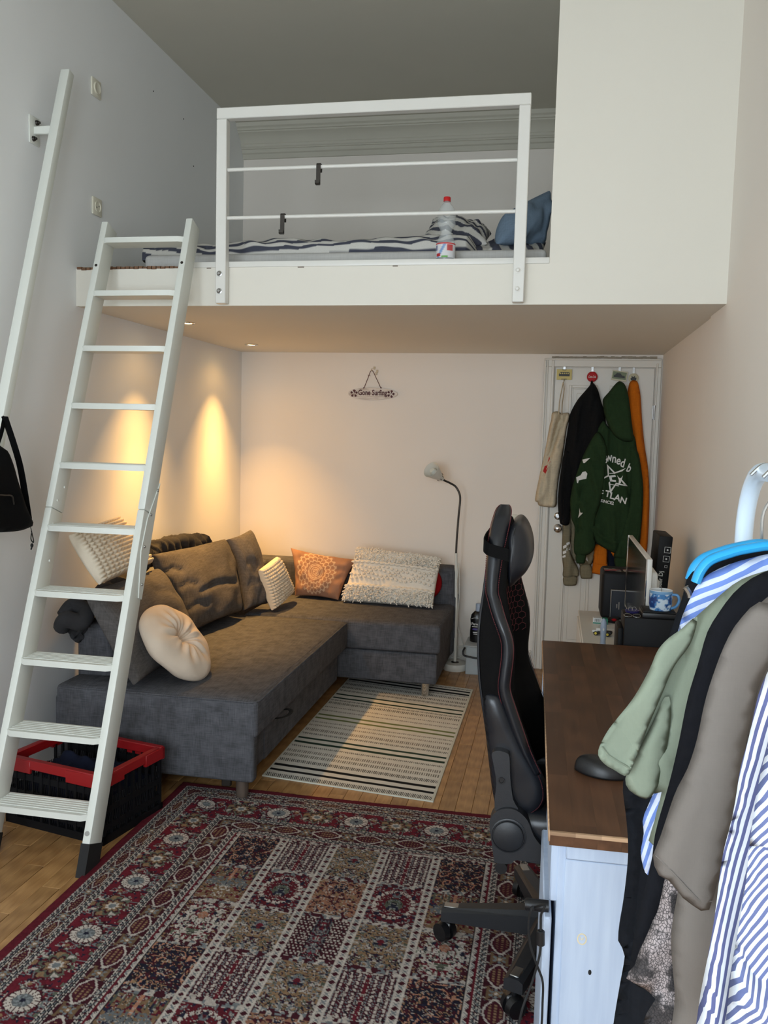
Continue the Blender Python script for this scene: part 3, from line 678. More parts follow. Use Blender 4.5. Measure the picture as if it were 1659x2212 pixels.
for k, (u, v) in enumerate(((809, 795), (815, 802), (813, 807))):
    p = at(u, v, y=0); g = Geo().box((p[0]-0.007, -0.005, p[2]-0.009), (p[0]+0.007, 0, p[2]+0.009), 0.002, 1)
    if k == 0: g.tube(smooth_path([(pk[0], 0, pk[2]+0.012), (pk[0], -0.012, pk[2]+0.006), (pk[0], -0.016, pk[2]-0.004), (pk[0], -0.018, pk[2]+0.004)], 4), 0.0025, 6)
    tag(build('wall_hook', g, 'adhesive_hook'), ('tiny cream hook carrying the string of the surf sign', 'tiny cream adhesive pad beside the hook that carries the surf sign', 'lowest tiny cream adhesive pad just above the string of the surf sign')[k], 'hook', 'tiny hooks above the surf sign')

# ================================================================== floor lamp
plain('lamp_white', (224, 222, 212), 0.38, var=0.02)
plain('lamp_inner', (206, 214, 210), 0.5, var=0.03)
lx0, ly0 = 1.552, -0.178
lamp = thing('floor_lamp', (lx0, ly0, 0), 'white floor lamp with a dark gooseneck and cone shade beside the sofa', 'lamp')
build('base', Geo().lathe([(0.078, 0), (0.081, 0.004), (0.081, 0.036), (0.076, 0.043), (0.030, 0.046), (0.001, 0.046)], 40, Matrix.Translation((lx0, ly0, 0))), 'lamp_white', lamp)
build('collar', Geo().lathe([(0.026, 0.044), (0.026, 0.048), (0.014, 0.052), (0.001, 0.052)], 24, Matrix.Translation((lx0, ly0, 0))), 'dark_steel', lamp)
pj_ = at(985, 1195, y=ly0)
build('pole', Geo().tube([(lx0, ly0, 0.045), (lx0-0.004, ly0, 0.40), (pj_[0], ly0, pj_[2])], [0.0105, 0.0105, 0.0095], 14), 'lamp_white', lamp)
gn = [at(u, v, y=ly0) for u, v in ((985, 1197), (987, 1160), (991, 1110), (994, 1080), (992, 1065), (984, 1051), (972, 1043), (962, 1038), (955, 1033))]
gn = [p+np.array([0, -0.012*max(0, i-5), 0]) for i, p in enumerate(gn)]
build('gooseneck', Geo().tube(smooth_path(gn, 6), 0.0066, 12), 'dark_steel', lamp)
neck = np.array(gn[-1]); open_c = at(931, 1014, y=ly0-0.115); dv = Vector(open_c-neck).normalized(); Ls = float(np.linalg.norm(open_c-neck))
Mh = Matrix.Translation(Vector(neck)) @ dv.to_track_quat('Z', 'Y').to_matrix().to_4x4()
prof = [(0.012, -0.012), (0.018, 0.0), (0.022, 0.02), (0.027, 0.03), (0.056, Ls), (0.0545, Ls), (0.024, 0.032), (0.001, 0.030)]
sh = build('shade', Geo().lathe(prof, 32, Mh), 'lamp_white', lamp)
g = Geo()
for k in range(7):
    t = 2*math.pi*k/7+0.2; r0, r1 = 0.0235, 0.0270
    g.tube([Mh @ Vector((r0*math.cos(t), r0*math.sin(t), 0.008)), Mh @ Vector((r1*math.cos(t), r1*math.sin(t), 0.026))], 0.0018, 5)
build('vent_slot', g, 'dark_steel', sh)
build('bulb', Geo().lathe([(0.010, 0.03), (0.012, 0.045), (0.022, Ls*0.62), (0.024, Ls*0.8), (0.016, Ls*0.93), (0.001, Ls*0.95)], 20, Mh), 'lamp_inner', sh)
cb = [(lx0-0.002, ly0-0.012, 0.60), (lx0+0.004, ly0-0.006, 0.70), (lx0+0.012, ly0+0.01, 0.5), (lx0+0.006, ly0+0.02, 0.3), (lx0+0.03, ly0+0.05, 0.2), (lx0+0.05, ly0+0.08, 0.12), (lx0+0.03, ly0+0.1, 0.06), (lx0-0.03, ly0+0.10, 0.05), (lx0-0.1, ly0+0.12, 0.07)]
build('power_cord', Geo().tube(smooth_path(cb, 6), 0.0028, 6), 'lamp_white', lamp)

# ================================================================== corner sofa
fabric('sofa_grey', (84, 84, 88), 330, 0.34, 0.3, big=0.08)
fabric('cushion_grey', (88, 84, 82), 330, 0.26, 0.25, big=0.08)
wood('leg_wood', (64, 54, 48), (98, 84, 74), 2, 0.5, 1.2, 0.1)
SX0, SX1, SY0, SY1 = 0.105, 1.000, -2.465, -0.035          # long part along the left wall
CX1, CY0 = 1.538, -0.885                                   # chaise along the back wall
sofa = thing('corner_sofa', ((SX0+CX1)/2, (SY0+SY1)/2, 0), 'large charcoal grey fabric corner sofa with a pull-out bed and chaise', 'sofa')
def soft(lo, hi, r, seg=4): return Geo().box(lo, hi, r, seg)
SEAT = 0.435
# near end block and under-frame of the long part
build('sofa_base', soft((SX0, SY0, 0.085), (SX1-0.055, CY0-0.03, 0.265), 0.014, 3), 'sofa_grey', sofa)
g = soft((SX0, SY0-0.004, 0.085), (SX1-0.012, SY0+0.055, 0.385), 0.016, 3); build('end_panel', g, 'sofa_grey', sofa)
# mattress seat with crowned top
def cushion_slab(x0, x1, y0, y1, z0, z1, crown=0.012, r=0.03, n=26, m=34):
    """box with rounded rim and slightly domed top"""
    g = soft((x0, y0, z0), (x1, y1, z1), r, 4)
    bm = bmesh.new(); vs = [bm.verts.new(v) for v in g.v]
    for f in g.f: bm.faces.new([vs[i] for i in f])
    big = [f for f in bm.faces if f.calc_area() > 0.2*(x1-x0)*(y1-y0) and f.normal.z != 0]
    bm.normal_update()
    tops = [f for f in bm.faces if f.normal.z > 0.9 and f.calc_area() > 0.1]
    ed = list({e for f in tops for e in f.edges})
    bmesh.ops.subdivide_edges(bm, edges=ed, cuts=14, use_grid_fill=True)
    for v in bm.verts:
        if abs(v.co.z-z1) < 1e-4:
            a = (v.co.x-x0)/(x1-x0); b = (v.co.y-y0)/(y1-y0); v.co.z += crown*max(0, 16*a*(1-a)*b*(1-b))**0.5+0.002*float(vnoise(np.array([v.co.x*7]), np.array([v.co.y*7]))[0])
    bm.verts.index_update(); g2 = Geo(); g2.v = [v.co[:] for v in bm.verts]; g2.f = [tuple(v.index for v in f.verts) for f in bm.faces]; bm.free(); return g2
seat = build('seat_mattress', cushion_slab(SX0+0.002, SX1, SY0-0.002, CY0-0.012, 0.27, SEAT-0.006, 0.012, 0.022), 'sofa_grey', sofa, sharp=60)
# piping round the seat
rr = 0.0042; pz = SEAT-0.014; pp = [(SX1-0.004, CY0-0.03, pz), (SX1-0.004, SY0+0.02, pz), (SX1-0.02, SY0+0.002, pz), (SX0+0.02, SY0+0.002, pz)]
build('seam', Geo().tube(pp, rr, 6), 'sofa_grey', seat)
g = Geo().box((SX1-0.057, SY0+0.25, 0.09), (SX1-0.050, CY0-0.05, 0.26), 0.003, 1); build('drawer_front', g, 'sofa_grey', sofa)
sx, syy = SX1-0.055, -2.07
p = [at(604, 1536, x=SX1-0.03), at(618, 1534, x=SX1-0.0), at(634, 1537, x=SX1+0.01), at(618, 1539, x=SX1-0.0), at(604, 1538, x=SX1-0.03)]
build('pull_strap', Geo().tube(smooth_path([(SX1-0.05, -2.15, 0.255), (SX1-0.005, -2.16, 0.262), (SX1+0.02, -2.12, 0.262), (SX1+0.02, -2.06, 0.262), (SX1-0.005, -2.03, 0.262), (SX1-0.05, -2.04, 0.255)], 5), 0.010, 8, flat=0.25), 'black_rubber', sofa)
# chaise
build('chaise_base', soft((SX1-0.12, CY0+0.015, 0.085), (CX1-0.018, -0.05, 0.262), 0.014, 3), 'sofa_grey', sofa)
build('chaise_mattress', cushion_slab(SX0+0.25, CX1, CY0, -0.205, 0.266, SEAT-0.004, 0.010, 0.022), 'sofa_grey', sofa, sharp=60)
build('backrest', soft((SX0+0.02, -0.205, 0.085), (CX1+0.0, -0.035, 0.668), 0.035, 4), 'sofa_grey', sofa)
build('backrest', soft((SX0+0.005, SY0+0.155, 0.30), (SX0+0.175, -0.20, 0.66), 0.03, 4), 'sofa_grey', sofa)
# low flap hanging behind the chaise's end
build('side_flap', soft((CX1-0.03, -0.19, 0.20), (CX1+0.012, -0.05, 0.48), 0.012, 3), 'sofa_grey', sofa)
for (x, y, mt, r) in ((0.925, -2.42, 'leg_wood', 0.026), (0.18, -2.42, 'leg_wood', 0.026), (1.452, -0.83, 'chrome', 0.024), (0.93, -0.3, 'chrome', 0.024), (0.2, -0.15, 'leg_wood', 0.026), (1.452, -0.15, 'chrome', 0.024)):
    z_ = 0.0098 if (y < -2.36 and x > 0.6) else 0.0068 if (x, y) in ((1.452, -0.83),) else 0.0; build('leg', Geo().lathe([(r*0.9, z_), (r*0.95, z_+0.004), (r, 0.03), (r, 0.088)], 20, Matrix.Translation((x, y, 0.0))), mt, sofa)
build('castor_bracket', Geo().box((0.845, -2.45, 0.055), (0.885, -2.43, 0.088), 0.004, 1), 'dark_steel', sofa)

# ------------------------------------------------------------------ loose cushions
def Q(u, v, **k): return at(u, v, **k)
def fold_disp(lines, seed=0):
    """creases for a big back cushion: list of (u0, v0, u1, v1, depth, width)"""
    def f(U, V, T):
        r = 0.0
        for (u0, v0, u1, v1, d, w) in lines:
            a = np.array([u0, v0]); b = np.array([u1, v1]); ab = b-a; t = np.clip(((U-a[0])*ab[0]+(V-a[1])*ab[1])/(ab@ab), 0, 1)
            dd = np.hypot(U-a[0]-t*ab[0], V-a[1]-t*ab[1]+0.04*np.sin(t*6+seed)); r = r-d*np.exp(-(dd/w)**2)
        return r*np.clip(T*4, 0, 1)
    return f
# near one, slumped, behind the round cushion
cA = [at(292, 1478, z=0.47), at(425, 1392, z=0.47), at(334, 1232, x=0.20), at(186, 1282, x=0.24)]
c = pillow('back_cushion', cA, 0.088, 'cushion_grey', n=44, pinch=0.03, power=0.30, wr=0.010, wfreq=5, seed=1.0, back=0.55, edge=0.006, disp=fold_disp([(-0.3, 0.1, 0.5, -0.2, 0.014, 0.10), (0.2, 0.5, 0.7, 0.2, 0.010, 0.08)], 1))
tag(c, 'grey back cushion slumped behind the round cream cushion', 'cushion', 'grey back cushions of the sofa')
cB = [at(402, 1368, z=0.47), at(514, 1322, z=0.47), at(482, 1166, x=0.20), at(326, 1200, x=0.15)]
c = pillow('back_cushion', cB, 0.100, 'cushion_grey', n=48, pinch=0.03, power=0.28, wr=0.011, wfreq=5, seed=2.0, back=0.5, edge=0.006, disp=fold_disp([(-0.55, -0.14, 0.65, -0.20, 0.020, 0.06), (-0.95, 0.55, -0.75, 0.5, 0.016, 0.06), (-0.9, 0.1, -0.6, 0.05, 0.012, 0.06), (-0.9, -0.45, -0.5, -0.5, 0.010, 0.06)], 2))
tag(c, 'big creased grey back cushion in the middle of the sofa', 'cushion', 'grey back cushions of the sofa')
cC = [at(528, 1318, z=0.47), at(576, 1304, z=0.47), at(538, 1146, x=0.31), at(490, 1166, x=0.24)]
c = pillow('back_cushion', cC, 0.085, 'cushion_grey', n=44, pinch=0.03, power=0.30, wr=0.010, wfreq=5, seed=3.0, back=0.5, edge=0.006, disp=fold_disp([(-0.6, 0.2, 0.1, 0.05, 0.012, 0.08), (-0.8, -0.4, 0, -0.35, 0.012, 0.07)], 3))
tag(c, 'upright grey back cushion in the corner of the sofa', 'cushion', 'grey back cushions of the sofa')
# dark crumpled blanket along the backrest top
plain('blanket_dark', (46, 45, 47), 0.95, var=0.25, scale=30, bump=0.3, bscale=150)
pth = [(0.125, -2.33, 0.60), (0.13, -2.28, 0.70), (0.12, -2.1, 0.735), (0.10, -1.85, 0.76)]+[at(u, v, x=0.10)-np.array([0, 0, r_]) for u, v, r_ in ((300, 1200, 0.04), (330, 1176, 0.04), (365, 1166, 0.04), (400, 1161, 0.04), (432, 1161, 0.04), (448, 1172, 0.05))]
sp = smooth_path(pth, 16); n = 28; PA = np.zeros((len(sp), n+1, 3))
for i, p in enumerate(sp):
    for k in range(n+1):
        t = 2*math.pi*k/n; r = 0.050*(1+0.34*float(vnoise(np.array([i*0.16]), np.array([math.cos(t)*1.6]), math.sin(t)*1.6+5)[()]))+0.012*math.sin(i*0.9+t*2)
        if i < 6: r *= (i+1)/7
        if i > len(sp)-7: r *= (len(sp)-i)/7
        PA[i, k] = (max(0.004, p[0]+math.cos(t)*r*0.9), p[1]+0.01*math.sin(t*3+i), p[2]+math.sin(t)*r*1.0)
g = Geo().grid(PA); g.tube(smooth_path([(0.10, -2.40, 0.66), (0.14, -2.43, 0.70), (0.20, -2.42, 0.69), (0.19, -2.36, 0.72), (0.12, -2.34, 0.74), (0.10, -2.38, 0.70)], 8), 0.036, 12)
tag(build('throw_blanket', g, 'blanket_dark', sharp=180), 'dark crumpled throw blanket bunched behind the grey back cushions', 'blanket')

# bobble cushions
plain('bobble_cream', (226, 212, 190), 0.95, var=0.05, scale=20, spec=0.15)
def bobble(nu, nv, amp):
    def f(U, V, T):
        au, av = np.arcsin(np.clip(U, -1, 1))/math.pi*2, np.arcsin(np.clip(V, -1, 1))/math.pi*2
        a = np.abs(np.sin((U+1)*nu*math.pi/2))**0.6; b = np.abs(np.sin((V+1)*nv*math.pi/2))**0.6
        return amp*a*b*np.clip(T*6, 0, 1)
    return f
c = pillow('bobble_cushion', [at(150, 1156, x=0.16), at(216, 1262, x=0.30), at(328, 1215, x=0.24), at(248, 1118, x=0.09)], 0.050, 'bobble_cream', n=140, pinch=0.02, power=0.4, wr=0.004, seed=4, disp=bobble(14, 14, 0.016), edge=0.004)
tag(c, 'cream bobble-textured cushion lying on top of the near grey cushion', 'cushion', 'cream bobble cushions')
c = pillow('bobble_cushion', [at(588, 1318, z=0.452), at(631, 1278, z=0.50), at(598, 1203, y=-0.66), at(560, 1232, y=-0.86)], 0.045, 'bobble_cream', n=130, pinch=0.02, power=0.4, wr=0.003, seed=5, disp=bobble(13, 13, 0.014), edge=0.004)
tag(c, 'cream bobble-textured cushion leaning on the corner grey cushion', 'cushion', 'cream bobble cushions')
# round cushion with a centre button
plain('velvet_cream', (224, 206, 186), 0.9, var=0.06, scale=14, bump=0.15, bscale=300, spec=0.2)
rc = (at(302, 1372, y=-2.36)+at(447, 1437, y=-2.19))/2
p_top, p_bot, p_l, p_r = at(338, 1327, y=-2.26), at(400, 1474, y=-2.30), at(303, 1390, y=-2.38), at(448, 1436, y=-2.12)
rc = np.array([0.548, -2.245, 0.587]); e1 = np.array([-0.045, 0.165, 0.055]); e1 = e1/np.linalg.norm(e1); nrm_r = np.array([0.80, -0.50, 0.42]); nrm_r -= e1*(nrm_r@e1); nrm_r /= np.linalg.norm(nrm_r); e2 = np.cross(nrm_r, e1)
R = 0.195; nr, nt = 30, 84; rr_ = np.sin(np.linspace(0, math.pi/2, nr)); tt_ = np.linspace(0, 2*math.pi, nt, endpoint=False)
RR, TT = np.meshgrid(rr_, tt_, indexing='ij')
def round_side(sgn):
    h = 0.062*np.sqrt(np.clip(1-RR**4, 0, 1)); h = h-0.058*np.exp(-(RR/0.20)**2)
    pl_ = (0.006*np.cos(TT*9+0.5*np.sin(TT*2))+0.006*np.cos(TT*14+1.2))*np.exp(-((RR-0.35)/0.28)**2); pl_ = pl_+0.004*np.cos(TT*7)*np.exp(-((RR-0.85)/0.15)**2)
    h = np.where(RR > 0.999, 0, h+pl_); Rw = R*RR*(1+0.025*np.sin(TT*3+1)*RR)
    sag = 0.0
    return rc+(Rw*np.cos(TT))[..., None]*e1+(Rw*np.sin(TT))[..., None]*e2+(sgn*h)[..., None]*nrm_r
g = Geo().grid(np.swapaxes(round_side(1), 0, 1), True); g.grid(np.swapaxes(round_side(-0.8), 0, 1), True)
rcush = build('round_cushion', g, 'velvet_cream', sharp=180); tag(rcush, 'round cream tufted cushion with a centre button on the sofa seat', 'cushion')
bp = rc+nrm_r*0.010; build('button', Geo().ball(bp, 0.014, 12), 'velvet_cream', rcush)

# orange mandala cushion
attr_mat('mandala_print', 0.9, 0.2, 260)
OR, MC = np.array(lin((154, 116, 94))), np.array(lin((196, 166, 138)))
def mandala(U, V):
    x, y = (U+0.08)*1.0, (V-0.02)*0.72; r = np.hypot(x, y)/0.70; t = np.arctan2(y, x); m = np.zeros(U.shape, bool)
    for rad, w in ((0.12, 0.02), (0.20, 0.016), (0.29, 0.02), (0.36, 0.016)): m |= np.abs(r-rad) < w
    for nn, r0, amp, w in ((16, 0.46, 0.07, 0.028), (20, 0.66, 0.08, 0.028), (24, 0.88, 0.07, 0.030)): m |= np.abs(r-(r0+amp*np.abs(np.sin(t*nn/2)))) < w
    m |= (np.abs(np.sin(t*10)) < 0.22) & (r > 0.52) & (r < 0.66); m |= (np.abs(np.sin(t*12)) < 0.3) & (r > 0.78) & (r < 0.88); m |= (np.abs(np.sin(t*12)) > 0.8) & (r > 0.93) & (r < 1.02)
    m |= (np.abs(np.sin(t*16)) < 0.35) & (r > 0.30) & (r < 0.36); m |= (r < 0.11) & (np.abs(np.sin(r*120)) < 0.5)
    return np.where((m & (r < 1.03))[..., None], MC, OR*(1+0.12*vnoise(U*5, V*5))[..., None])
c = pillow('mandala_cushion', [(0.508, -0.335, 0.448), (0.812, -0.385, 0.448), (0.892, -0.225, 0.690), (0.437, -0.215, 0.745)], 0.065, 'mandala_print', n=150, pinch=0.09, power=0.45, wr=0.010, wfreq=6, seed=6, colors=mandala)
tag(c, 'orange velvet cushion printed with a pale mandala on the chaise', 'cushion')
# shaggy white cushion
plain('shag_cream', (236, 228, 214), 0.98, var=0.06, scale=60, spec=0.1)
def shag(U, V, T):
    edge = (np.abs(V) > 0.52); n1 = vnoise(U*38, V*26, 2.0)*0.016+vnoise(U*80, V*50, 7.0)*0.008
    mid = 0.0
    for v0 in (0.44, -0.46): mid = mid+0.012*np.exp(-((V-v0)/0.05)**2)*(0.6+0.4*np.sin(U*60+V*30))
    return np.where(edge, n1+0.006, mid)*np.clip(T*8, 0, 1)
sc_ = [(0.842, -0.395, 0.448), (1.428, -0.430, 0.448), (1.452, -0.270, 0.735), (0.905, -0.255, 0.775)]
c = pillow('shaggy_cushion', sc_, 0.060, 'shag_cream', n=150, pinch=0.02, power=0.36, wr=0.008, wfreq=5, seed=7, disp=shag, edge=0.006)
tag(c, 'big cream shaggy cushion with braided and bobbled bands on the chaise', 'cushion')
cs = [np.array(p) for p in sc_]; n_s = np.cross(cs[1]-cs[0], cs[3]-cs[0]); n_s /= np.linalg.norm(n_s); n_s = n_s if n_s[1] < 0 else -n_s
def on_shag(U, V, lift):
    a, b = (U+1)/2, (V+1)/2; p = cs[0]*(1-a)*(1-b)+cs[1]*a*(1-b)+cs[2]*a*b+cs[3]*(1-a)*b; T = max(0, (1-U*U)*(1-V*V))**0.36; return p+n_s*(0.060*T+0.006+lift)
g = Geo()
for row, v0 in ((0, 0.26), (1, 0.13), (2, -0.02), (3, -0.16)):
    for k in range(19):
        uu = -0.94+k*0.104+(0.05 if row % 2 else 0); vv = v0+0.045*math.sin(k*1.1+row*1.6)
        if abs(uu) > 0.97: continue
        g.ball(on_shag(uu, vv, 0.004), 0.0095, 8, (1.1, 1, 0.9))
o = build('bobble', g, 'shag_cream', c); o['kind'] = 'stuff'
g = Geo()
for v0 in (0.44, -0.46):
    for k in range(34):
        uu = -0.96+k*0.058; g.ball(on_shag(uu, v0+0.018*(1 if k % 2 else -1), 0.006), 0.012, 8, (1.5, 1, 0.7))
o = build('braid', g, 'shag_cream', c); o['kind'] = 'stuff'
g = Geo(); rs = np.random.default_rng(3)
for k in range(1500):
    uu = rs.uniform(-1, 1); vv = rs.choice([-1, 1])*rs.uniform(0.54, 1.0); p = on_shag(uu*0.99, vv*0.99, 0.002)
    d = np.array([rs.normal(0, .7), rs.normal(0, .5)-.5, rs.normal(-.2, .6)]); d /= np.linalg.norm(d); L = rs.uniform(0.009, 0.017); q = p+n_s*L*0.75+d*L*0.5; r = q+d*L*0.7-n_s*L*0.2
    g.tube([p, q, r], [0.0046, 0.0042, 0.003], 5)
o = build('shag_tufts', g, 'shag_cream', c); o['kind'] = 'stuff'
# red cushion behind it
plain('red_cloth', (150, 16, 22), 0.9, var=0.1, scale=20, spec=0.2)
g = Geo(); Mr = Matrix.Translation((1.345, -0.232, 0.565)) @ Matrix.Rotation(math.radians(72), 4, 'X')
g.lathe([(0.001, -0.028), (0.07, -0.026), (0.10, -0.016), (0.112, 0.0), (0.10, 0.016), (0.07, 0.026), (0.001, 0.028)], 40, Mr)
tag(build('red_cushion', g, 'red_cloth', sharp=180), 'round red cushion peeking out behind the shaggy cushion', 'cushion')

# ================================================================== striped rug
attr_mat('flatweave', 0.95, 0.25, 700, var=0.06)
R0, R1, R2 = at(566, 1677, z=0), at(936, 1734, z=0), at(1022, 1491, z=0); R3 = R0+(R2-R1)*1.0+np.array([0.0, 0.06, 0])
nu, nv = 400, 470; U, V = np.meshgrid(np.linspace(0, 1, nu), np.linspace(0, 1, nv), indexing='ij')
Pg = R0*((1-U)*(1-V))[..., None]+R1*(U*(1-V))[..., None]+R2*(U*V)[..., None]+R3*((1-U)*V)[..., None]
Lr = np.linalg.norm(R2-R1); LW = np.linalg.norm(R1-R0)
def vfrac(vpx):      # photo row on the rug's right edge -> fraction of its length
    d = np.array([R1[0], R1[1]]); e = np.array([R2[0], R2[1]]); u_ = 936+(1734-vpx)*(1022-936)/(1734-1491)
    p = at(u_, vpx, z=0); return float(np.clip(((p[:2]-d)@(e-d))/((e-d)@(e-d)), 0, 1))
zrow = lambda zy: vfrac(1420+zy*0.3376)
Cb = np.array(lin((212, 208, 198))); col = np.tile(Cb, (nu, nv, 1)).astype(float); col *= (1+0.05*vnoise(U*30, V*60))[..., None]
xm = U*LW
def solid(y0, y1, c): col[(V > zrow(y0)) & (V < zrow(y1))] = lin(c)
def ticks(y0, y1, c, per=0.0105, duty=0.5, slant=0.0):
    ph_ = np.mod(xm/per+slant*V*Lr/per, 1.0); col[(V > zrow(y0)) & (V < zrow(y1)) & (ph_ < duty)] = lin(c)
ticks(925, 903, (40, 40, 38), slant=0.6)
solid(886, 872, (22, 22, 22)); solid(852, 838, (22, 22, 22)); ticks(818, 800, (52, 50, 46), slant=0.6); ticks(782, 764, (120, 116, 106)); ticks(752, 735, (130, 124, 114)); ticks(716, 706, (80, 80, 74), slant=.6)
solid(690, 678, (38, 58, 46)); solid(660, 649, (38, 58, 46)); ticks(630, 620, (84, 84, 78), slant=.6); ticks(606, 590, (128, 122, 112)); ticks(572, 562, (140, 132, 120)); ticks(548, 540, (120, 116, 104), slant=.6)
solid(523, 514, (110, 118, 74)); solid(499, 490, (110, 118, 74)); ticks(470, 462, (120, 114, 104), slant=.6); ticks(446, 438, (126, 120, 110)); ticks(420, 406, (112, 108, 100)); ticks(398, 390, (84, 84, 78), slant=.6)
solid(381, 373, (30, 52, 40)); solid(357, 349, (30, 52, 40)); ticks(332, 322, (84, 84, 78), slant=.6); ticks(312, 300, (112, 108, 100)); ticks(288, 276, (118, 112, 104)); ticks(266, 260, (70, 70, 66), slant=.6)
solid(256, 247, (20, 20, 20)); solid(238, 230, (20, 20, 20)); ticks(224, 217, (60, 60, 56), slant=.6)
bd = (U < 0.012) | (U > 0.986) | (V < 0.006) | (V > 0.994); col[bd] = lin((202, 200, 186))
Pg[..., 2] = 0.0055+0.0008*vnoise(U*9, V*20)
gt = Geo().grid(Pg); col_all = col.reshape(-1, 3); o_ = len(gt.v)
rim = [i*nv for i in range(nu)]+[(nu-1)*nv+j for j in range(1, nv)]+[i*nv+nv-1 for i in range(nu-2, -1, -1)]+[j for j in range(nv-2, 0, -1)]
gt.v += [(gt.v[i][0], gt.v[i][1], 0.0005) for i in rim]; m_ = len(rim); gt.f += [(rim[i], rim[(i+1) % m_], o_+(i+1) % m_, o_+i) for i in range(m_)]
col_all = np.vstack([col_all, col_all[rim]])
tag(build('striped_rug', gt, 'flatweave', sharp=180, colors=col_all), 'small cream flatweave rug with black and green stripes before the sofa', 'rug')

# ================================================================== patterned wool rug
attr_mat('rug_pile', 0.95, 0.6, 420, var=0.10)
RGX0, RGY0, RGW, RGL, CELL = 0.632, -2.345, 1.73, 2.42, 0.0037
nx_, ny_ = int(RGW/CELL), int(RGL/CELL)
xa, ya = np.linspace(0, RGW, nx_), np.linspace(0, RGL, ny_); X, Y = np.meshgrid(xa, ya, indexing='ij')
RED, DRED, NAVY, WHITE, GREY, TAN, PEACH, SAGE, BLACK = [np.array(lin(c)) for c in ((88, 20, 32), (58, 16, 27), (26, 26, 44), (184, 174, 164), (106, 110, 112), (128, 102, 76), (154, 108, 86), (88, 92, 78), (24, 18, 24))]
img = np.zeros((nx_, ny_, 3)); img[:] = RED
def put(mask, c): img[mask] = c
dl, dr, dt, db = X, RGW-X, Y, RGL-Y; dx = np.minimum(dl, dr); dy = np.minimum(dt, db); D = np.minimum(dx, dy)
vert = dx < dy                                    # nearest edge is a long side
alo = np.where(vert, Y, X)                        # coordinate along the border
def fold(a, per): t = np.mod(a/per, 1.0); return np.abs(t-0.5)*2
def guard(d0, d1):
    b = (D >= d0) & (D < d1); t = (D-d0)/(d1-d0); put(b, BLACK); z = np.mod(alo/0.026, 1.0)
    put(b & ((t < 0.16) | (t > 0.84)) & (np.mod(alo/0.010, 1) < 0.75), WHITE*0.9); put(b & (np.abs(t-0.5-0.22*np.sin(2*math.pi*z)) < 0.11), WHITE*0.85); put(b & (np.abs(t-0.5+0.22*np.sin(2*math.pi*z)) < 0.09), GREY*0.8); put(b & (np.hypot((z-0.5)*1.0, (t-0.5)) < 0.13), DRED)
def ovals(d0, d1, per):
    b = (D >= d0) & (D < d1); t = (D-(d0+d1)/2)/(d1-d0); z = (np.mod(alo/per, 1.0)-0.5)*per; put(b, DRED*0.9)
    nz = vnoise(fold(alo, per)*6, np.abs(t)*7, 3.3+d0*20); put(b & (nz > 0.46), TAN*0.6); put(b & (np.abs(nz) < 0.045), GREY*0.8); put(b & (vnoise(fold(alo, per)*11, np.abs(t)*9, 5.5) > 0.5), WHITE*0.6)
    r = np.hypot(z/(0.36*per), t/0.40); sq = np.abs(z)/(0.40*per)+np.abs(t)/0.60; r = np.maximum(r, sq)
    put(b & (r < 1.0), WHITE*0.85); put(b & (r < 0.84), DRED*1.25); put(b & (r < 0.68) & (np.mod(z/0.011, 1) < 0.5) & (np.mod((t+.5)*5, 1) < 0.55), TAN)
    z2 = (np.mod(alo/per+0.5, 1.0)-0.5)*per; r2 = np.hypot(z2, t*(d1-d0)); th = np.arctan2(t*(d1-d0), z2); put(b & (r2 < 0.022*(0.7+0.3*np.cos(th*6))), GREY*1.1); put(b & (r2 < 0.010), TAN); put(b & (r2 < 0.005), WHITE)
guard(0.030, 0.052); ovals(0.052, 0.096, 0.150); guard(0.096, 0.118)
b = (D >= 0.118) & (D < 0.262); per = 0.315; t = D-0.190; z = (np.mod(alo/per-0.05, 1.0)-0.5)*per; fz = np.abs(z)
n1 = vnoise(fz*46, t*46, 1.0); n2 = vnoise(fz*62+5, t*62, 2.0); n3 = vnoise(fz*85, t*85+9, 4.0)
put(b & (n3 > 0.52), DRED*0.7); put(b & (np.abs(n1) < 0.10), GREY*0.95); put(b & (np.abs(n2) < 0.07), WHITE*0.75); put(b & (n2 > 0.50), SAGE); put(b & (n2 > 0.64), WHITE*0.85); put(b & (n1 > 0.55), RED*1.25); put(b & (n1 < -0.58), TAN); put(b & (n3 < -0.62), NAVY)
r = np.hypot(z, t); th = np.arctan2(t, z)
put(b & (r < 0.050), DRED); put(b & (r < 0.046) & (np.abs(np.sin(th*9)) > 0.33), WHITE); put(b & (r < 0.027), GREY*0.8); put(b & (r < 0.024) & (np.sin(th*7+r*200) > 0.3), GREY*1.4); put(b & (r < 0.008), NAVY)
z2 = (np.mod(alo/per+0.45, 1.0)-0.5)*per; r2 = np.hypot(z2, t); th2 = np.arctan2(t, z2)
st = 0.056*(0.55+0.45*np.abs(np.cos(th2*4))); put(b & (r2 < st), SAGE*0.9); put(b & (r2 < st*0.8), DRED); put(b & (r2 < st*0.62), TAN); put(b & (r2 < st*0.40), WHITE); put(b & (r2 < 0.012), GREY)
guard(0.262, 0.286); ovals(0.286, 0.362, 0.160); guard(0.362, 0.386)
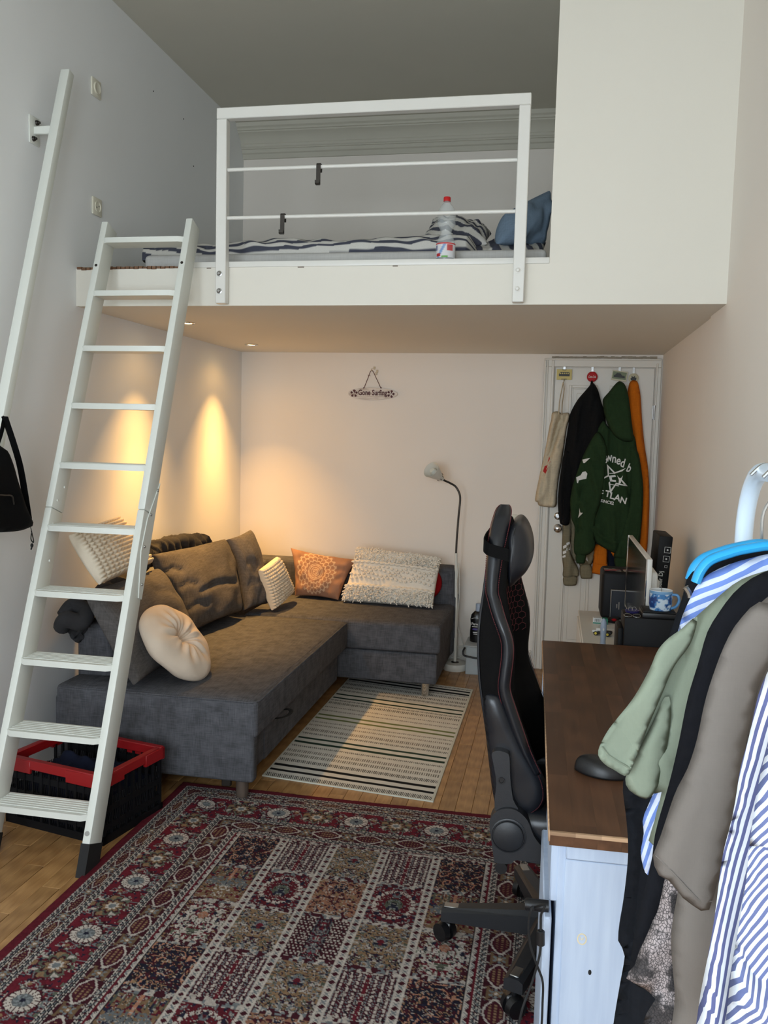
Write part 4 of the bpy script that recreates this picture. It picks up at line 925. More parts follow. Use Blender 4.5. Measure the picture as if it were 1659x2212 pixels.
# field of panels
F0 = 0.392; fx = X-F0; fy = Y-F0; FW = RGW-2*F0; FL = RGL-2*F0; inF = (D >= F0); NC = 5; cw = FW/NC; NR = 7; rh = FL/NR
ci = np.clip((fx/cw).astype(int), 0, NC-1); ri = np.clip((fy/rh).astype(int), 0, NR-1); lp = (fx-ci*cw)/cw*2-1; lq = (fy-ri*rh)/rh*2-1
types = [[0, 1, 2, 0, 1, 2, 0], [3, 4, 5, 3, 4, 5, 3], [5, 7, 6, 5, 7, 6, 5], [3, 4, 5, 3, 4, 5, 3], [0, 1, 2, 0, 1, 2, 0]]
for c_ in range(NC):
    for r_ in range(NR):
        k = types[c_][r_]; bm_ = inF & (ci == c_) & (ri == r_); p = lp; q = lq; ap = np.abs(p); sd = k*3.7
        a1 = vnoise(ap*6.5, q*7.8, sd); a2 = vnoise(ap*11+3, q*12.5, sd+1.5); a3 = vnoise(p*11, q*12.5, sd+c_+r_*1.3); a4 = vnoise(ap*16, q*18, sd+2.5); rr = np.hypot(p, q)
        if k == 0:
            put(bm_, NAVY*0.75); put(bm_ & (a3 > 0.30), DRED); put(bm_ & (np.abs(vnoise(p*3.4+q, q*4.2, sd+r_)) < 0.075), PEACH*1.15); put(bm_ & (np.abs(a3) < 0.06), TAN*1.1); put(bm_ & (a4 > 0.52), PEACH); put(bm_ & (a4 > 0.66), WHITE*.8); put(bm_ & (a2 < -0.55), NAVY*1.3)
        elif k == 1:
            put(bm_, TAN*0.78); put(bm_ & (a2 > 0.38), RED*0.9); put(bm_ & (a3 > 0.42) & (q < 0.3), NAVY*1.4); put(bm_ & (np.abs(q+0.05) < 0.26) & (ap < 0.75) & (a4 > -0.15), GREY*0.75); put(bm_ & (np.mod(p*4, 1) < 0.25) & (q < -0.45), SAGE*.7); put(bm_ & (np.hypot(p, q-0.45) < 0.3) & (a4 > 0), WHITE*.85); put(bm_ & (np.abs(p) < 0.05) & (q < -.2), PEACH)
        elif k == 2:
            put(bm_, DRED*1.1); md = ap*0.9+np.abs(q)**2*0.55 < 0.74+0.12*np.cos(q*8); put(bm_ & md, WHITE*0.9); put(bm_ & md & (a2 > 0.22), RED); put(bm_ & md & (a4 > 0.45), NAVY); put(bm_ & md & (np.abs(a1) < 0.07), SAGE); put(bm_ & ~md & (a4 > 0.4), TAN); put(bm_ & ~md & (np.abs(a2) < 0.06), WHITE*.7); put(bm_ & (np.hypot(p, q+0.3) < 0.17), PEACH*.9); put(bm_ & (np.hypot(p, q-0.45) < 0.22) & (a4 > -.2), SAGE*.8)
        elif k == 3:
            put(bm_, DRED*1.15); cb_ = np.mod(ap*4.4+0.07*np.sin(q*40), 1.0); put(bm_ & (cb_ < 0.36) & (np.mod(q*7+np.floor(ap*4.4)*.5, 1) < 0.8), WHITE*0.88); put(bm_ & (np.abs(cb_-0.66) < 0.11) & (np.mod(q*10, 1) < 0.6), GREY); put(bm_ & (np.abs(q) > 0.84) & (a4 > 0.0), WHITE*.75); put(bm_ & (ap < 0.06), RED)
        elif k == 4:
            put(bm_, RED*0.85); put(bm_ & (a2 > 0.35), GREY*0.8); put(bm_ & (a4 > 0.5), WHITE*0.8); put(bm_ & (np.abs(rr-0.66) < 0.07) & (np.mod(np.arctan2(q, p)*4.0, 1) < 0.7), WHITE*0.9); put(bm_ & (rr < 0.30), SAGE*.8); put(bm_ & (rr < 0.24) & (a4 > 0), GREY*1.2); put(bm_ & (rr < .1), NAVY); put(bm_ & (a1 < -0.5), NAVY)
        elif k == 5:
            put(bm_, TAN*0.95); put(bm_ & (a2 > 0.28), DRED); put(bm_ & (a2 > 0.52), WHITE*.75); put(bm_ & (a4 < -0.46), SAGE*.7); put(bm_ & (np.abs(a1) < 0.06), GREY*.85); put(bm_ & (np.hypot(p, q+0.15) < 0.26) & (a4 > -0.3), GREY); put(bm_ & (np.hypot(p, q+0.15) < 0.13), RED); put(bm_ & (a4 > .58), NAVY)
        elif k == 6:
            put(bm_, DRED*0.95); dots = (np.mod(p*7.5+0.5*np.mod(np.floor(q*9), 2), 1) < 0.45) & (np.mod(q*9, 1) < 0.5); put(bm_ & dots & (ap > 0.28), WHITE*0.85); put(bm_ & (ap < 0.26) & (a4 > 0.05), GREY*.75); put(bm_ & (ap < 0.26) & (a2 > .35), RED*1.2); put(bm_ & (ap < .26) & (a4 < -.4), NAVY); put(bm_ & (np.abs(ap-0.27) < .03), BLACK)
        else:
            put(bm_, PEACH*0.72); put(bm_ & (a2 > 0.25), DRED*1.1); put(bm_ & (a4 > 0.42), WHITE*.8); put(bm_ & (np.abs(a1) < 0.07), NAVY*1.2); put(bm_ & (np.hypot(p, q+.5) < .24) & (a4 > -.2), NAVY); put(bm_ & (a3 < -.5), TAN)
        put(bm_ & (np.abs(vnoise(ap*9+7, q*10, sd+6)) < 0.045), WHITE*0.62); put(bm_ & (vnoise(ap*17, q*19, sd+8) > 0.60), BLACK*1.3)
# row dividers then column strips
dq = rh*(1-np.abs(lq))/2; mrow = inF & (dq < 0.012); put(mrow, DRED); put(mrow & (vnoise(X*90, Y*90, 8) > 0.05), WHITE*.8); put(mrow & (vnoise(X*120, Y*120, 3) > 0.4), GREY)
dp = cw*(1-np.abs(lp))/2; mcol = inF & (dp < 0.0165); put(mcol, BLACK); s_in = inF & (dp < 0.0135); put(s_in, WHITE*0.9); zz = np.mod(Y/0.036, 1.0)-0.5; wz = np.where(lp > 0, -dp, dp)
put(s_in & (np.abs(zz)*0.036+np.abs(wz) < 0.0105), DRED); z3 = np.mod(Y/0.036+0.5, 1.0)-0.5; put(s_in & (np.abs(np.abs(z3)*0.036-np.abs(wz)) < 0.0025) & (np.abs(wz) < 0.009), GREY)
img *= (1+0.20*vnoise(X*150, Y*150, 1))[..., None]
H_ = 0.008+0.0012*vnoise(X*7, Y*7, 5)+0.0006*vnoise(X*160, Y*160, 2)
Pg = np.stack([RGX0+X, RGY0-Y, H_], -1); gr = Geo()
idx = np.arange(nx_*ny_).reshape(nx_, ny_)
Vp = Pg.reshape(-1, 3); rim = np.r_[idx[:, 0], idx[-1, 1:], idx[-2::-1, -1], idx[0, -2:0:-1]]; low = Vp[rim].copy(); low[:, 2] = 0.0006
q4 = np.stack([idx[:-1, :-1], idx[:-1, 1:], idx[1:, 1:], idx[1:, :-1]], -1).reshape(-1, 4); m_ = len(rim); o_ = len(Vp)
sk = np.stack([rim, np.roll(rim, -1), o_+(np.arange(m_)+1) % m_, o_+np.arange(m_)], -1)
Q4 = np.vstack([q4, sk]).astype(np.int32); Va = np.vstack([Vp, low]); Ca = np.vstack([img.reshape(-1, 3), np.tile(RED*.6, (m_, 1))])
O = np.array([RGX0+RGW/2, RGY0-RGL/2, 0.0]); me = bpy.data.meshes.new('patterned_rug'); me.vertices.add(len(Va)); me.vertices.foreach_set('co', (Va-O).astype(np.float32).ravel())
me.loops.add(Q4.size); me.loops.foreach_set('vertex_index', Q4.ravel()); me.polygons.add(len(Q4)); me.polygons.foreach_set('loop_start', np.arange(0, Q4.size, 4, dtype=np.int32)); me.update(calc_edges=True); me.validate()
ca = me.color_attributes.new('Col', 'FLOAT_COLOR', 'POINT'); cc = np.ones((len(Va), 4), np.float32); cc[:, :3] = np.clip(Ca, 0, 1); ca.data.foreach_set('color', cc.ravel()); me.materials.append(MATS['rug_pile']); me.shade_smooth()
rug = bpy.data.objects.new('patterned_rug', me); rug.location = O; COL.objects.link(rug)
tag(rug, 'large red oriental rug with garden panels and floral borders', 'rug')

# ================================================================== folding crate
plain('crate_red', (148, 14, 20), 0.45, var=0.06)
plain('crate_black', (14, 14, 17), 0.6, var=0.1, spec=0.2)
c0, c1, c2 = np.array([0.128, -2.842, 0]), np.array([0.588, -2.938, 0]), np.array([0.626, -2.590, 0]); c2 = c1+(c2-c1)*0.95
ex = (c1-c0)/np.linalg.norm(c1-c0); ey = np.array([-ex[1], ex[0], 0]); LX = np.linalg.norm(c1-c0); LY = 0.345; cc_ = c0+ex*LX/2+ey*LY/2+np.array([0.0, 0.0, 0.0]); CH = 0.262
crate = thing('folding_crate', cc_, 'black plastic folding crate with a red rim behind the ladder', 'crate')
ez = np.array([0, 0, 1.0])
def cb_box(g, a0, a1, b0, b1, z0, z1, r=0.0):
    ctr = cc_+ex*(a0+a1)/2+ey*(b0+b1)/2+ez*(z0+z1)/2; g.obox(ctr, ex, ey, ez, (a1-a0, b1-b0, z1-z0), r, 1)
hx, hy = LX/2, LY/2
g = Geo(); cb_box(g, -hx+.01, hx-.01, -hy+.01, hy-.01, 0.004, 0.016); cb_box(g, -hx, hx, -hy, -hy+.02, 0, 0.03); cb_box(g, -hx, hx, hy-.02, hy, 0, 0.03); cb_box(g, -hx, -hx+.02, -hy, hy, 0, 0.03); cb_box(g, hx-.02, hx, -hy, hy, 0, 0.03); build('crate_bottom', g, 'crate_black', crate)
for sgn in (-1, 1):
    g = Geo(); b0, b1 = (-hy+.002, -hy+.014) if sgn < 0 else (hy-.014, hy-.002)
    n = 11
    for k in range(n+1): a = -hx+.012+k*(LX-.024)/n; w_ = 0.012 if k % 4 == 0 else 0.006; cb_box(g, a-w_/2, a+w_/2, b0, b1, 0.028, 0.222)
    for z in (0.06, 0.125, 0.19): cb_box(g, -hx+.01, hx-.01, b0+.003, b1-.001, z-.012, z+.012)
    for k in range(44): a = -hx+.015+k*(LX-.03)/44; p = cc_+ex*a+ey*(b0+b1)/2; g.tube([p+ez*0.035, p+ex*0.02+ez*0.215], 0.0022, 4)
    build('crate_side', g, 'crate_black', crate)
    g = Geo(); a0, a1 = (-hx+.002, -hx+.014) if sgn < 0 else (hx-.014, hx-.002)
    for k in range(9): b_ = -hy+.012+k*(LY-.024)/8; w_ = 0.012 if k % 4 == 0 else 0.006; cb_box(g, a0, a1, b_-w_/2, b_+w_/2, 0.028, 0.222 if not (sgn < 0 and 2 <= k <= 5) else 0.165)
    for z in (0.06, 0.125): cb_box(g, a0+.003, a1-.001, -hy+.01, hy-.01, z-.012, z+.012)
    for k in range(32):
        b_ = -hy+.015+k*(LY-.03)/32; p = cc_+ex*(a0+a1)/2+ey*b_; g.tube([p+ez*0.035, p+ey*0.02+ez*0.165], 0.0022, 4)
    build('crate_side', g, 'crate_black', crate)
g = Geo(); z0, z1 = 0.218, CH; w_ = 0.022
for (a0, a1, b0, b1) in ((-hx-.004, hx+.004, -hy-.004, -hy+w_), (-hx-.004, hx+.004, hy-w_, hy+.004), (-hx-.004, -hx+w_, -hy+w_, hy-w_), (hx-w_, hx+.004, -hy+w_, hy-w_)): cb_box(g, a0, a1, b0, b1, z0+.008, z1, 0.003)
for (a0, a1) in ((-hx-.006, -hx+.13), (hx-.17, hx+.006)):
    cb_box(g, a0, a1, -hy-.006, -hy+.01, z0-.008, z1-.004, 0.002); cb_box(g, a0, a1, hy-.01, hy+.006, z0-.008, z1-.004, 0.002)
for (b0, b1) in ((-hy-.006, -hy+.11), (hy-.11, hy+.006)): cb_box(g, hx-.01, hx+.006, b0, b1, z0-.006, z1-.004, 0.002); cb_box(g, -hx-.006, -hx+.01, b0, b1, z0-.006, z1-.004, 0.002)
build('crate_rim', g, 'crate_red', crate)
plain('navy_cloth', (22, 26, 42), 0.95, var=0.2, scale=20, bump=0.2, bscale=200, spec=0.15)
n = 46; A_, B_ = np.meshgrid(np.linspace(-1, 1, n), np.linspace(-1, 1, n), indexing='ij'); Hh = 0.14+0.085*np.clip((1-A_**4)*(1-B_**4), 0, 1)*(0.75+0.45*vnoise(A_*2.1, B_*2.1, 2))+0.022*vnoise(A_*6, B_*6, 5)
Pc = cc_+(A_*(hx-.028))[..., None]*ex+(B_*(hy-.028))[..., None]*ey+Hh[..., None]*ez; Pl = Pc.copy(); Pl[..., 2] = 0.018
g = Geo().grid(Pc); g.grid(Pl[::-1])
idx = np.arange(n*n).reshape(n, n); rim = list(idx[:, 0])+list(idx[-1, 1:])+list(idx[-2::-1, -1])+list(idx[0, -2:0:-1]); mir = lambda i: n*n+(n-1-i//n)*n+i % n
g.f += [(int(rim[i]), int(rim[(i+1) % len(rim)]), int(mir(rim[(i+1) % len(rim)])), int(mir(rim[i]))) for i in range(len(rim))]
tag(build('folded_clothes', g, 'navy_cloth', sharp=180), 'heap of dark navy clothes inside the red-rimmed crate', 'clothes')

# ================================================================== gaming chair
a = N('faux_leather'); nz = a.noise(a.coord(), 260, 3); a.base(a.mix(a.noise(a.coord(), 8), lin((17, 19, 24)), lin((26, 28, 34)))); a.bump(nz, 0.12, 0.001); a.fin(0.34, 0, 0.5)
plain('chair_fabric', (13, 12, 12), 0.9, var=0.15, scale=40, bump=0.2, bscale=500, spec=0.12)
plain('chair_plastic', (34, 35, 38), 0.45, var=0.06, bump=0.15, bscale=500)
plain('stitch_red', (96, 36, 40), 0.8, var=0.1)
plain('castor_black', (18, 18, 20), 0.3, var=0.05)
CCX, CCY = 2.185, -3.245
SKEW = 0.055                                     # the back is turned a little towards the window
chair = thing('gaming_chair', (CCX, CCY, 0), 'black faux leather gaming chair with red stitching at the desk', 'chair')
HWY = 0.245                                      # half width of the back
NY = CCY-HWY; FY = CCY+HWY
# side silhouette rows: photo row, back edge, front edge of the near wing
rows = [(1110, 1080, 1092), (1114, 1071, 1096), (1124, 1062, 1100), (1150, 1053, 1101), (1190, 1046, 1097), (1240, 1041, 1090), (1290, 1036, 1088), (1340, 1031, 1099), (1390, 1028, 1110), (1430, 1028, 1113), (1480, 1031, 1108),
        (1520, 1036, 1108), (1560, 1042, 1124), (1600, 1048, 1140), (1650, 1055, 1158), (1690, 1060, 1172), (1720, 1064, 1176), (1748, 1072, 1166), (1764, 1086, 1140)]
prof = []
for v, ub, uf in rows:
    pb, pf_ = at(ub, v, y=NY), at(uf, v, y=NY); prof.append((pb[2], pb[0], pf_[0]))
prof = prof[::-1]                                # bottom to top
zz = np.array([p[0] for p in prof]); xb = np.array([p[1] for p in prof]); xf = np.array([p[2] for p in prof])
nz_ = 64; Zs = np.linspace(zz[0], zz[-1], nz_); Zs = zz[0]+(zz[-1]-zz[0])*(0.5-0.5*np.cos(np.linspace(0, math.pi, nz_)))
XB = np.interp(Zs, zz, xb); XF = np.interp(Zs, zz, xf); hgt = (Zs-zz[0])/(zz[-1]-zz[0])
HW = HWY*np.interp(hgt, [0, 0.05, 0.2, 0.45, 0.62, 0.72, 0.8, 0.9, 0.97, 1.0], [0.80, 0.93, 1.0, 1.0, 0.98, 0.84, 0.76, 0.66, 0.50, 0.34])
# cross-section in y: wings at both sides stand forward, the middle lies back
sec = []
for s_ in np.linspace(-1, 1, 25):
    wing = np.interp(abs(s_), [0, 0.5, 0.66, 0.80, 0.93, 1.0], [0.42, 0.46, 0.62, 0.95, 1.0, 0.80]); sec.append((s_, wing, True))
for s_ in np.linspace(1, -1, 17):
    sec.append((s_*0.985, 0.0 if abs(s_) < 0.8 else 0.12*((abs(s_)-0.8)/0.2)**2, False))
PA = np.zeros((len(sec), nz_, 3))
for i, (s_, w_, fr) in enumerate(sec):
    yy = CCY+s_*HW; d = XF-XB
    mid = np.where(hgt > 0.66, 0.82, 1.0)
    wv = w_ if not fr else (w_*(1-np.clip((hgt-0.66)*6, 0, 1))+max(w_, 0.82)*np.clip((hgt-0.66)*6, 0, 1))
    PA[i, :, 0] = XB+d*wv+SKEW*(yy-NY); PA[i, :, 1] = yy; PA[i, :, 2] = Zs-0.030*np.clip((hgt-0.82)/0.18, 0, 1)-0.075*np.clip((hgt-0.78)/0.22, 0, 1)*np.clip((s_+0.7)/1.7, 0, 1)
g = Geo().grid(PA, True); n_ = len(sec); g.f.append(tuple(i*nz_ for i in range(n_))); g.f.append(tuple(i*nz_+nz_-1 for i in reversed(range(n_))))
back = build('backrest', g, 'chair_fabric', chair, sharp=180)
# raised leather bolsters along both wings with stitching at both edges
band = [(1109, 1082, 11), (1116, 1081, 17), (1130, 1079, 20), (1160, 1073, 21), (1220, 1064, 18), (1285, 1060, 14), (1310, 1066, 14), (1340, 1076, 14), (1390, 1094, 13), (1425, 1096, 13), (1460, 1092, 13), (1495, 1089, 13), (1530, 1098, 14), (1560, 1108, 14), (1595, 1120, 14), (1635, 1136, 12), (1680, 1158, 10)]
def band_pts(yp, k): return smooth_path([at(u+k*w, v, y=NY) for v, u, w in band], 5)
cpt = np.array(band_pts(NY, 0)); lpt = np.array(band_pts(NY, -1)); rpt = np.array(band_pts(NY, 1))
hz = np.interp(cpt[:, 2], Zs, HW)
for sg in (-1, 1):
    n = 14; m = len(cpt); PB = np.zeros((m, n, 3))
    for i in range(m):
        wd = np.linalg.norm(rpt[i]-lpt[i])/2
        for k in range(n):
            t = math.pi*2*k/n; ox = math.cos(t)*wd; oy = math.sin(t); PB[i, k] = (cpt[i, 0]+ox+(SKEW*2*HWY if sg > 0 else 0), CCY+sg*(hz[i]-0.012+0.030*max(-0.3, oy)), cpt[i, 2]-(0.5*max(0, cpt[i, 2]-1.08) if sg > 0 else 0))
    g = Geo().grid(np.concatenate([PB, PB[:, :1]], 1)); g.f.append(tuple(range(n))); g.f.append(tuple((m-1)*(n+1)+k for k in reversed(range(n))))
    bo = build('bolster', g, 'faux_leather', back, sharp=180)
    for E_ in (lpt, rpt):
        g = Geo(); P_ = [(p[0]+(SKEW*2*HWY if sg > 0 else 0), CCY+sg*(hz[i]+0.0045), p[2]-(0.5*max(0, p[2]-1.08) if sg > 0 else 0)) for i, p in enumerate(E_)]
        L = [np.array(p) for p in P_]
        for i in range(0, len(L)-1):
            for j in range(3): g.tube([lerp(L[i], L[i+1], (j+0.15)/3), lerp(L[i], L[i+1], (j+0.75)/3)], 0.0011, 4)
        o = build('stitching', g, 'stitch_red', bo); o['kind'] = 'stuff'
# leather side panel low on the near wing, seamed along its front edge
sp_o = [(1044, 1512), (1062, 1500), (1086, 1512), (1104, 1548), (1122, 1588), (1142, 1626), (1170, 1676), (1182, 1708), (1180, 1738), (1160, 1762), (1128, 1770), (1082, 1768), (1066, 1730), (1054, 1640), (1046, 1560)]
sp_y = CCY-0.95*HWY; sp_f = Puff(upx(sp_o, sp_y), 0.026, 0.035, org=(0, sp_y, 0), h=0.010, back=0.3, folds=lambda a, b: 0.002*vnoise(a*30, b*18)); spo = build('side_panel', sp_f.g, 'faux_leather', back, sharp=180)
sp_l = [np.array(q) for q in sp_f.surf(*zip(*[tuple(q) for q in smooth_path(upx([(1090, 1530), (1108, 1572), (1130, 1616), (1160, 1672), (1172, 1706), (1170, 1734), (1152, 1754), (1126, 1762)], sp_y), 5)]), 0.001)]
g = Geo()
for i in range(len(sp_l)-1):
    for j in range(2): g.tube([lerp(sp_l[i], sp_l[i+1], (j+0.15)/2), lerp(sp_l[i], sp_l[i+1], (j+0.7)/2)], 0.0009, 4)
o = build('stitching', g, 'stitch_red', spo); o['kind'] = 'stuff'
# far wing's inner face: quilted hexagons stitched in red
g = Geo(); hx_c = at(1108, 1330, y=FY-0.09)
def front_x(y, z):
    s_ = abs((y-CCY)/np.interp(z, Zs, HW)); w_ = np.interp(s_, [0, 0.5, 0.66, 0.80, 0.93, 1.0], [0.42, 0.46, 0.62, 0.95, 1.0, 0.80]); return SKEW*(y-NY)+np.interp(z, Zs, XB)+(np.interp(z, Zs, XF)-np.interp(z, Zs, XB))*w_
rh_ = 0.0115
for row in range(10):
    for c_ in range(18):
        yc = CCY-0.14+c_*rh_*1.72+(rh_*0.86 if row % 2 else 0); zc = 0.93+row*rh_*1.5
        pts = [(front_x(yc+rh_*math.sin(math.pi/3*k), zc+rh_*math.cos(math.pi/3*k))+0.002, yc+rh_*math.sin(math.pi/3*k), zc+rh_*math.cos(math.pi/3*k)) for k in range(4)]
        if yc > CCY+0.185: continue
        g.tube(pts, 0.0009, 4)
o = build('quilt_stitching', g, 'stitch_red', back); o['kind'] = 'stuff'
g = Geo(); P_ = [(XB[i]+0.004+SKEW*(HWY-HW[i]), CCY-HW[i]*0.93, Zs[i]) for i in range(4, nz_-8)]; g.tube(P_, 0.0035, 6); build('edge_piping', g, 'faux_leather', back)
# neck pillow on an elastic strap
pz0, pz1 = at(1100, 1270, y=CCY-0.15)[2], at(1120, 1124, y=CCY-0.15)[2]
def pp(u, v, y): return at(u, v, y=y)
ring = []
NYP = CCY-0.165
sil = [(1101, 1271), (1096, 1240), (1094, 1200), (1095, 1170), (1100, 1150), (1108, 1134), (1122, 1126), (1136, 1136), (1147, 1160), (1152, 1188), (1150, 1215), (1138, 1240), (1120, 1258), (1110, 1268)]
cy_p = CCY-0.02; S3 = np.array(smooth_path([at(u, v, y=cy_p-0.05) for u, v in sil], 4, True)); cen = S3.mean(0); nlay = 17; PN = np.zeros((nlay, len(S3), 3))
for i in range(nlay):
    s_ = -1+2*i/(nlay-1); k = (max(0, 1-abs(s_)**4))**0.5; seam = np.array([at(1103, 0, y=cy_p)[0]*0, 0, 0])
    for j, p in enumerate(S3):
        q = p-cen; cx_ = 0.18+0.82*k; cz_ = 0.62+0.38*k; PN[i, j] = (cen[0]-0.012*(1-k)+q[0]*cx_, CCY-0.02+s_*0.15, cen[2]+q[2]*cz_)
g = Geo().grid(np.concatenate([PN, PN[:, :1]], 1)); m = len(S3)+1; g.f.append(tuple(range(len(S3)))); g.f.append(tuple((nlay-1)*m+k for k in reversed(range(len(S3)))))
seam_i = 1; npil = build('neck_pillow', g, 'faux_leather', chair, sharp=180)
g = Geo().tube(smooth_path([at(u, v, y=CCY-0.168) for u, v in ((1112, 1150), (1109, 1165), (1106, 1185), (1104, 1210), (1103, 1240), (1102, 1266))], 5), 0.0022, 6); build('seam', g, 'castor_black', npil)
g = Geo(); sy_ = NY+0.035; cyl_ = [at(u, v, y=sy_) for u, v in ((1100, 1208), (1085, 1203), (1060, 1196), (1047, 1186))]; cyl_ += [(cyl_[-1][0]-0.004, CCY+k*0.05, cyl_[-1][2]+0.004) for k in (-2, 0, 2, 3.6)]
P_ = smooth_path(cyl_, 5)
V_ = []; F_ = []
for i, p in enumerate(P_): V_ += [(p[0], p[1], p[2]-0.016), (p[0], p[1], p[2]+0.016)]
F_ = [(2*i, 2*i+1, 2*i+3, 2*i+2) for i in range(len(P_)-1)]
off = np.array([-0.003, -0.003, 0]); V2 = [tuple(np.array(v)+off) for v in V_]; nV = len(V_)
g.add(V_+V2, F_+[tuple(nV+i for i in reversed(f)) for f in F_]+[(2*i, 2*i+2, nV+2*i+2, nV+2*i) for i in range(len(P_)-1)]+[(2*i+1, nV+2*i+1, nV+2*i+3, 2*i+3) for i in range(len(P_)-1)]); build('strap', g, 'chair_fabric', npil)
# seat
g = Geo().box((2.03, CCY-0.25, 0.40), (2.50, CCY+0.25, 0.50), 0.04, 4); g.box((2.06, CCY-0.275, 0.42), (2.46, CCY-0.18, 0.535), 0.035, 4); g.box((2.06, CCY+0.18, 0.42), (2.46, CCY+0.275, 0.535), 0.035, 4); build('seat', g, 'faux_leather', chair, sharp=60)
# recliner bracket: arm up the back, round cover, foot to the seat
yb = NY-0.03
def br(pts, y): return [tuple(at(u, v, y=y)) for u, v in pts]
arm = [(1062, 1640), (1066, 1632), (1078, 1630), (1092, 1634), (1100, 1643), (1102, 1690), (1108, 1735), (1118, 1760), (1075, 1765), (1068, 1740), (1072, 1700), (1066, 1660)]
g = Geo().prism(br(smooth_path(arm, 3, True), yb-0.012), (0, 0.03, 0)); build('recline_arm', g, 'chair_plastic', chair, sharp=30)
cov = [(1057, 1790), (1063, 1770), (1080, 1757), (1102, 1755), (1122, 1763), (1140, 1782), (1152, 1812), (1170, 1836), (1194, 1850), (1206, 1876), (1190, 1880), (1118, 1866), (1104, 1874), (1072, 1872), (1066, 1860), (1062, 1830)]
g = Geo().prism(br(smooth_path(cov, 3, True), yb-0.022), (0, 0.045, 0)); cv = build('recline_cover', g, 'chair_plastic', chair, sharp=30)
dc = at(1098, 1813, y=yb-0.022); M = Matrix.Translation(Vector(dc)) @ RY; r_ = 0.0455
build('cover_disc', Geo().lathe([(r_, -0.004), (r_, 0.002), (r_*0.93, 0.003), (r_*0.90, -0.0005), (r_*0.86, -0.0005), (r_*0.84, 0.006), (r_*0.78, 0.008), (0.001, 0.008)], 40, M), 'chair_plastic', cv)
bp = at(1083, 1694, y=yb-0.012); build('bolt', Geo().lathe([(0.009, 0), (0.009, 0.003), (0.006, 0.003), (0.005, 0.001), (0.001, 0.001)], 16, Matrix.Translation(Vector(bp)) @ RY), 'black_plastic', chair)
g = Geo().box((2.10, CCY-0.27, 0.40), (2.36, CCY-0.22, 0.425), 0.008, 2); g.cyl((2.04, NY-0.01, 0.372), (2.04, FY+0.01, 0.372), 0.016, n=14); g.box((2.06, CCY-0.14, 0.34), (2.36, CCY+0.14, 0.40), 0.015, 2); build('seat_mechanism', g, 'black_plastic', chair)
build('recline_lever', Geo().tube([(2.18, CCY-0.24, 0.39), (2.20, CCY-0.30, 0.385), (2.27, CCY-0.32, 0.38)], [0.010, 0.010, 0.014], 10), 'black_plastic', chair)
build('gas_lift', Geo().lathe([(0.028, 0.10), (0.028, 0.24), (0.018, 0.245), (0.018, 0.36)], 20, Matrix.Translation((CCX, CCY, 0))), 'black_plastic', chair)
build('hub', Geo().lathe([(0.035, 0.075), (0.045, 0.085), (0.045, 0.135), (0.035, 0.15), (0.001, 0.15)], 24, Matrix.Translation((CCX, CCY, 0))), 'chair_plastic', chair)
for k in range(5):
    an = math.radians(180-72*k); d = np.array([math.cos(an), math.sin(an), 0]); sd = np.array([-d[1], d[0], 0]); c0_ = np.array([CCX, CCY, 0])
    A0, A1 = c0_+d*0.03+np.array([0, 0, 0.105]), c0_+d*0.325+np.array([0, 0, 0.088])
    g = Geo(); w0, w1, h0_, h1_ = 0.036, 0.026, 0.036, 0.018; vv = []
    for (p, w_, h_) in ((A0, w0, h0_), (A1, w1, h1_)):
        for (a_, b_) in ((-1, -1), (1, -1), (1, 0.6), (0.55, 1), (-0.55, 1), (-1, 0.6)): vv.append(tuple(p+sd*a_*w_+np.array([0, 0, b_*h_])))
    g.add(vv, [(5, 4, 3, 2, 1, 0), (6, 7, 8, 9, 10, 11)]+[(i, (i+1) % 6, 6+(i+1) % 6, 6+i) for i in range(6)])
    leg = build('base_arm', g, 'chair_plastic', chair, sharp=20)
    p0, p1 = c0_+d*0.25+np.array([0, 0, 0.1125]), c0_+d*0.318+np.array([0, 0, 0.107]); ctr = (p0+p1)/2
    g = Geo().obox(ctr, d, sd, np.array([0, 0, 1.0]), (0.07, 0.026, 0.004), 0.002, 1); build('grip_inlay', g, 'steel', leg)
    cp = c0_+d*0.315; g = Geo(); sw = np.array([math.cos(an+0.9), math.sin(an+0.9), 0])
    for s_ in (-1, 1): c_ = cp+np.array([0, 0, 0.030]); g.cyl(c_+sw*s_*0.006, c_+sw*s_*0.024, 0.030, 0.026, 22)
    g.cyl(cp+np.array([0, 0, 0.03]), cp+np.array([0, 0, 0.085]), 0.009, n=10); g.obox(cp+np.array([0, 0, 0.046]), sw, np.cross(np.array([0, 0, 1.0]), sw), np.array([0, 0, 1.0]), (0.010, 0.045, 0.03), 0.004, 1)
    build('castor', g, 'castor_black', leg)

chair.location.z += 0.0098                       # its castors stand on the rug

# ================================================================== desk with stave top and white pine drawer unit
DNL, DFL = np.array([2.155, -4.030]), np.array([2.117, -2.379]); dyv = (DFL-DNL); DLEN = np.linalg.norm(dyv); dyv /= DLEN; dxv = np.array([dyv[1], -dyv[0]]); DWID = 0.60
ang_d = math.atan2(dyv[1], dyv[0])-math.pi/2
def dk(a, b, z): q = DNL+dxv*a+dyv*b; return np.array([q[0], q[1], z])
desk = thing('desk', dk(DWID/2, DLEN/2, 0), 'desk with a dark brown butcher-block top and white painted pine sides', 'desk')
DX3, DY3, DZ3 = np.array([*dxv, 0]), np.array([*dyv, 0]), np.array([0, 0, 1.0])
def dbox(g, a0, a1, b0, b1, z0, z1, r=0.0, seg=1): return g.obox(dk((a0+a1)/2, (b0+b1)/2, (z0+z1)/2), DX3, DY3, DZ3, (abs(a1-a0), abs(b1-b0), abs(z1-z0)), r, seg)
TOPZ, TT = 0.740, 0.028
core = build('desktop', dbox(Geo(), 0.004, DWID-0.004, 0.004, DLEN-0.004, TOPZ-TT, TOPZ-0.0025), 'desk_walnut', desk, smooth=False)
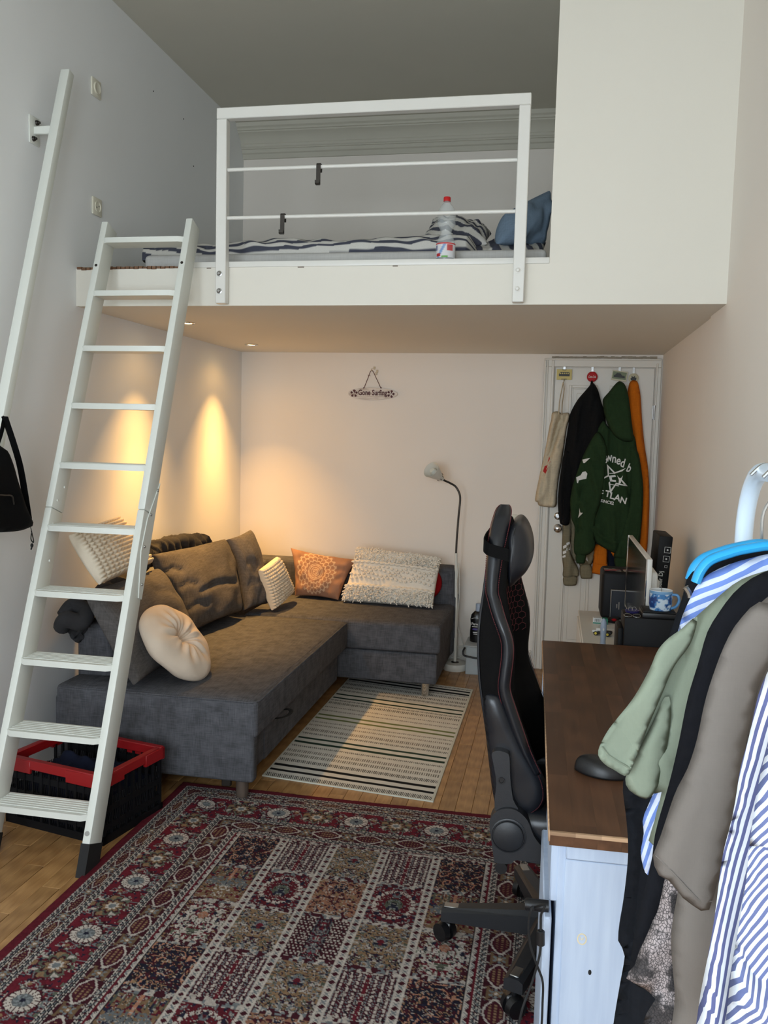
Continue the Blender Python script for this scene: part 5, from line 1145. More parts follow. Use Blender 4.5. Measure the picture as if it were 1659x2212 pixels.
sw_ = 0.0462; ns = int(DWID/sw_); nst = 0
for i in range(ns):
    a0 = i*sw_; off = (i*0.6180339 % 1)*0.42; b = -off
    while b < DLEN-0.01:
        L = 0.30+0.22*((i*7+int(b*10)) % 5)/4; b0, b1 = max(0, b), min(DLEN, b+L); b += L
        if b1-b0 < 0.01: continue
        g = dbox(Geo(), a0, a0+sw_-0.00008, b0, b1-0.00008, TOPZ-TT, TOPZ); o = build('stave', g, 'desk_walnut', core, smooth=False); nst += 1
wood('raw_beech', (140, 104, 76), (190, 158, 126), 0, 0.6, 1.0, 0.6)
for i in range(12): build('worn_edge', dbox(Geo(), i*0.05, i*0.05+0.0499, -0.0012, 0.005, TOPZ-0.007, TOPZ+0.0004), 'raw_beech', core)
build('worn_edge', dbox(Geo(), -0.0025, 0.003, 0.0, DLEN, TOPZ-0.022, TOPZ-0.001, 0.002), 'raw_beech', core)
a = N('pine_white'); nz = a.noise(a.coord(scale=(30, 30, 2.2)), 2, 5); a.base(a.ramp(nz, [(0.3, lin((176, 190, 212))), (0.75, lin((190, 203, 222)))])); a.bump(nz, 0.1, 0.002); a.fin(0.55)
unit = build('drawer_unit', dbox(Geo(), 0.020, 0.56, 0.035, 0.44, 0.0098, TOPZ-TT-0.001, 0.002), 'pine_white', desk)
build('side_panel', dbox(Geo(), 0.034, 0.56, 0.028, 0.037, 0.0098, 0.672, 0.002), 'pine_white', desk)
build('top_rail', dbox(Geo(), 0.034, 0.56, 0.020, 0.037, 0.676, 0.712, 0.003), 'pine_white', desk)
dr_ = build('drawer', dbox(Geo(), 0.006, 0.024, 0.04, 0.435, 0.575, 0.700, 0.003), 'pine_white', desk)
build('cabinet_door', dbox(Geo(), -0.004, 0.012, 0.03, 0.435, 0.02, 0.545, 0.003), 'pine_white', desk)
plain('knot_yellow', (222, 206, 170), 0.6, var=0.2, scale=60)
kp = at(1257, 2028, y=-4.0); M = Matrix.Translation((kp[0], dk(0.1, 0.028, 0)[1]+0.003-0.0, kp[2]))
def ykn(u, v, lift=0.0008):
    a_ = at(u, v, y=dk(0.12, 0.028, 0)[1]); return a_+np.array([0, -lift, 0])
g = Geo(); c_ = ykn(1257, 2028); ring = []
for k in range(22):
    t = 2*math.pi*k/22; ring.append((c_[0]+0.0085*math.cos(t), c_[1], c_[2]+0.011*math.sin(t)))
g.tube(ring+[ring[0]], 0.0016, 5); g.tube(smooth_path([(c_[0]-0.004, c_[1], c_[2]+0.004), (c_[0], c_[1], c_[2]-0.002), (c_[0]+0.003, c_[1], c_[2]+0.004)], 4), 0.0010, 5); build('knot_stain', g, 'knot_yellow', desk)
g = Geo(); c_ = ykn(1274, 2100); g.ball(c_, 0.0042, 10, (0.8, 0.3, 1.4)); build('knot_hole', g, 'black_rubber', desk)
for b in (DLEN-0.09, ): build('leg', dbox(Geo(), 0.004, 0.05, b, b+0.05, 0.0098, TOPZ-TT-0.001, 0.003), 'pine_white', desk)
build('leg', dbox(Geo(), DWID-0.06, DWID-0.01, DLEN-0.09, DLEN-0.04, 0, TOPZ-TT-0.001, 0.003), 'pine_white', desk)
build('apron', dbox(Geo(), 0.06, 0.08, 0.5, DLEN-0.06, 0.64, TOPZ-TT-0.001, 0.002), 'pine_white', desk)
# black barrel knob and cables at the desk's side
kc = dk(-0.004, 0.06, 0.552)
g = Geo().cyl(kc-DX3*0.034, kc+DX3*0.010, 0.0125, n=20); g.cyl(kc-DX3*0.038, kc-DX3*0.034, 0.011, 0.0125, 20)
kn = tag(build('cable_clamp', g, 'black_plastic'), 'black barrel-shaped cable clamp on the edge of the white drawer unit', 'clamp')
g = Geo(); y0 = kc[1]-0.065
c1p = [kc+np.array([-0.02, 0, -0.012]), at(1150, 1960, y=y0-0.01), at(1142, 1990, y=y0-0.01), at(1145, 2040, y=y0), at(1160, 2085, y=y0), at(1172, 2120, y=y0), at(1172, 2165, y=y0), at(1168, 2230, y=y0), at(1150, 2330, y=y0)]
g.tube(smooth_path(c1p, 8), 0.0024, 8)
c2p = [kc+np.array([-0.03, -0.002, -0.010]), at(1176, 1955, y=y0-0.012), at(1169, 1975, y=y0-0.012), at(1168, 2000, y=y0-0.012), at(1168, 2040, y=y0-0.012), at(1164, 2070, y=y0-0.012), at(1150, 2120, y=y0-0.012), at(1128, 2180, y=y0-0.03), at(1118, 2230, y=y0-0.03)]
cab = thing('monitor_cable', at(1168, 2230, y=y0), 'thin black cables with a ferrite bead dangling below the desk edge', 'cable')
build('cord', g, 'black_rubber', cab); build('cord', Geo().tube(smooth_path(c2p, 8), 0.0024, 8), 'black_rubber', cab)
fp0, fp1 = at(1168, 2010, y=y0-0.012), at(1168, 2042, y=y0-0.012); build('ferrite_bead', Geo().tube([fp0, lerp(fp0, fp1, 0.06), lerp(fp0, fp1, .94), fp1], [0.006, 0.0082, 0.0082, 0.006], 16), 'black_plastic', cab)
# mouse
mo = [(1238, 1662), (1244, 1648), (1262, 1638), (1290, 1636), (1320, 1646), (1345, 1660), (1372, 1672), (1374, 1686), (1340, 1694), (1318, 1692), (1282, 1686), (1252, 1676)]
mc = at(1300, 1672, z=TOPZ); nl = 14; ntl = 40
dm = np.array([0.96, -0.28, 0]); dm /= np.linalg.norm(dm); sm = np.array([-dm[1], dm[0], 0])
g = Geo(); PM = np.zeros((ntl, nl, 3))
for j in range(ntl):
    t = 2*math.pi*j/ntl; ca_, sa_ = math.cos(t), math.sin(t); L_ = 0.064; Wd = 0.034*(1-0.12*math.cos(2*t))
    for i in range(nl):
        k = i/(nl-1); h = 0.002+0.036*math.sin(k*math.pi/2)*(1-0.10*ca_*math.cos(k*math.pi/2)); sc2 = math.cos(k*math.pi/2)**0.55 if k < 1 else 0.0
        PM[j, i] = mc+dm*ca_*L_*sc2*(1+0.05*k)+sm*sa_*Wd*sc2+np.array([0, 0, h*(1-0.22*(ca_*sc2)*0.5)])
g.grid(PM, True); g.f.append(tuple(j*nl for j in reversed(range(ntl))))
ms = thing('computer_mouse', mc, 'black computer mouse on the brown desktop', 'mouse'); build('mouse_shell', g, 'black_plastic', ms, sharp=180)
build('mouse_seam', Geo().tube(smooth_path([mc+dm*0.055+sm*-0.022+np.array([0, 0, 0.014]), mc+dm*0.02+sm*-0.026+np.array([0, 0, 0.026]), mc-dm*0.03+sm*-0.026+np.array([0, 0, 0.028])], 5), 0.0012, 5), 'castor_black', ms)
build('scroll_wheel', Geo().cyl(mc+dm*0.040+sm*-0.004+np.array([0, 0, 0.031]), mc+dm*0.040+sm*0.004+np.array([0, 0, 0.031]), 0.008, n=16), 'black_rubber', ms)

# ================================================================== things hung on the door
def z5(pts): return zo(pts, 1120, 740, 0.3249)
def hang(outl, y, thick, rim, folds=None, creases=(), **k):
    return Puff(upx(z5(outl), y), thick*0.72, rim*0.55, org=(0, y, 0), folds=(lambda a, b: 2.1*folds(a, b)) if folds else None, creases=[(c[0], c[1]*1.5, c[2]) for c in creases], **k)
def vfold(amp, fr, ph=0.0, slant=0.0):
    def f(a, b):
        s = np.sin((a+slant*b)*fr+ph+1.6*vnoise(a*6, b*3, ph)); ridge = 1-2*np.abs(vnoise((a+slant*b)*fr*0.35+ph, b*3.2, ph+2))
        return amp*0.7*s+amp*1.3*(ridge-0.5)
    return f
fabric('canvas_beige', (204, 190, 164), 300, 0.10, 0.15)
fabric('jacket_black', (20, 20, 21), 300, 0.25, 0.2)
fabric('hoodie_green', (38, 58, 34), 380, 0.14, 0.12)
fabric('jacket_orange', (206, 110, 24), 380, 0.10, 0.12)
fabric('sweat_olive', (128, 120, 98), 300, 0.14, 0.12)
fabric('navy_knit', (22, 26, 40), 300, 0.2, 0.15)
plain('print_white', (226, 226, 222), 0.7, var=0.03)
plain('print_red', (178, 24, 30), 0.7, var=0.05)
Z5 = lambda x, y_: (1120+0.3249*x, 740+0.3249*y_)

# olive sweatshirt lowest
oy = -0.045
ol = thing('olive_sweatshirt', at(1230, 1262, y=oy), 'olive sweatshirt with white sleeve stripes hanging lowest on the door', 'sweatshirt')
p1 = hang([(330, 900), (420, 880), (520, 900), (530, 1200), (515, 1360), (500, 1440), (480, 1480), (412, 1490), (395, 1450), (360, 1440), (345, 1300)], oy, 0.03, 0.03, folds=vfold(0.005, 40), h=0.014); build('body', p1.g, 'sweat_olive', ol, sharp=180)
p2 = hang([(298, 1150), (345, 1140), (352, 1260), (344, 1360), (356, 1420), (392, 1490), (402, 1530), (392, 1556), (300, 1560), (297, 1500), (288, 1400), (291, 1280)], oy-0.012, 0.026, 0.026, folds=vfold(0.004, 50, 1), h=0.012)
sl = build('sleeve', p2.g, 'sweat_olive', ol, sharp=180)
c1_ = hang([(302, 1556), (386, 1553), (386, 1606), (370, 1616), (318, 1617), (300, 1606)], oy-0.013, 0.022, 0.02, h=0.01); build('cuff', c1_.g, 'sweat_olive', ol, sharp=180)
c2_ = hang([(410, 1480), (480, 1476), (490, 1560), (470, 1570), (424, 1570), (412, 1555)], oy-0.010, 0.022, 0.02, h=0.01); build('cuff', c2_.g, 'sweat_olive', ol, sharp=180)
pol = lambda pts, y: [tuple(q) for q in upx(z5(pts), y)]
for q_ in [pol([(296, 1352), (318, 1340), (320, 1358), (297, 1370)], oy-0.012), pol([(318, 1330), (340, 1322), (342, 1340), (320, 1348)], oy-0.012), pol([(294, 1388), (316, 1378), (318, 1396), (295, 1406)], oy-0.012), pol([(318, 1366), (341, 1358), (342, 1376), (319, 1385)], oy-0.012), pol([(292, 1418), (312, 1408), (313, 1424), (293, 1430)], oy-0.012)]: decal('sleeve_stripe', p2, [q_], 'print_white', sl, lift=0.005)
decal('white_tag', p1, [pol([(455, 1420), (463, 1455), (445, 1440)], oy)], 'print_white', ol)

# orange jacket
yy_ = -0.050
oj = thing('orange_jacket', at(1330, 1240, y=yy_), 'orange sweatshirt mostly hidden behind the green hoodie on the door', 'sweatshirt')
p1 = hang([(730, 300), (745, 258), (770, 250), (795, 268), (812, 360), (822, 520), (838, 680), (864, 860), (870, 1060), (864, 1250), (852, 1390), (828, 1410), (820, 1525), (735, 1525), (720, 1480), (600, 1400), (560, 1250), (620, 900), (700, 500)], yy_, 0.05, 0.05, folds=vfold(0.008, 55, 2), creases=[(upx(z5([(770, 262), (790, 330), (770, 420), (800, 560)]), yy_), -0.012, 0.010)], h=0.014); build('body', p1.g, 'jacket_orange', oj, sharp=180)
p2 = hang([(505, 1345), (585, 1350), (592, 1470), (590, 1535), (578, 1547), (500, 1536), (487, 1528), (498, 1440)], yy_-0.010, 0.026, 0.025, folds=vfold(0.003, 50, 1), h=0.012); build('sleeve', p2.g, 'jacket_orange', oj, sharp=180)
g = Geo().tube([at(*Z5(492, 1470), y=yy_-0.034), at(*Z5(590, 1478), y=yy_-0.034)], 0.002, 5); build('cuff_seam', g, 'jacket_orange', oj)
p3 = hang([(588, 1370), (650, 1380), (720, 1400), (700, 1515), (640, 1520), (600, 1512), (592, 1450)], -0.055, 0.022, 0.03, folds=vfold(0.004, 60, 3), h=0.014); tag(build('navy_sweater', p3.g, 'navy_knit', sharp=180), 'sliver of a navy sweater under the green hoodie hem', 'sweater')

# black jacket
by_ = -0.075
bj = thing('black_jacket', at(1212, 1137, y=by_), 'long black jacket hanging under the red round door hook', 'jacket')
p1 = hang([(470, 290), (485, 268), (505, 275), (530, 320), (552, 400), (575, 480), (590, 700), (560, 900), (470, 1050), (360, 1120), (345, 1000), (340, 900), (318, 800), (300, 760), (330, 560), (343, 475), (390, 385), (440, 325)], by_, 0.055, 0.06, folds=vfold(0.008, 60, 4), creases=[(upx(z5([(430, 420), (400, 600), (360, 850)]), by_), -0.012, 0.010), (upx(z5([(500, 400), (480, 600), (450, 900)]), by_), -0.010, 0.010)], h=0.014); build('body', p1.g, 'jacket_black', bj, sharp=180)
p2 = hang([(302, 740), (340, 720), (360, 860), (350, 1000), (345, 1100), (340, 1195), (322, 1216), (290, 1212), (274, 1192), (262, 1080), (268, 960), (282, 850)], by_-0.02, 0.034, 0.035, folds=vfold(0.006, 70, 5), creases=[(upx(z5([(298, 1050), (300, 1120), (296, 1200)]), by_-.02), -0.012, 0.006)], h=0.012); sl = build('sleeve', p2.g, 'jacket_black', bj, sharp=180)
g = Geo().tube([p + np.array([0, -0.002, 0]) for p in p2.surf(*zip(*upx(z5([(297, 1045), (299, 1100), (297, 1160), (295, 1195)]), by_-.02)))], 0.0022, 5); build('cuff_zip', g, 'dark_steel', sl)
g = Geo().tube(smooth_path([at(*Z5(482, 275), y=by_), at(*Z5(488, 255), y=by_+0.02), at(*Z5(494, 275), y=by_)], 5), 0.004, 6); build('hanging_loop', g, 'jacket_black', bj)

# green hoodie in front
hy_ = -0.125
hd_ = thing('green_hoodie', at(1310, 1230, y=hy_), 'dark green hoodie with white star print hanging in the middle of the door', 'hoodie')
bodyo = [(560, 520), (600, 560), (700, 600), (765, 610), (790, 720), (815, 830), (830, 960), (826, 1100), (815, 1250), (800, 1370), (765, 1395), (720, 1388), (672, 1406), (625, 1395), (560, 1360), (510, 1325), (470, 1240), (440, 1100), (430, 950), (450, 800), (500, 640)]
pb_ = hang(bodyo, hy_, 0.055, 0.07, folds=vfold(0.006, 38, 1), creases=[(upx(z5([(608, 600), (610, 700), (600, 760)]), hy_), -0.010, 0.008), (upx(z5([(720, 850), (735, 1000), (770, 1110)]), hy_), -0.012, 0.010), (upx(z5([(500, 1230), (560, 1290), (640, 1320), (690, 1330)]), hy_), 0.012, 0.010), (upx(z5([(545, 1060), (520, 1150), (500, 1230)]), hy_), -0.014, 0.010), (upx(z5([(640, 1130), (650, 1240), (645, 1310)]), hy_), -0.008, 0.012)], h=0.011)
hb = build('body', pb_.g, 'hoodie_green', hd_, sharp=180)
hoodo = [(600, 330), (640, 280), (668, 258), (700, 270), (722, 315), (738, 400), (752, 520), (764, 640), (740, 660), (690, 655), (640, 620), (600, 560), (572, 480), (560, 400), (565, 370)]
ph_ = hang(hoodo, hy_-0.030, 0.060, 0.06, folds=vfold(0.005, 30, 3), creases=[(upx(z5([(590, 500), (620, 600), (680, 650), (755, 655)]), hy_-.03), -0.014, 0.010), (upx(z5([(568, 360), (620, 340), (700, 350)]), hy_-.03), -0.006, 0.010)], h=0.011); build('hood', ph_.g, 'hoodie_green', hd_, sharp=180)
so_ = [(500, 620), (540, 600), (590, 700), (580, 850), (560, 1000), (540, 1080), (510, 1180), (505, 1290), (512, 1340), (495, 1385), (450, 1415), (380, 1412), (367, 1350), (374, 1230), (352, 1170), (343, 1060), (358, 960), (390, 860), (430, 750)]
ps_ = hang(so_, hy_-0.028, 0.048, 0.05, folds=vfold(0.006, 44, 6, 0.3), creases=[(upx(z5([(470, 720), (490, 800), (560, 840)]), hy_-.028), -0.010, 0.008), (upx(z5([(345, 1215), (380, 1225), (420, 1250)]), hy_-.028), -0.012, 0.009), (upx(z5([(430, 960), (400, 1100), (395, 1260)]), hy_-.028), -0.012, 0.012)], h=0.011); hs_ = build('sleeve', ps_.g, 'hoodie_green', hd_, sharp=180)
pc_ = hang([(384, 1405), (446, 1402), (442, 1462), (425, 1470), (398, 1470), (384, 1462)], hy_-0.03, 0.030, 0.022, h=0.009); build('cuff', pc_.g, 'hoodie_green', hd_, sharp=180)
ps2 = hang([(728, 700), (790, 720), (815, 830), (828, 960), (824, 1110), (805, 1260), (780, 1360), (728, 1390), (720, 1440), (640, 1430), (640, 1390), (700, 1200), (740, 1000)], hy_-0.012, 0.050, 0.05, folds=vfold(0.006, 50, 8), h=0.012); build('sleeve', ps2.g, 'hoodie_green', hd_, sharp=180)
pc2 = hang([(640, 1425), (722, 1430), (716, 1498), (700, 1510), (660, 1512), (645, 1500)], hy_-0.012, 0.030, 0.022, h=0.009); build('cuff', pc2.g, 'hoodie_green', hd_, sharp=180)
g = Geo().tube([np.array(p)+np.array([0, -0.001, 0]) for p in pb_.surf(*zip(*[tuple(q) for q in upx(z5([(505, 1240), (560, 1310), (620, 1345), (672, 1355)]), hy_)]))], 0.002, 5); build('hem_seam', g, 'hoodie_green', hb)
# prints
def glyph(ch, cx_, cz_, size, rot, puff, y, bold=0.001, parent=hb, lift=0.006, sx=1.0):
    c_ = at(*Z5(cx_, cz_), y=y); ca_, sa_ = math.cos(rot), math.sin(rot)
    V, T = text_polys(ch, size, bold); V = V-(V.min(0)+V.max(0))/2; V[:, 0] *= sx
    A = [(c_[0]+a_*ca_-b_*sa_, c_[2]+a_*sa_+b_*ca_) for a_, b_ in V]; g = Geo(); g.add(puff.surf([q[0] for q in A], [q[1] for q in A], lift), T); return g
for word in ((('o', 572, 783, 0.35, 0.075), ('w', 600, 770, 0.15, 0.075), ('n', 634, 778, -0.05, 0.075), ('e', 662, 790, -0.15, 0.075), ('d', 690, 798, -0.2, 0.075)), (('b', 734, 832, -0.35, 0.075),),
             (('C', 552, 990, -0.1, 0.03),), (('T', 592, 1003, -0.18, 0.055), ('L', 622, 1016, -0.18, 0.055), ('A', 654, 1028, -0.2, 0.055), ('N', 694, 1046, -0.2, 0.055)), (('SINCE', 582, 1055, -0.17, 0.026),), (('2', 624, 1064, -0.17, 0.026),)):
    g = Geo()
    for ch, x_, z_, r_, s_ in word: q = glyph(ch, x_, z_, s_, r_, pb_, hy_, 0.0006 if s_ < 0.03 else 0.0014, sx=0.72 if s_ > 0.07 else 1.0); g.add(q.v, q.f)
    build('lettering', g, 'print_white', hb, sharp=180)
st_ = []; cx_, cz_, R1_, r1_ = 630, 902, 108, 44
pts_ = [(cx_+(R1_ if k % 2 == 0 else r1_)*math.sin(math.pi*k/5-0.42), cz_-(R1_ if k % 2 == 0 else r1_)*0.96*math.cos(math.pi*k/5-0.42)) for k in range(10)]
polys = []
for k in range(10):
    if k in (2, 7): continue
    a_, b_ = np.array(pts_[k]), np.array(pts_[(k+1) % 10]); c_ = np.array([cx_, cz_]); ia, ib = a_+(c_-a_)*0.22, b_+(c_-b_)*0.30
    polys.append(pol([tuple(a_), tuple(b_), tuple(ib), tuple(ia)], hy_))
polys += [pol(q, hy_) for q in ([(600, 885), (640, 878), (646, 890), (618, 896), (622, 912), (645, 912), (646, 925), (608, 922)], [(652, 880), (672, 905), (690, 882), (676, 930), (660, 945), (664, 912)], [(603, 866), (640, 866), (641, 871), (604, 871)], [(606, 938), (664, 948), (664, 953), (607, 943)])]
decal('star_print', pb_, polys, 'print_white', hb, lift=0.006, sub=0.015)
for q_ in [pol([(424, 778), (476, 765), (450, 790), (440, 800), (430, 800)], hy_-.028), pol([(383, 895), (412, 882), (425, 860), (445, 855), (457, 870), (450, 905), (432, 908), (400, 915), (395, 935), (388, 930)], hy_-.028), pol([(395, 1165), (404, 1130), (404, 1098), (410, 1128), (427, 1128), (408, 1150)], hy_-.028)]: decal('sleeve_patch', ps_, [q_], 'print_white', hs_, lift=0.005, sub=0.012)

# beige bag with a long strap
ty_ = -0.055
tb = thing('canvas_bag', at(1190, 1092, y=ty_), 'beige canvas bag with a red tab hanging from the yellow door hook', 'bag')
p1 = hang([(222, 470), (255, 456), (290, 470), (332, 466), (342, 500), (322, 560), (308, 660), (290, 780), (268, 900), (256, 1000), (250, 1088), (200, 1094), (136, 1084), (128, 1062), (110, 1050), (122, 970), (150, 840), (180, 700), (205, 560), (218, 510)], ty_, 0.045, 0.05, folds=vfold(0.008, 70, 2, -0.3), creases=[(upx(z5([(285, 480), (240, 640), (190, 800), (150, 1000)]), ty_), -0.014, 0.008), (upx(z5([(265, 480), (280, 560), (250, 700)]), ty_), 0.010, 0.008), (upx(z5([(262, 462), (285, 480), (295, 560), (280, 700)]), ty_), -0.012, 0.006), (upx(z5([(240, 480), (215, 640), (180, 900)]), ty_), 0.010, 0.008), (upx(z5([(225, 700), (215, 900), (200, 1090)]), ty_), -0.010, 0.006)], h=0.012); tbb = build('bag_body', p1.g, 'canvas_beige', tb, sharp=180)
for u0, u1 in ((288, 272), (305, 292)):
    P_ = smooth_path([at(*Z5(298, 262), y=ty_-0.02), at(*Z5(u0-2, 320), y=ty_-0.02), at(*Z5(u1, 400), y=ty_-0.025), at(*Z5(u1-4, 480), y=ty_-0.03)], 6); build('strap', Geo().tube(P_, 0.010, 8, flat=0.3), 'canvas_beige', tb)
decal('red_tab', p1, [pol([(205, 752), (212, 790), (198, 830), (180, 870), (163, 855), (175, 820), (190, 815)], ty_)], 'print_red', tbb, lift=0.003)

# over-door hooks with printed plates
attr_mat('plate_print', 0.4, 0.0, 50, 0.5, 0.01)
plain('plate_yellow', (196, 176, 84), 0.4, var=0.08, scale=30); plain('plate_dark', (38, 40, 36), 0.5, var=0.1); plain('plate_green', (104, 116, 78), 0.4, var=0.2, scale=40); plain('plate_cream', (196, 190, 160), 0.4, var=0.05)
def hook_thing(cx_, cz_, label):
    p = at(*Z5(cx_, cz_), y=-0.03); t = thing('door_hook', p, label, 'hook', 'hooks over the top of the door')
    g = Geo().box((p[0]-0.007, -0.031, p[2]-0.03), (p[0]+0.007, -0.029, DZ+0.004)); g.tube(smooth_path([(p[0], -0.030, p[2]-0.028), (p[0], -0.034, p[2]-0.040), (p[0], -0.050, p[2]-0.042), (p[0], -0.054, p[2]-0.030)], 4), 0.003, 6); build('steel_strap', g, 'steel', t); return t, p
def rrect(p, w, h, y, rot=0.0): c, s = math.cos(rot), math.sin(rot); return [(p[0]+a*c-b*s, y, p[2]+a*s+b*c) for a, b in ((-w, -h), (w, -h), (w, h), (-w, h))]
def shape(p, pts, y, sc_, rot=0.0): c, s = math.cos(rot), math.sin(rot); return [(p[0]+(a*c-b*s)*sc_, y, p[2]+(a*s+b*c)*sc_) for a, b in pts]
t, p = hook_thing(304, 213, 'door hook with a yellow plate picturing a dark van'); pl = build('plate', Geo().prism(rrect(p, 0.047, 0.033, -0.036), (0, 0.003, 0)), 'plate_yellow', t)
g = Geo().prism(shape(p, [(-.9, -.3), (.95, -.3), (.95, .1), (.85, .42), (-.7, .42), (-.92, .05)], -0.0367, 0.036), (0, 0.0005, 0)); g.prism(shape(p, [(-.35, .74), (.35, .74), (.35, .86), (-.35, .86)], -0.0367, 0.036), (0, 0.0005, 0)); g.prism(shape(p, [(-.5, -.84), (.5, -.84), (.5, -.74), (-.5, -.74)], -0.0367, 0.036), (0, 0.0005, 0)); build('van_print', g, 'plate_dark', pl)
g = Geo()
for k in range(5): g.prism(shape(p, [(-.78+k*.33, .08), (-.55+k*.33, .08), (-.55+k*.33, .32), (-.74+k*.33, .32)], -0.0371, 0.036), (0, 0.0003, 0))
build('van_windows', g, 'plate_yellow', pl)
t, p = hook_thing(490, 228, 'door hook with a round red button lettered in white'); pl = build('plate', Geo().lathe([(0.033, 0), (0.033, 0.003), (0.030, 0.006), (0.02, 0.008), (0.001, 0.009)], 36, Matrix.Translation((p[0], -0.032, p[2])) @ RY), 'print_red', t)
lettering('lettering', 'Coca-Cola', 'print_white', pl, lambda a_, b_: (p[0]+a_, -0.0412, p[2]+b_), 0.020, 0.046, 0.0002, 0.35)
t, p = hook_thing(671, 222, 'door hook with a tilted green plate picturing a car'); rt = -0.13; pl = build('plate', Geo().prism(rrect(p, 0.047, 0.031, -0.036, rt), (0, 0.003, 0)), 'plate_cream', t)
build('car_print', Geo().prism(rrect((p[0], 0, p[2]+0.002), 0.042, 0.023, -0.0366, rt), (0, 0.0005, 0)), 'plate_green', pl)
g = Geo().prism(shape(p, [(-.95, -.3), (.95, -.3), (.9, .05), (.4, .12), (.1, .45), (-.5, .45), (-.75, .1), (-.95, .02)], -0.0372, 0.036, rt), (0, 0.0004, 0)); build('car_shape', g, 'plate_dark', pl)
t, p = hook_thing(764, 238, 'door hook with a round white badge bearing a dark drawing'); pl = build('plate', Geo().lathe([(0.031, 0), (0.031, 0.003), (0.027, 0.006), (0.001, 0.007)], 32, Matrix.Translation((p[0], -0.032, p[2])) @ RY), 'plate_cream', t)
build('badge_drawing', Geo().prism(shape(p, [(-.6, -.5), (.6, -.5), (.7, .1), (.3, .2), (.35, .6), (-.1, .3), (-.5, .6), (-.45, .1), (-.7, 0)], -0.0400, 0.026), (0, 0.0008, 0)), 'plate_dark', pl)

# ================================================================== white cabinet beyond the desk and what stands on it
def z6(x_, y_): return (1160+0.217*x_, 1100+0.217*y_)
CBZ = 0.600; cl0 = at(1250, 1318, z=CBZ); cl1 = at(1259, 1392, z=CBZ); cbx0 = min(cl0[0], cl1[0])
cabt = thing('white_cabinet', ((cbx0+2.74)/2, -1.65, 0), 'low white cabinet against the wall beyond the desk', 'cabinet'); yb0, yb1 = -2.352, cl0[1]
build('cabinet_body', Geo().box((cbx0+0.01, yb0+0.01, 0.0), (2.745, yb1-0.01, CBZ-0.018), 0.003, 1), 'gloss_white', cabt)
build('cabinet_top', Geo().box((cbx0, yb0, CBZ-0.018), (2.752, yb1, CBZ), 0.003, 1), 'gloss_white', cabt)
for k in range(2): dd = build('cabinet_door', Geo().box((cbx0-0.004, yb0+0.02+k*0.68, 0.05), (cbx0+0.01, yb0+0.68+k*0.66, CBZ-0.03), 0.002, 1), 'gloss_white', cabt)
plain('case_black', (9, 10, 13), 0.6, var=0.1, spec=0.3); plain('case_navy', (20, 26, 38), 0.4, var=0.1)
# black trolley case
cy_ = -1.21; a0 = at(*z6(650, 640), y=cy_); a1 = at(*z6(1060, 640), y=cy_); zt = at(*z6(800, 625), y=cy_)[2]; x0, x1 = a0[0], a1[0]
cs_ = thing('trolley_case', ((x0+x1)/2, cy_+0.1, CBZ), 'black equipment case with a silver handle frame standing on the white cabinet', 'case')
build('case_shell', Geo().box((x0, cy_, CBZ+0.002), (x1, cy_+0.22, zt), 0.020, 3), 'case_black', cs_)
ft = at(*z6(735, 795), y=cy_)[2]; fx_ = at(*z6(735, 800), y=cy_)[0]
build('front_panel', Geo().box((fx_+0.004, cy_-0.008, CBZ+0.012), (x1-0.012, cy_+0.002, ft-0.004), 0.003, 1), 'case_navy', cs_)
g = Geo().box((fx_, cy_-0.011, ft-0.008), (x1-0.008, cy_-0.001, ft), 0.002, 1); g.box((fx_, cy_-0.011, CBZ+0.012), (fx_+0.005, cy_-0.001, ft), 0.001, 1); build('handle_frame', g, 'steel', cs_)
g = Geo()
for u_, h0, h1 in ((795, 945, 985), (817, 925, 1000)): q0, q1 = at(*z6(u_, h0), y=cy_-0.009), at(*z6(u_, h1), y=cy_-0.009); g.box((q0[0]-0.003, cy_-0.012, q1[2]), (q0[0]+0.003, cy_-0.007, q0[2]), 0.001, 1)
build('latch', g, 'steel', cs_)
attr_mat('sticker_print', 0.5, 0.0, 80, 0.4, 0.02)
for k, (sx0, sx1) in enumerate(((0.06, 0.47), (0.53, 0.95))):
    n = 18; A_, B_ = np.meshgrid(np.linspace(x0+(x1-x0)*sx0, x0+(x1-x0)*sx1, n), np.linspace(cy_+0.015, cy_+0.10, n), indexing='ij'); nz = vnoise(A_*50, B_*60, 3+k); cc_s = np.where((nz > 0.2)[..., None], np.array(lin((196, 190, 180))), np.where((nz < -0.2)[..., None], np.array(lin((150, 40, 50))), np.array(lin((60, 60, 80)))))
    build('sticker', Geo().grid(np.stack([A_, B_, 0*A_+zt+0.0012], -1)), 'sticker_print', cs_, colors=cc_s.reshape(-1, 3))
# monitor seen edge-on
mzt, mzb = 1.072, 0.745; mf = at(1358, 1158, y=-1.28); mn = at(1399, 1205, y=-2.165); mfx, mnx = mf[0], mn[0]; mzt_f, mzt_n = mf[2], mn[2]
plain('screen_black', (8, 9, 11), 0.12, var=0.02)
mon = thing('monitor', ((mfx+mnx)/2+0.05, -1.72, CBZ), 'wide white-backed monitor turned towards the gaming chair', 'monitor')
dmn = np.array([mnx-mfx, -2.165+1.28, 0]); LM = np.linalg.norm(dmn); dmn /= LM; nm = np.array([-dmn[1], dmn[0], 0]); nm = nm if nm[0] > 0 else -nm; z3 = np.array([0, 0, 1.0]); mc_ = np.array([(mfx+mnx)/2, -1.7225, 0]); zt_ = (mzt_f+mzt_n)/2; hM = 0.36
build('housing', Geo().obox(mc_+nm*0.010+z3*(zt_-hM/2), dmn, nm, z3, (LM, 0.020, hM), 0.003, 2), 'gloss_white', mon)
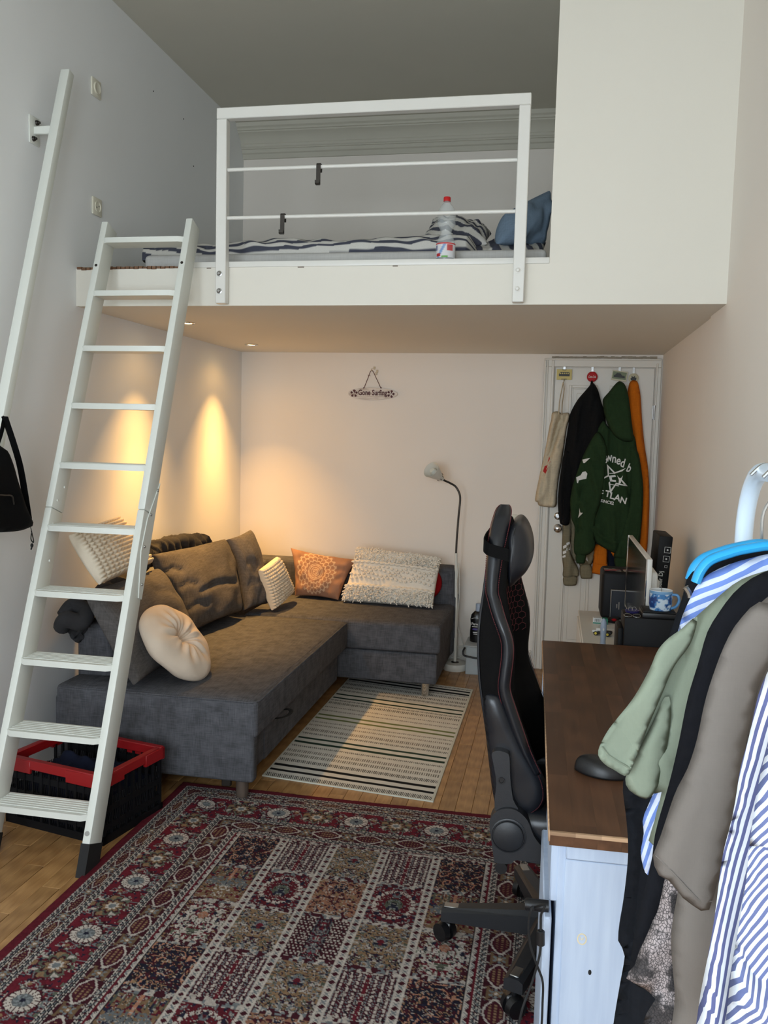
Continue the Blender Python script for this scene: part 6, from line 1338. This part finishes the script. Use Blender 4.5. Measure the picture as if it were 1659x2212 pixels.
build('back_bulge', Geo().obox(mc_+nm*0.034+z3*(zt_-hM/2-0.01), dmn, nm, z3, (LM*0.86, 0.036, hM*0.72), 0.014, 3), 'gloss_white', mon)
build('screen', Geo().obox(mc_-nm*0.0008+z3*(zt_-hM/2+0.004), dmn, nm, z3, (LM-0.014, 0.0016, hM-0.022)), 'screen_black', mon)
for s_ in (-1, 1): build('chrome_edge', Geo().obox(mc_-nm*0.001+dmn*s_*(LM/2-0.003)+z3*(zt_-hM/2), dmn, nm, z3, (0.006, 0.006, hM), 0.001, 1), 'chrome', mon)
build('stand', Geo().obox(mc_+dmn*0.17+nm*0.07+z3*((CBZ+zt_-0.12)/2), dmn, nm, z3, (0.06, 0.02, zt_-0.12-CBZ), 0.004, 1).obox(mc_+dmn*0.17+nm*0.055+z3*(CBZ+0.006), dmn, nm, z3, (0.22, 0.10, 0.010), 0.004, 1), 'gloss_white', mon)
# DJ controller on end against the wall
dy_ = -1.62; q = [at(*z6(x_, y_), y=dy_) for x_, y_ in ((1225, 235), (1350, 305), (1290, 800), (1172, 800))]; topc = (q[0]+q[1])/2; botc = (q[2]+q[3])/2; dup = (topc-botc)/np.linalg.norm(topc-botc); dup[1] = 0; wx = 0.060
sdx = np.array([dup[2], 0, -dup[0]]); Hc = (topc[2]-CBZ-0.004)/dup[2]; base_c = topc-dup*Hc
dj = thing('dj_controller', base_c, 'black DJ controller standing on end against the wall behind the monitor', 'controller')
djm = build('controller_body', Geo().obox(base_c+dup*Hc/2+np.array([0, 0.13, 0]), sdx, np.array([0, 1.0, 0]), dup, (wx, 0.26, Hc), 0.005, 2), 'case_black', dj)
def djp(a_, h_, lift=0.0015): return base_c+sdx*a_+dup*h_-np.array([0, lift, 0])
def frame_sq(a_, h_, w_, t_=0.0016):
    g = Geo()
    for (c0, c1, d0, d1) in ((-w_, w_, w_-t_, w_), (-w_, w_, -w_, -w_+t_), (-w_, -w_+t_, -w_, w_), (w_-t_, w_, -w_, w_)): g.prism([tuple(djp(a_+c, h_+d)) for c, d in ((c0, d0), (c1, d0), (c1, d1), (c0, d1))], (0, 0.001, 0))
    return g
g = Geo()
for a_, hz_, w_ in ((0.012, 405, 0.014), (0.010, 495, 0.014), (0.012, 570, 0.006)):
    h_ = (at(*z6(1290, hz_), y=dy_)[2]-CBZ-0.004)/dup[2]; q = frame_sq(a_, h_, w_); g.add(q.v, q.f)
    if w_ > 0.01: g.prism([tuple(djp(a_+0.004*math.cos(k*math.pi/6), h_+0.004*math.sin(k*math.pi/6))) for k in range(12)], (0, 0.001, 0))
build('port_outline', g, 'print_white', djm)
hc_ = (at(*z6(1240, 740), y=dy_)[2]-CBZ-0.004)/dup[2]; lettering('lettering', 'Pioneer Dj', 'print_white', djm, lambda a_, b_: tuple(djp(-0.004-b_, hc_+a_)), 0.026, 0.115, 0.0006)
# computer case (near end of the cabinet) with things on top
py0, py1 = -2.350, -2.185; tl = at(*z6(870, 1075), y=py0); PZ = tl[2]; trx = tl[0]+0.215
pc = thing('computer_case', (tl[0]+0.1, -2.27, CBZ), 'black computer case at the far edge of the desk', 'computer')
build('case_shell', Geo().box((tl[0], py0, CBZ+0.001), (trx, py1, PZ), 0.006, 2), 'case_black', pc)
build('side_fairing', Geo().box((tl[0]-0.022, py0+0.02, CBZ+0.001), (tl[0]+0.002, py1, PZ-0.045), 0.010, 2), 'case_black', pc)
bx0 = at(*z6(1045, 1040), y=py0+0.02)[0]; dv_ = thing('black_dock', (bx0+0.07, py0+0.06, PZ), 'flat black dock box lying on the computer case under the mug', 'device')
build('dock_body', Geo().box((bx0, py0+0.008, PZ+0.0005), (bx0+0.128, py0+0.135, PZ+0.020), 0.003, 2), 'black_plastic', dv_); build('dock_lid', Geo().box((bx0+0.004, py0+0.012, PZ+0.0195), (bx0+0.124, py0+0.131, PZ+0.026), 0.004, 2), 'case_black', dv_)
DZ_ = PZ+0.026
mg = at(*z6(1225, 1005), z=DZ_); mg = np.array([at(*z6(1225, 1000), y=py0+0.065)[0], py0+0.065, DZ_]); mug = thing('mug', mg, 'blue painted ceramic mug on top of the black dock', 'mug')
attr_mat('mug_glaze', 0.2, 0.0, 60, 0.5, 0.02); n = 64; nzv = 26; th = np.linspace(0, 2*math.pi, n+1); hh = np.linspace(0, 1, nzv); TH, HH = np.meshgrid(th, hh, indexing='ij'); MR = 0.043; MH = 0.074; rad = MR*(0.93+0.07*np.clip(HH*3, 0, 1))
nn = vnoise(np.cos(TH)*3+HH*2, np.sin(TH)*3, HH*4+1)+0.5*vnoise(np.cos(TH)*7, np.sin(TH)*7+HH*3, HH*9); cm = np.where((nn > 0.35)[..., None], np.array(lin((206, 222, 236))), np.where((nn > -0.05)[..., None], np.array(lin((74, 132, 190))), np.array(lin((34, 66, 128))))); cm = np.where((HH > 0.86)[..., None], np.array(lin((120, 166, 206))), cm)
g = Geo().grid(np.stack([mg[0]+rad*np.cos(TH), mg[1]+rad*np.sin(TH), mg[2]+0.001+HH*MH], -1)); mb = build('mug_wall', g, 'mug_glaze', mug, sharp=180, colors=cm.reshape(-1, 3))
plain('glaze_white', (226, 230, 232), 0.2, var=0.02); plain('glaze_blue', (84, 140, 190), 0.25, var=0.25, scale=60)
build('mug_lining', Geo().lathe([(MR, MH+0.001), (MR-0.001, MH+0.003), (MR-0.004, MH), (MR-0.005, 0.006), (0.001, 0.005)], 40, Matrix.Translation(Vector(mg)), cap=False), 'glaze_white', mug); build('mug_foot', Geo().lathe([(MR*.92, 0.0005), (MR*.92, 0.002), (0.001, 0.002)], 40, Matrix.Translation(Vector(mg))), 'glaze_blue', mug)
build('handle', Geo().tube(smooth_path([mg+np.array([MR*.9, -0.012, 0.062]), mg+np.array([MR+0.016, -0.018, 0.060]), mg+np.array([MR+0.022, -0.02, 0.040]), mg+np.array([MR+0.012, -0.018, 0.018]), mg+np.array([MR*.85, -0.012, 0.008])], 6), 0.0055, 10), 'glaze_blue', mug)
sp_ = Geo().tube([mg+np.array([0.0, 0.01, 0.03]), mg+np.array([0.004, 0.03, 0.080])], 0.002, 6); tag(build('teaspoon', sp_, 'steel'), 'steel teaspoon standing in the blue mug', 'spoon')
plain('lid_purple', (46, 42, 92), 0.35, var=0.05); lc = np.array([at(*z6(950, 985), y=py0+0.09)[0], py0+0.09, PZ]); lid = thing('trinket_dish', lc, 'small purple dish with rings on the computer case', 'dish')
build('dish', Geo().lathe([(0.020, 0.0005), (0.026, 0.004), (0.028, 0.012), (0.026, 0.012), (0.022, 0.006), (0.001, 0.005)], 28, Matrix.Translation(Vector(lc))), 'lid_purple', lid)
g = Geo()
for k in range(2):
    ring = [lc+np.array([0.008*math.cos(t)+(k-.5)*0.014, 0.004*k, 0.016+0.008*math.sin(t)]) for t in np.linspace(0, 2*math.pi, 17)]; g.tube(ring, 0.0012, 5, caps=False)
build('ring', g, 'steel', lid)
gl = np.array([at(*z6(950, 1045), y=py0+0.02)[0], py0+0.022, PZ]); gls = thing('eyeglasses', gl, 'folded eyeglasses lying at the front edge of the computer case', 'glasses')
for s_ in (-1, 1):
    ring = [gl+np.array([s_*0.0165+0.0145*math.cos(t), 0.010*math.sin(t), 0.004+0.004*math.sin(t)]) for t in np.linspace(0, 2*math.pi, 21)]; build('rim', Geo().tube(ring, 0.0012, 5, caps=False), 'steel', gls)
build('temple', Geo().tube([gl+np.array([-0.032, 0, 0.003]), gl+np.array([-0.02, 0.045, 0.003]), gl+np.array([0.03, 0.05, 0.002])], 0.0014, 5), 'black_plastic', gls)
build('temple', Geo().tube([gl+np.array([0.032, 0, 0.003]), gl+np.array([0.03, 0.045, 0.003]), gl+np.array([-0.02, 0.055, 0.002])], 0.0014, 5), 'black_plastic', gls)
# small things on the cabinet top
plain('box_white', (214, 216, 214), 0.5, var=0.03); plain('box_green', (36, 120, 96), 0.5, var=0.1); plain('toy_yellow', (206, 186, 60), 0.4, var=0.05); plain('brush_grey', (158, 172, 192), 0.4, var=0.03)
def onc(x_, y_): return at(*z6(x_, y_), z=CBZ)
b0 = onc(600, 1135); mb_ = thing('medicine_box', b0, 'small white and green medicine box with a barcode on the white cabinet', 'box')
build('carton', Geo().box((b0[0]-0.022, b0[1]-0.02, CBZ), (b0[0]+0.022, b0[1]+0.02, CBZ+0.030), 0.001, 1), 'box_white', mb_); build('green_end', Geo().box((b0[0]+0.0222, b0[1]-0.02, CBZ), (b0[0]+0.050, b0[1]+0.02, CBZ+0.028), 0.001, 1), 'box_green', mb_)
g = Geo()
for k, w_ in enumerate((1.0, .5, 1.4, .6, 1.0, .5, 1.2)): g.box((b0[0]-0.014+k*0.004, b0[1]-0.0206, CBZ+0.012), (b0[0]-0.014+k*0.004+0.0018*w_, b0[1]-0.0198, CBZ+0.026))
build('barcode', g, 'black_rubber', mb_); build('green_band', Geo().box((b0[0]-0.0222, b0[1]-0.0204, CBZ+0.002), (b0[0]+0.022, b0[1]-0.0198, CBZ+0.008)), 'box_green', mb_)
b0 = onc(755, 1130); g = Geo()
for k in range(3): ring = [b0+np.array([0.022*math.cos(t)+k*0.004-0.004, 0.016*math.sin(t)+0.006*k, 0.006+k*0.007+0.003*math.sin(2*t)]) for t in np.linspace(0, 2*math.pi, 25)]; g.tube(ring, 0.0055, 7, caps=False)
ck = tag(build('coiled_cable', g, 'black_rubber'), 'small coil of black cable beside the medicine box', 'cable'); build('cable_tie', Geo().ball(b0+np.array([0.004, -0.016, 0.018]), 0.010, 10, (1.3, .8, .7)), 'red_cloth', ck)
b0 = onc(650, 1255); car = thing('toy_car', b0, 'tiny black and white toy car on the white cabinet', 'toy car'); dcx = np.array([0.97, -0.25, 0]); dcy = np.array([0.25, 0.97, 0])
build('car_body', Geo().obox(b0+z3*0.016, dcx, dcy, z3, (0.088, 0.036, 0.014), 0.005, 2), 'black_plastic', car); build('cabin', Geo().obox(b0+z3*0.028-dcx*0.006, dcx, dcy, z3, (0.044, 0.032, 0.014), 0.005, 2), 'box_white', car); build('bonnet', Geo().obox(b0+z3*0.0175-dcx*0.032, dcx, dcy, z3, (0.026, 0.0365, 0.013), 0.004, 2), 'box_white', car)
for s_ in (-1, 1):
    for e_ in (-1, 1):
        w_ = b0+dcx*s_*0.027+dcy*e_*0.018+z3*0.0105; wh = build('wheel', Geo().cyl(w_-dcy*0.003, w_+dcy*0.003, 0.010, n=16), 'black_rubber', car); build('hub_cap', Geo().cyl(w_+dcy*e_*0.003, w_+dcy*e_*0.0042, 0.006, n=12), 'toy_yellow', wh)
g = Geo().obox(onc(700, 1180)+z3*0.001, dcx, dcy, z3, (0.09, 0.06, 0.0015)); tag(build('paper_slip', g, 'box_white'), 'white paper slip under the toy car and medicine box', 'paper')
b0 = onc(652, 1395); tp = at(*z6(652, 1085), y=b0[1]); Hb = tp[2]-CBZ
tb_ = thing('toothbrush_handle', b0, 'pale blue-grey electric toothbrush handle standing on the cabinet edge', 'toothbrush')
build('handle', Geo().lathe([(0.014, 0), (0.0145, 0.004), (0.0115, Hb*0.25), (0.0120, Hb*0.45), (0.0145, Hb*0.72), (0.0125, Hb*0.88), (0.0075, Hb*0.96), (0.001, Hb)], 24, Matrix.Translation(Vector(b0))), 'brush_grey', tb_); build('button', Geo().ball(b0+np.array([0, -0.0135, Hb*0.66]), 0.004, 8, (1, .5, 1.6)), 'box_white', tb_)

# ================================================================== detergent and storage box behind the chair
def z4(x_, y_): return (900+0.217*x_, 1080+0.217*y_)
sb = np.array([1.650, -0.20, 0]); a = N('frosted_plastic'); a.base(lin((206, 212, 212))); a.b.inputs['Alpha'].default_value = 0.55; a.fin(0.3)
sx0 = at(*z4(500, 1690), z=0.0)[0]; sxl = at(*z4(470, 1430), y=-0.2); SBZ = sxl[2]
sbx = thing('storage_box', (sx0+0.11, -0.2, 0), 'frosted plastic storage box behind the gaming chair', 'box'); bx0, bx1, by0, by1 = sx0, sx0+0.22, -0.28, -0.06
g = Geo()
for (p0, p1) in (((bx0, by0, 0), (bx1, by0+.003, SBZ)), ((bx0, by1-.003, 0), (bx1, by1, SBZ)), ((bx0, by0, 0), (bx0+.003, by1, SBZ)), ((bx1-.003, by0, 0), (bx1, by1, SBZ)), ((bx0, by0, 0), (bx1, by1, .003))): g.box(p0, p1)
build('box_walls', g, 'frosted_plastic', sbx); build('lid', Geo().box((bx0-.012, by0-.012, SBZ), (bx1+.012, by1+.012, SBZ+.012), 0.004, 2), 'frosted_plastic', sbx)
build('handle', Geo().tube(smooth_path([at(*z4(480, 1470), y=by0-.014), at(*z4(462, 1510), y=by0-.03), at(*z4(470, 1545), y=by0-.035), at(*z4(520, 1562), y=by0-.04), at(*z4(600, 1575), y=by0-.04), at(*z4(680, 1560), y=by0-.02)], 5), 0.006, 8), 'black_plastic', sbx)
attr_mat('pack_print', 0.4, 0.0, 50, 0.4, 0.02); n = 30; A_, B_ = np.meshgrid(np.linspace(0, 1, n), np.linspace(0, 1, n), indexing='ij'); cp_ = np.tile(np.array(lin((150, 196, 222))), (n, n, 1)).astype(float)
cp_[(np.abs(A_-.45) < .3) & (np.abs(B_-.62) < .16)] = lin((226, 230, 234)); cp_[(np.abs(A_-.45) < .2) & (np.abs(B_-.62) < .05)] = lin((70, 60, 130)); cp_[(np.abs(A_-.4) < .2) & (np.abs(B_-.48) < .04)] = lin((200, 60, 60)); cp_[B_ < .25] = lin((206, 220, 232)); cp_[(B_ < .16) & (A_ > .2) & (A_ < .8)] = lin((90, 140, 190))
px0 = at(*z4(530, 1600), y=by0+.012)[0]; pk_ = thing('detergent_pack', (px0+.05, by0+.03, .004), 'light blue and white pack inside the frosted box', 'pack')
g = Geo().box((px0, by0+.010, .004), (px0+.10, by0+.05, .125), 0.004, 2); build('carton', g, 'box_white', pk_)
build('label', Geo().grid(np.stack([px0+.003+A_*.094, 0*A_+by0+.0094, .006+B_*.116], -1)), 'pack_print', pk_, colors=cp_.reshape(-1, 3))
dbx = at(*z4(590, 1300), y=-0.19)[0]; db_ = thing('detergent_bottle', (dbx, -0.19, SBZ+.012), 'black laundry detergent bottle on top of the storage box', 'bottle'); dbz = SBZ+.012; Mb = Matrix.Translation((dbx+0.004, -0.17, dbz)) @ Matrix.Diagonal((1.0, 0.62, 1, 1))
HB_ = at(*z4(590, 1110), y=-0.19)[2]-dbz
bb = build('bottle_body', Geo().lathe([(0.040, 0), (0.044, 0.006), (0.044, HB_*0.35), (0.040, HB_*0.55), (0.044, HB_*0.72), (0.038, HB_*0.88), (0.022, HB_*0.97), (0.016, HB_)], 32, Mb), 'castor_black', db_); build('cap', Geo().lathe([(0.018, HB_), (0.018, HB_+.045), (0.015, HB_+.05), (0.001, HB_+.05)], 20, Matrix.Translation((dbx+0.010, -0.17, dbz))), 'brush_grey', db_)
plain('label_purple', (70, 60, 128), 0.4, var=0.1)
g = Geo(); lz = at(*z4(570, 1235), y=-0.2)[2]
lettering('lettering', 'Perwoll', 'print_white', bb, lambda a_, b_: (dbx+0.004+a_, -0.17-0.0275*math.sqrt(max(.05, 1-(a_/.046)**2))-.0012, lz+b_), 0.024, 0.066, 0.0006)
build('label_swoosh', Geo().tube(smooth_path([(dbx-.030, -.192, lz+.032), (dbx-.010, -.1995, lz+.040), (dbx+.020, -.199, lz+.038)], 5), 0.0016, 5), 'print_white', bb); build('label_badge', Geo().ball((dbx-.004, -.197, lz-.035), .020, 14, (1, .2, .35)), 'label_purple', bb)
for dz_, w_ in ((-.018, .05), (-.055, .036), (-.066, .03)): g.box((dbx-w_/2, -.1985, lz+dz_-.0018), (dbx+w_/2, -.1965, lz+dz_+.0018))
build('label_lines', g, 'print_white', bb)

# ================================================================== clothes rack
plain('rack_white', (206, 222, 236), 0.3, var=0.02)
plain('hanger_blue', (36, 156, 214), 0.35, var=0.03)
ry0 = -4.47; rp = at(1607, 1150, y=ry0); RXX = rp[0]; RZZ = 1.468
rack = thing('clothes_rack', (RXX, -5.0, 0), 'white tubular clothes rack full of hanging shirts', 'clothes rack')
ry1 = -5.62
path = [(RXX, ry0, 0.03), (RXX, ry0, 0.8), (RXX, ry0, 1.36)]+[(RXX, ry0-0.09*(1-math.cos(t)), RZZ-0.09+0.09*math.sin(t)) for t in np.linspace(0, math.pi/2, 9)]+[(RXX, -5.0, RZZ), (RXX, ry1+0.09, RZZ)]+[(RXX, ry1+0.09-0.09*math.sin(t), RZZ-0.09+0.09*math.cos(t)) for t in np.linspace(0.2, math.pi/2, 8)]+[(RXX, ry1, 0.8), (RXX, ry1, 0.03)]
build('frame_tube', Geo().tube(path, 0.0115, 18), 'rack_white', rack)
for y in (ry0, ry1): build('foot', Geo().tube([(RXX-0.14, y, 0.016), (RXX+0.14, y, 0.016)], 0.014, 14), 'rack_white', rack)
build('cross_bar', Geo().tube([(RXX, ry0, 0.12), (RXX, ry1, 0.12)], 0.010, 12), 'rack_white', rack)
fabric('tee_sage', (126, 134, 117), 900, 0.02, 0.08); fabric('tee_black', (16, 17, 22), 900, 0.15, 0.08); fabric('tee_taupe', (106, 99, 93), 900, 0.02, 0.08)
fabric('coat_black', (18, 20, 25), 300, 0.2, 0.12)
def striped(name, light, dark, period, ang, duty, dist=0.6):
    a = N(name); co = a.coord(rot=(0, math.radians(ang), 0)); sep = a.n('ShaderNodeSeparateXYZ'); a.l(co, sep.inputs[0])
    nz = a.noise(a.coord(), 9, 2); ad = a.n('ShaderNodeMath', operation='MULTIPLY_ADD'); a.l(nz, ad.inputs[0]); ad.inputs[1].default_value = dist*period; a.l(sep.outputs[0], ad.inputs[2])
    dv = a.n('ShaderNodeMath', operation='DIVIDE'); a.l(ad.outputs[0], dv.inputs[0]); dv.inputs[1].default_value = period; fr = a.n('ShaderNodeMath', operation='FRACT'); a.l(dv.outputs[0], fr.inputs[0])
    a.base(a.ramp(fr.outputs[0], [(0.0, lin(dark)), (duty, lin(light)), (0.97, lin(dark))], 'CONSTANT')); a.bump(a.noise(a.coord(), 400, 2), 0.1, 0.001); return a.fin(0.85, 0, 0.2)
striped('shirt_blue', (206, 214, 232), (112, 138, 204), 0.0125, -62, 0.5, 1.5); striped('shirt_blue_tail', (206, 214, 232), (112, 138, 204), 0.0088, -16, 0.45, 1.0); striped('shirt_stripe', (206, 208, 212), (86, 90, 128), 0.0056, -10, 0.45, 1.0); striped('shirt_stripe_sleeve', (204, 208, 216), (92, 100, 138), 0.0056, -34, 0.45, 4.0)
a = N('snakeskin'); vo = a.n('ShaderNodeTexVoronoi', feature='DISTANCE_TO_EDGE'); vo.inputs['Scale'].default_value = 320; a.l(a.coord(scale=(1, 1, 0.8)), vo.inputs['Vector']); big = a.noise(a.coord(), 34, 3); e = a.ramp(vo.outputs[0], [(0.0, lin((22, 20, 22))), (0.16, lin((158, 146, 144)))]); a.base(a.mix(a.ramp(big, [(0.47, (0, 0, 0)), (0.56, (1, 1, 1))]), e, a.mix(0.9, e, lin((20, 18, 20))))); a.fin(0.8)
def gar(name, label, cat, y, outl, mat, thick=0.010, rim=0.018, fr=30, am=0.006, ph=0.0, sl=0.2, cre=(), h=0.012, part='cloth', group='clothes on the rack'):
    t = thing(name, (at(1600, 2000, y=y)[0], y, 0.9), label, cat, group)
    pf = Puff(upx(outl, y), thick, rim, org=(0, y, 0), back=0.8, h=h, folds=(lambda a, b: 1.1*vfold(am, fr, ph, sl)(a, b)), creases=[(upx(c[0], y), c[1], c[2]) for c in cre], smooth=3); build(part, pf.g, mat, t, sharp=180); return t, pf
def hanger(t, y, mat, tip, hx=RXX):
    L = np.array([at(u, v, y=y) for u, v in tip]); mir = [np.array([2*hx-p[0]+0.0, y, p[2]]) for p in L[::-1]]; top = np.array([hx, y, L[-1][2]+0.006])
    build('hanger', Geo().tube(smooth_path(list(L)+[top]+mir, 5), 0.0085, 10, flat=0.7), mat, t)
    build('hanger_hook', Geo().tube(smooth_path([top, top+np.array([0, 0, 0.04]), (hx+0.018, y, RZZ-0.006), (hx+0.012, y, RZZ+0.014), (hx-0.004, y, RZZ+0.019), (hx-0.018, y, RZZ+0.006)], 6), 0.0022, 7), 'steel', t)
t, pf = gar('black_coat', 'long black coat on blue hangers at the end of the clothes rack', 'coat', -4.585, [(1483, 1252), (1500, 1232), (1560, 1205), (1640, 1185), (1720, 1190), (1760, 1300), (1760, 2300), (1318, 2300), (1325, 2212), (1340, 2121), (1350, 2058), (1336, 2040), (1337, 2001), (1348, 1934), (1357, 1841), (1352, 1760), (1345, 1695), (1362, 1640), (1392, 1560), (1422, 1450), (1450, 1360), (1474, 1290)], 'coat_black', 0.008, 0.010, 40, 0.0088, 1.0, 0.1, cre=[([(1385, 1720), (1370, 1850), (1362, 2000), (1355, 2200)], -0.014, 0.008), ([(1400, 1900), (1385, 2000), (1370, 2212)], 0.010, 0.010)])
hanger(t, -4.575, 'hanger_blue', [(1490, 1252), (1500, 1226), (1520, 1206), (1555, 1192), (1592, 1182)]); 
g = Geo().tube([at(u, v, y=-4.63) for u, v in ((1481, 1268), (1488, 1278), (1492, 1290))], 0.004, 8); build('zip_pull', g, 'steel', t)
t, pf = gar('blue_striped_shirt', 'light blue and white striped shirt between the black coat and the sage t-shirt', 'shirt', -4.640, [(1492, 1290), (1515, 1252), (1560, 1225), (1620, 1206), (1700, 1196), (1760, 1260), (1755, 1880), (1500, 1880), (1425, 1880), (1398, 1893), (1387, 1862), (1384, 1838), (1391, 1800), (1388, 1770), (1400, 1740), (1416, 1700), (1430, 1640), (1440, 1500), (1465, 1360)], 'shirt_blue', 0.008, 0.010, 45, 0.0075, 2.0, 0.4, cre=[([(1425, 1705), (1405, 1780), (1398, 1880)], 0.010, 0.008)])
pt_ = Puff(upx([(1440, 1600), (1424, 1680), (1404, 1735), (1388, 1770), (1391, 1800), (1384, 1838), (1387, 1862), (1398, 1893), (1412, 1880), (1440, 1800), (1470, 1700)], -4.668), 0.006, 0.008, org=(0, -4.668, 0), back=0.5, folds=vfold(0.006, 60, 3, 0.2), h=0.008, smooth=3); build('shirt_tail', pt_.g, 'shirt_blue_tail', t, sharp=180)
hanger(t, -4.640, 'hanger_blue', [(1503, 1258), (1514, 1232), (1535, 1210), (1575, 1195), (1610, 1186)])
t, pf = gar('sage_tshirt', 'sage green cotton t-shirt hanging on the rack', 't-shirt', -4.705, [(1700, 1226), (1659, 1232), (1600, 1252), (1555, 1286), (1508, 1328), (1468, 1362), (1442, 1380), (1420, 1408), (1404, 1446), (1376, 1508), (1352, 1560), (1346, 1620), (1372, 1680), (1405, 1718), (1430, 1706), (1412, 1780), (1412, 1830), (1560, 1850), (1760, 1850), (1760, 1260)], 'tee_sage', 0.008, 0.010, 34, 0.0075, 3.0, 0.3, cre=[([(1462, 1420), (1430, 1500), (1400, 1590)], -0.022, 0.012), ([(1385, 1600), (1430, 1640), (1440, 1690)], 0.010, 0.007), ([(1440, 1480), (1452, 1540), (1436, 1640)], 0.008, 0.008), ([(1500, 1340), (1480, 1400), (1460, 1450)], -0.010, 0.006)], part='body')
sl_o = [(1506, 1332), (1470, 1360), (1442, 1380), (1420, 1406), (1402, 1448), (1368, 1508), (1328, 1558), (1307, 1588), (1291, 1626), (1304, 1649), (1328, 1664), (1354, 1677), (1368, 1650), (1396, 1580), (1428, 1505), (1456, 1440), (1492, 1390)]
p2 = Puff(upx(sl_o, -4.722), 0.007, 0.008, org=(0, -4.722, 0), back=0.5, folds=vfold(0.005, 40, 1, 0.6), h=0.0055, smooth=3); s_ = build('sleeve', p2.g, 'tee_sage', t, sharp=180)
build('hem_stitch', Geo().tube(p2.surf(*zip(*[tuple(q) for q in upx([(1300, 1613), (1315, 1632), (1338, 1648), (1360, 1660)], -4.722)]), 0.0008), 0.0009, 4), 'tee_sage', s_)
p3 = Puff(upx([(1354, 1670), (1351, 1688), (1358, 1706), (1388, 1725), (1407, 1721), (1424, 1690), (1440, 1620), (1450, 1540), (1440, 1500), (1410, 1560), (1380, 1620)], -4.708), 0.004, 0.008, org=(0, -4.708, 0), back=0.5, folds=vfold(0.004, 50, 2), h=0.007, smooth=3); build('sleeve', p3.g, 'tee_sage', t, sharp=180)
t, pf = gar('black_tshirt', 'black t-shirt hanging between the sage and taupe t-shirts', 't-shirt', -4.775, [(1700, 1225), (1640, 1240), (1590, 1275), (1555, 1320), (1528, 1365), (1509, 1430), (1485, 1510), (1467, 1600), (1446, 1690), (1416, 1796), (1409, 1850), (1400, 1890), (1385, 1950), (1372, 2010), (1362, 2080), (1372, 2130), (1480, 2140), (1700, 2100), (1760, 2000), (1760, 1250)], 'tee_black', 0.008, 0.010, 30, 0.0063, 4.0)
t, pf = gar('snakeskin_blouse', 'snakeskin print blouse hanging low between black and taupe shirts', 'blouse', -4.825, [(1428, 1937), (1422, 1965), (1410, 1989), (1395, 2025), (1380, 2055), (1371, 2085), (1352, 2106), (1358, 2118), (1383, 2130), (1401, 2142), (1416, 2159), (1401, 2181), (1389, 2212), (1378, 2300), (1475, 2300), (1470, 2200), (1470, 2090), (1475, 1985), (1490, 1800), (1460, 1800)], 'snakeskin', 0.008, 0.010, 60, 0.0063, 5.0, 0.3, cre=[([(1440, 1960), (1425, 2060), (1418, 2160)], -0.010, 0.006), ([(1448, 2060), (1430, 2150), (1405, 2212)], -0.012, 0.006)], h=0.009)
t, pf = gar('taupe_tshirt', 'taupe cotton t-shirt hanging next to the striped shirt', 't-shirt', -4.880, [(1760, 1245), (1700, 1262), (1659, 1288), (1625, 1325), (1600, 1380), (1575, 1480), (1540, 1600), (1500, 1750), (1470, 1900), (1450, 2010), (1452, 2080), (1458, 2160), (1456, 2300), (1620, 2300), (1760, 2200)], 'tee_taupe', 0.008, 0.010, 26, 0.0063, 6.0, part='body')
p2 = Puff(upx([(1640, 1300), (1610, 1325), (1581, 1362), (1554, 1420), (1524, 1510), (1506, 1595), (1485, 1660), (1461, 1706), (1443, 1757), (1425, 1811), (1414, 1838), (1410, 1856), (1422, 1890), (1449, 1905), (1473, 1938), (1506, 1962), (1527, 1973), (1536, 1952), (1556, 1880), (1590, 1740), (1612, 1600), (1640, 1480), (1680, 1400), (1690, 1320)], -4.905), 0.007, 0.008, org=(0, -4.905, 0), back=0.5, folds=vfold(0.004, 40, 3, 0.3), creases=[(upx([(1551, 1468), (1585, 1488), (1628, 1518)], -4.905), -0.006, 0.0025), (upx([(1500, 1700), (1470, 1800), (1440, 1880)], -4.905), 0.004, 0.012)], h=0.010, smooth=3); s_ = build('sleeve', p2.g, 'tee_taupe', t, sharp=180)
build('hem_stitch', Geo().tube(p2.surf(*zip(*[tuple(q) for q in upx([(1416, 1846), (1445, 1868), (1478, 1905), (1510, 1938), (1538, 1945)], -4.905)]), 0.0006), 0.0008, 4), 'tee_taupe', s_)
t, pf = gar('striped_shirt', 'white shirt with slate blue stripes hanging beside the taupe t-shirt', 'shirt', -4.985, [(1700, 1400), (1659, 1450), (1638, 1501), (1629, 1540), (1617, 1595), (1599, 1661), (1590, 1721), (1578, 1781), (1560, 1853), (1545, 1971), (1530, 2061), (1515, 2136), (1504, 2212), (1495, 2300), (1780, 2300), (1800, 1800), (1790, 1420)], 'shirt_stripe', 0.008, 0.010, 50, 0.0063, 7.0, 0.25, part='body', h=0.009)
p2 = Puff(upx([(1730, 1480), (1680, 1560), (1645, 1660), (1622, 1800), (1612, 1900), (1596, 2000), (1582, 2080), (1574, 2150), (1566, 2220), (1560, 2300), (1790, 2300), (1800, 1600)], -5.022), 0.008, 0.010, org=(0, -5.022, 0), back=0.5, folds=vfold(0.008, 60, 1, 0.7), creases=[(upx([(1640, 1850), (1620, 2000), (1650, 2100)], -5.022), -0.014, 0.006), (upx([(1600, 2080), (1640, 2120), (1659, 2100)], -5.022), -0.012, 0.006)], h=0.009, smooth=3); build('sleeve', p2.g, 'shirt_stripe_sleeve', t, sharp=180)
rack.location.z += 0.0098                        # its feet stand on the rug
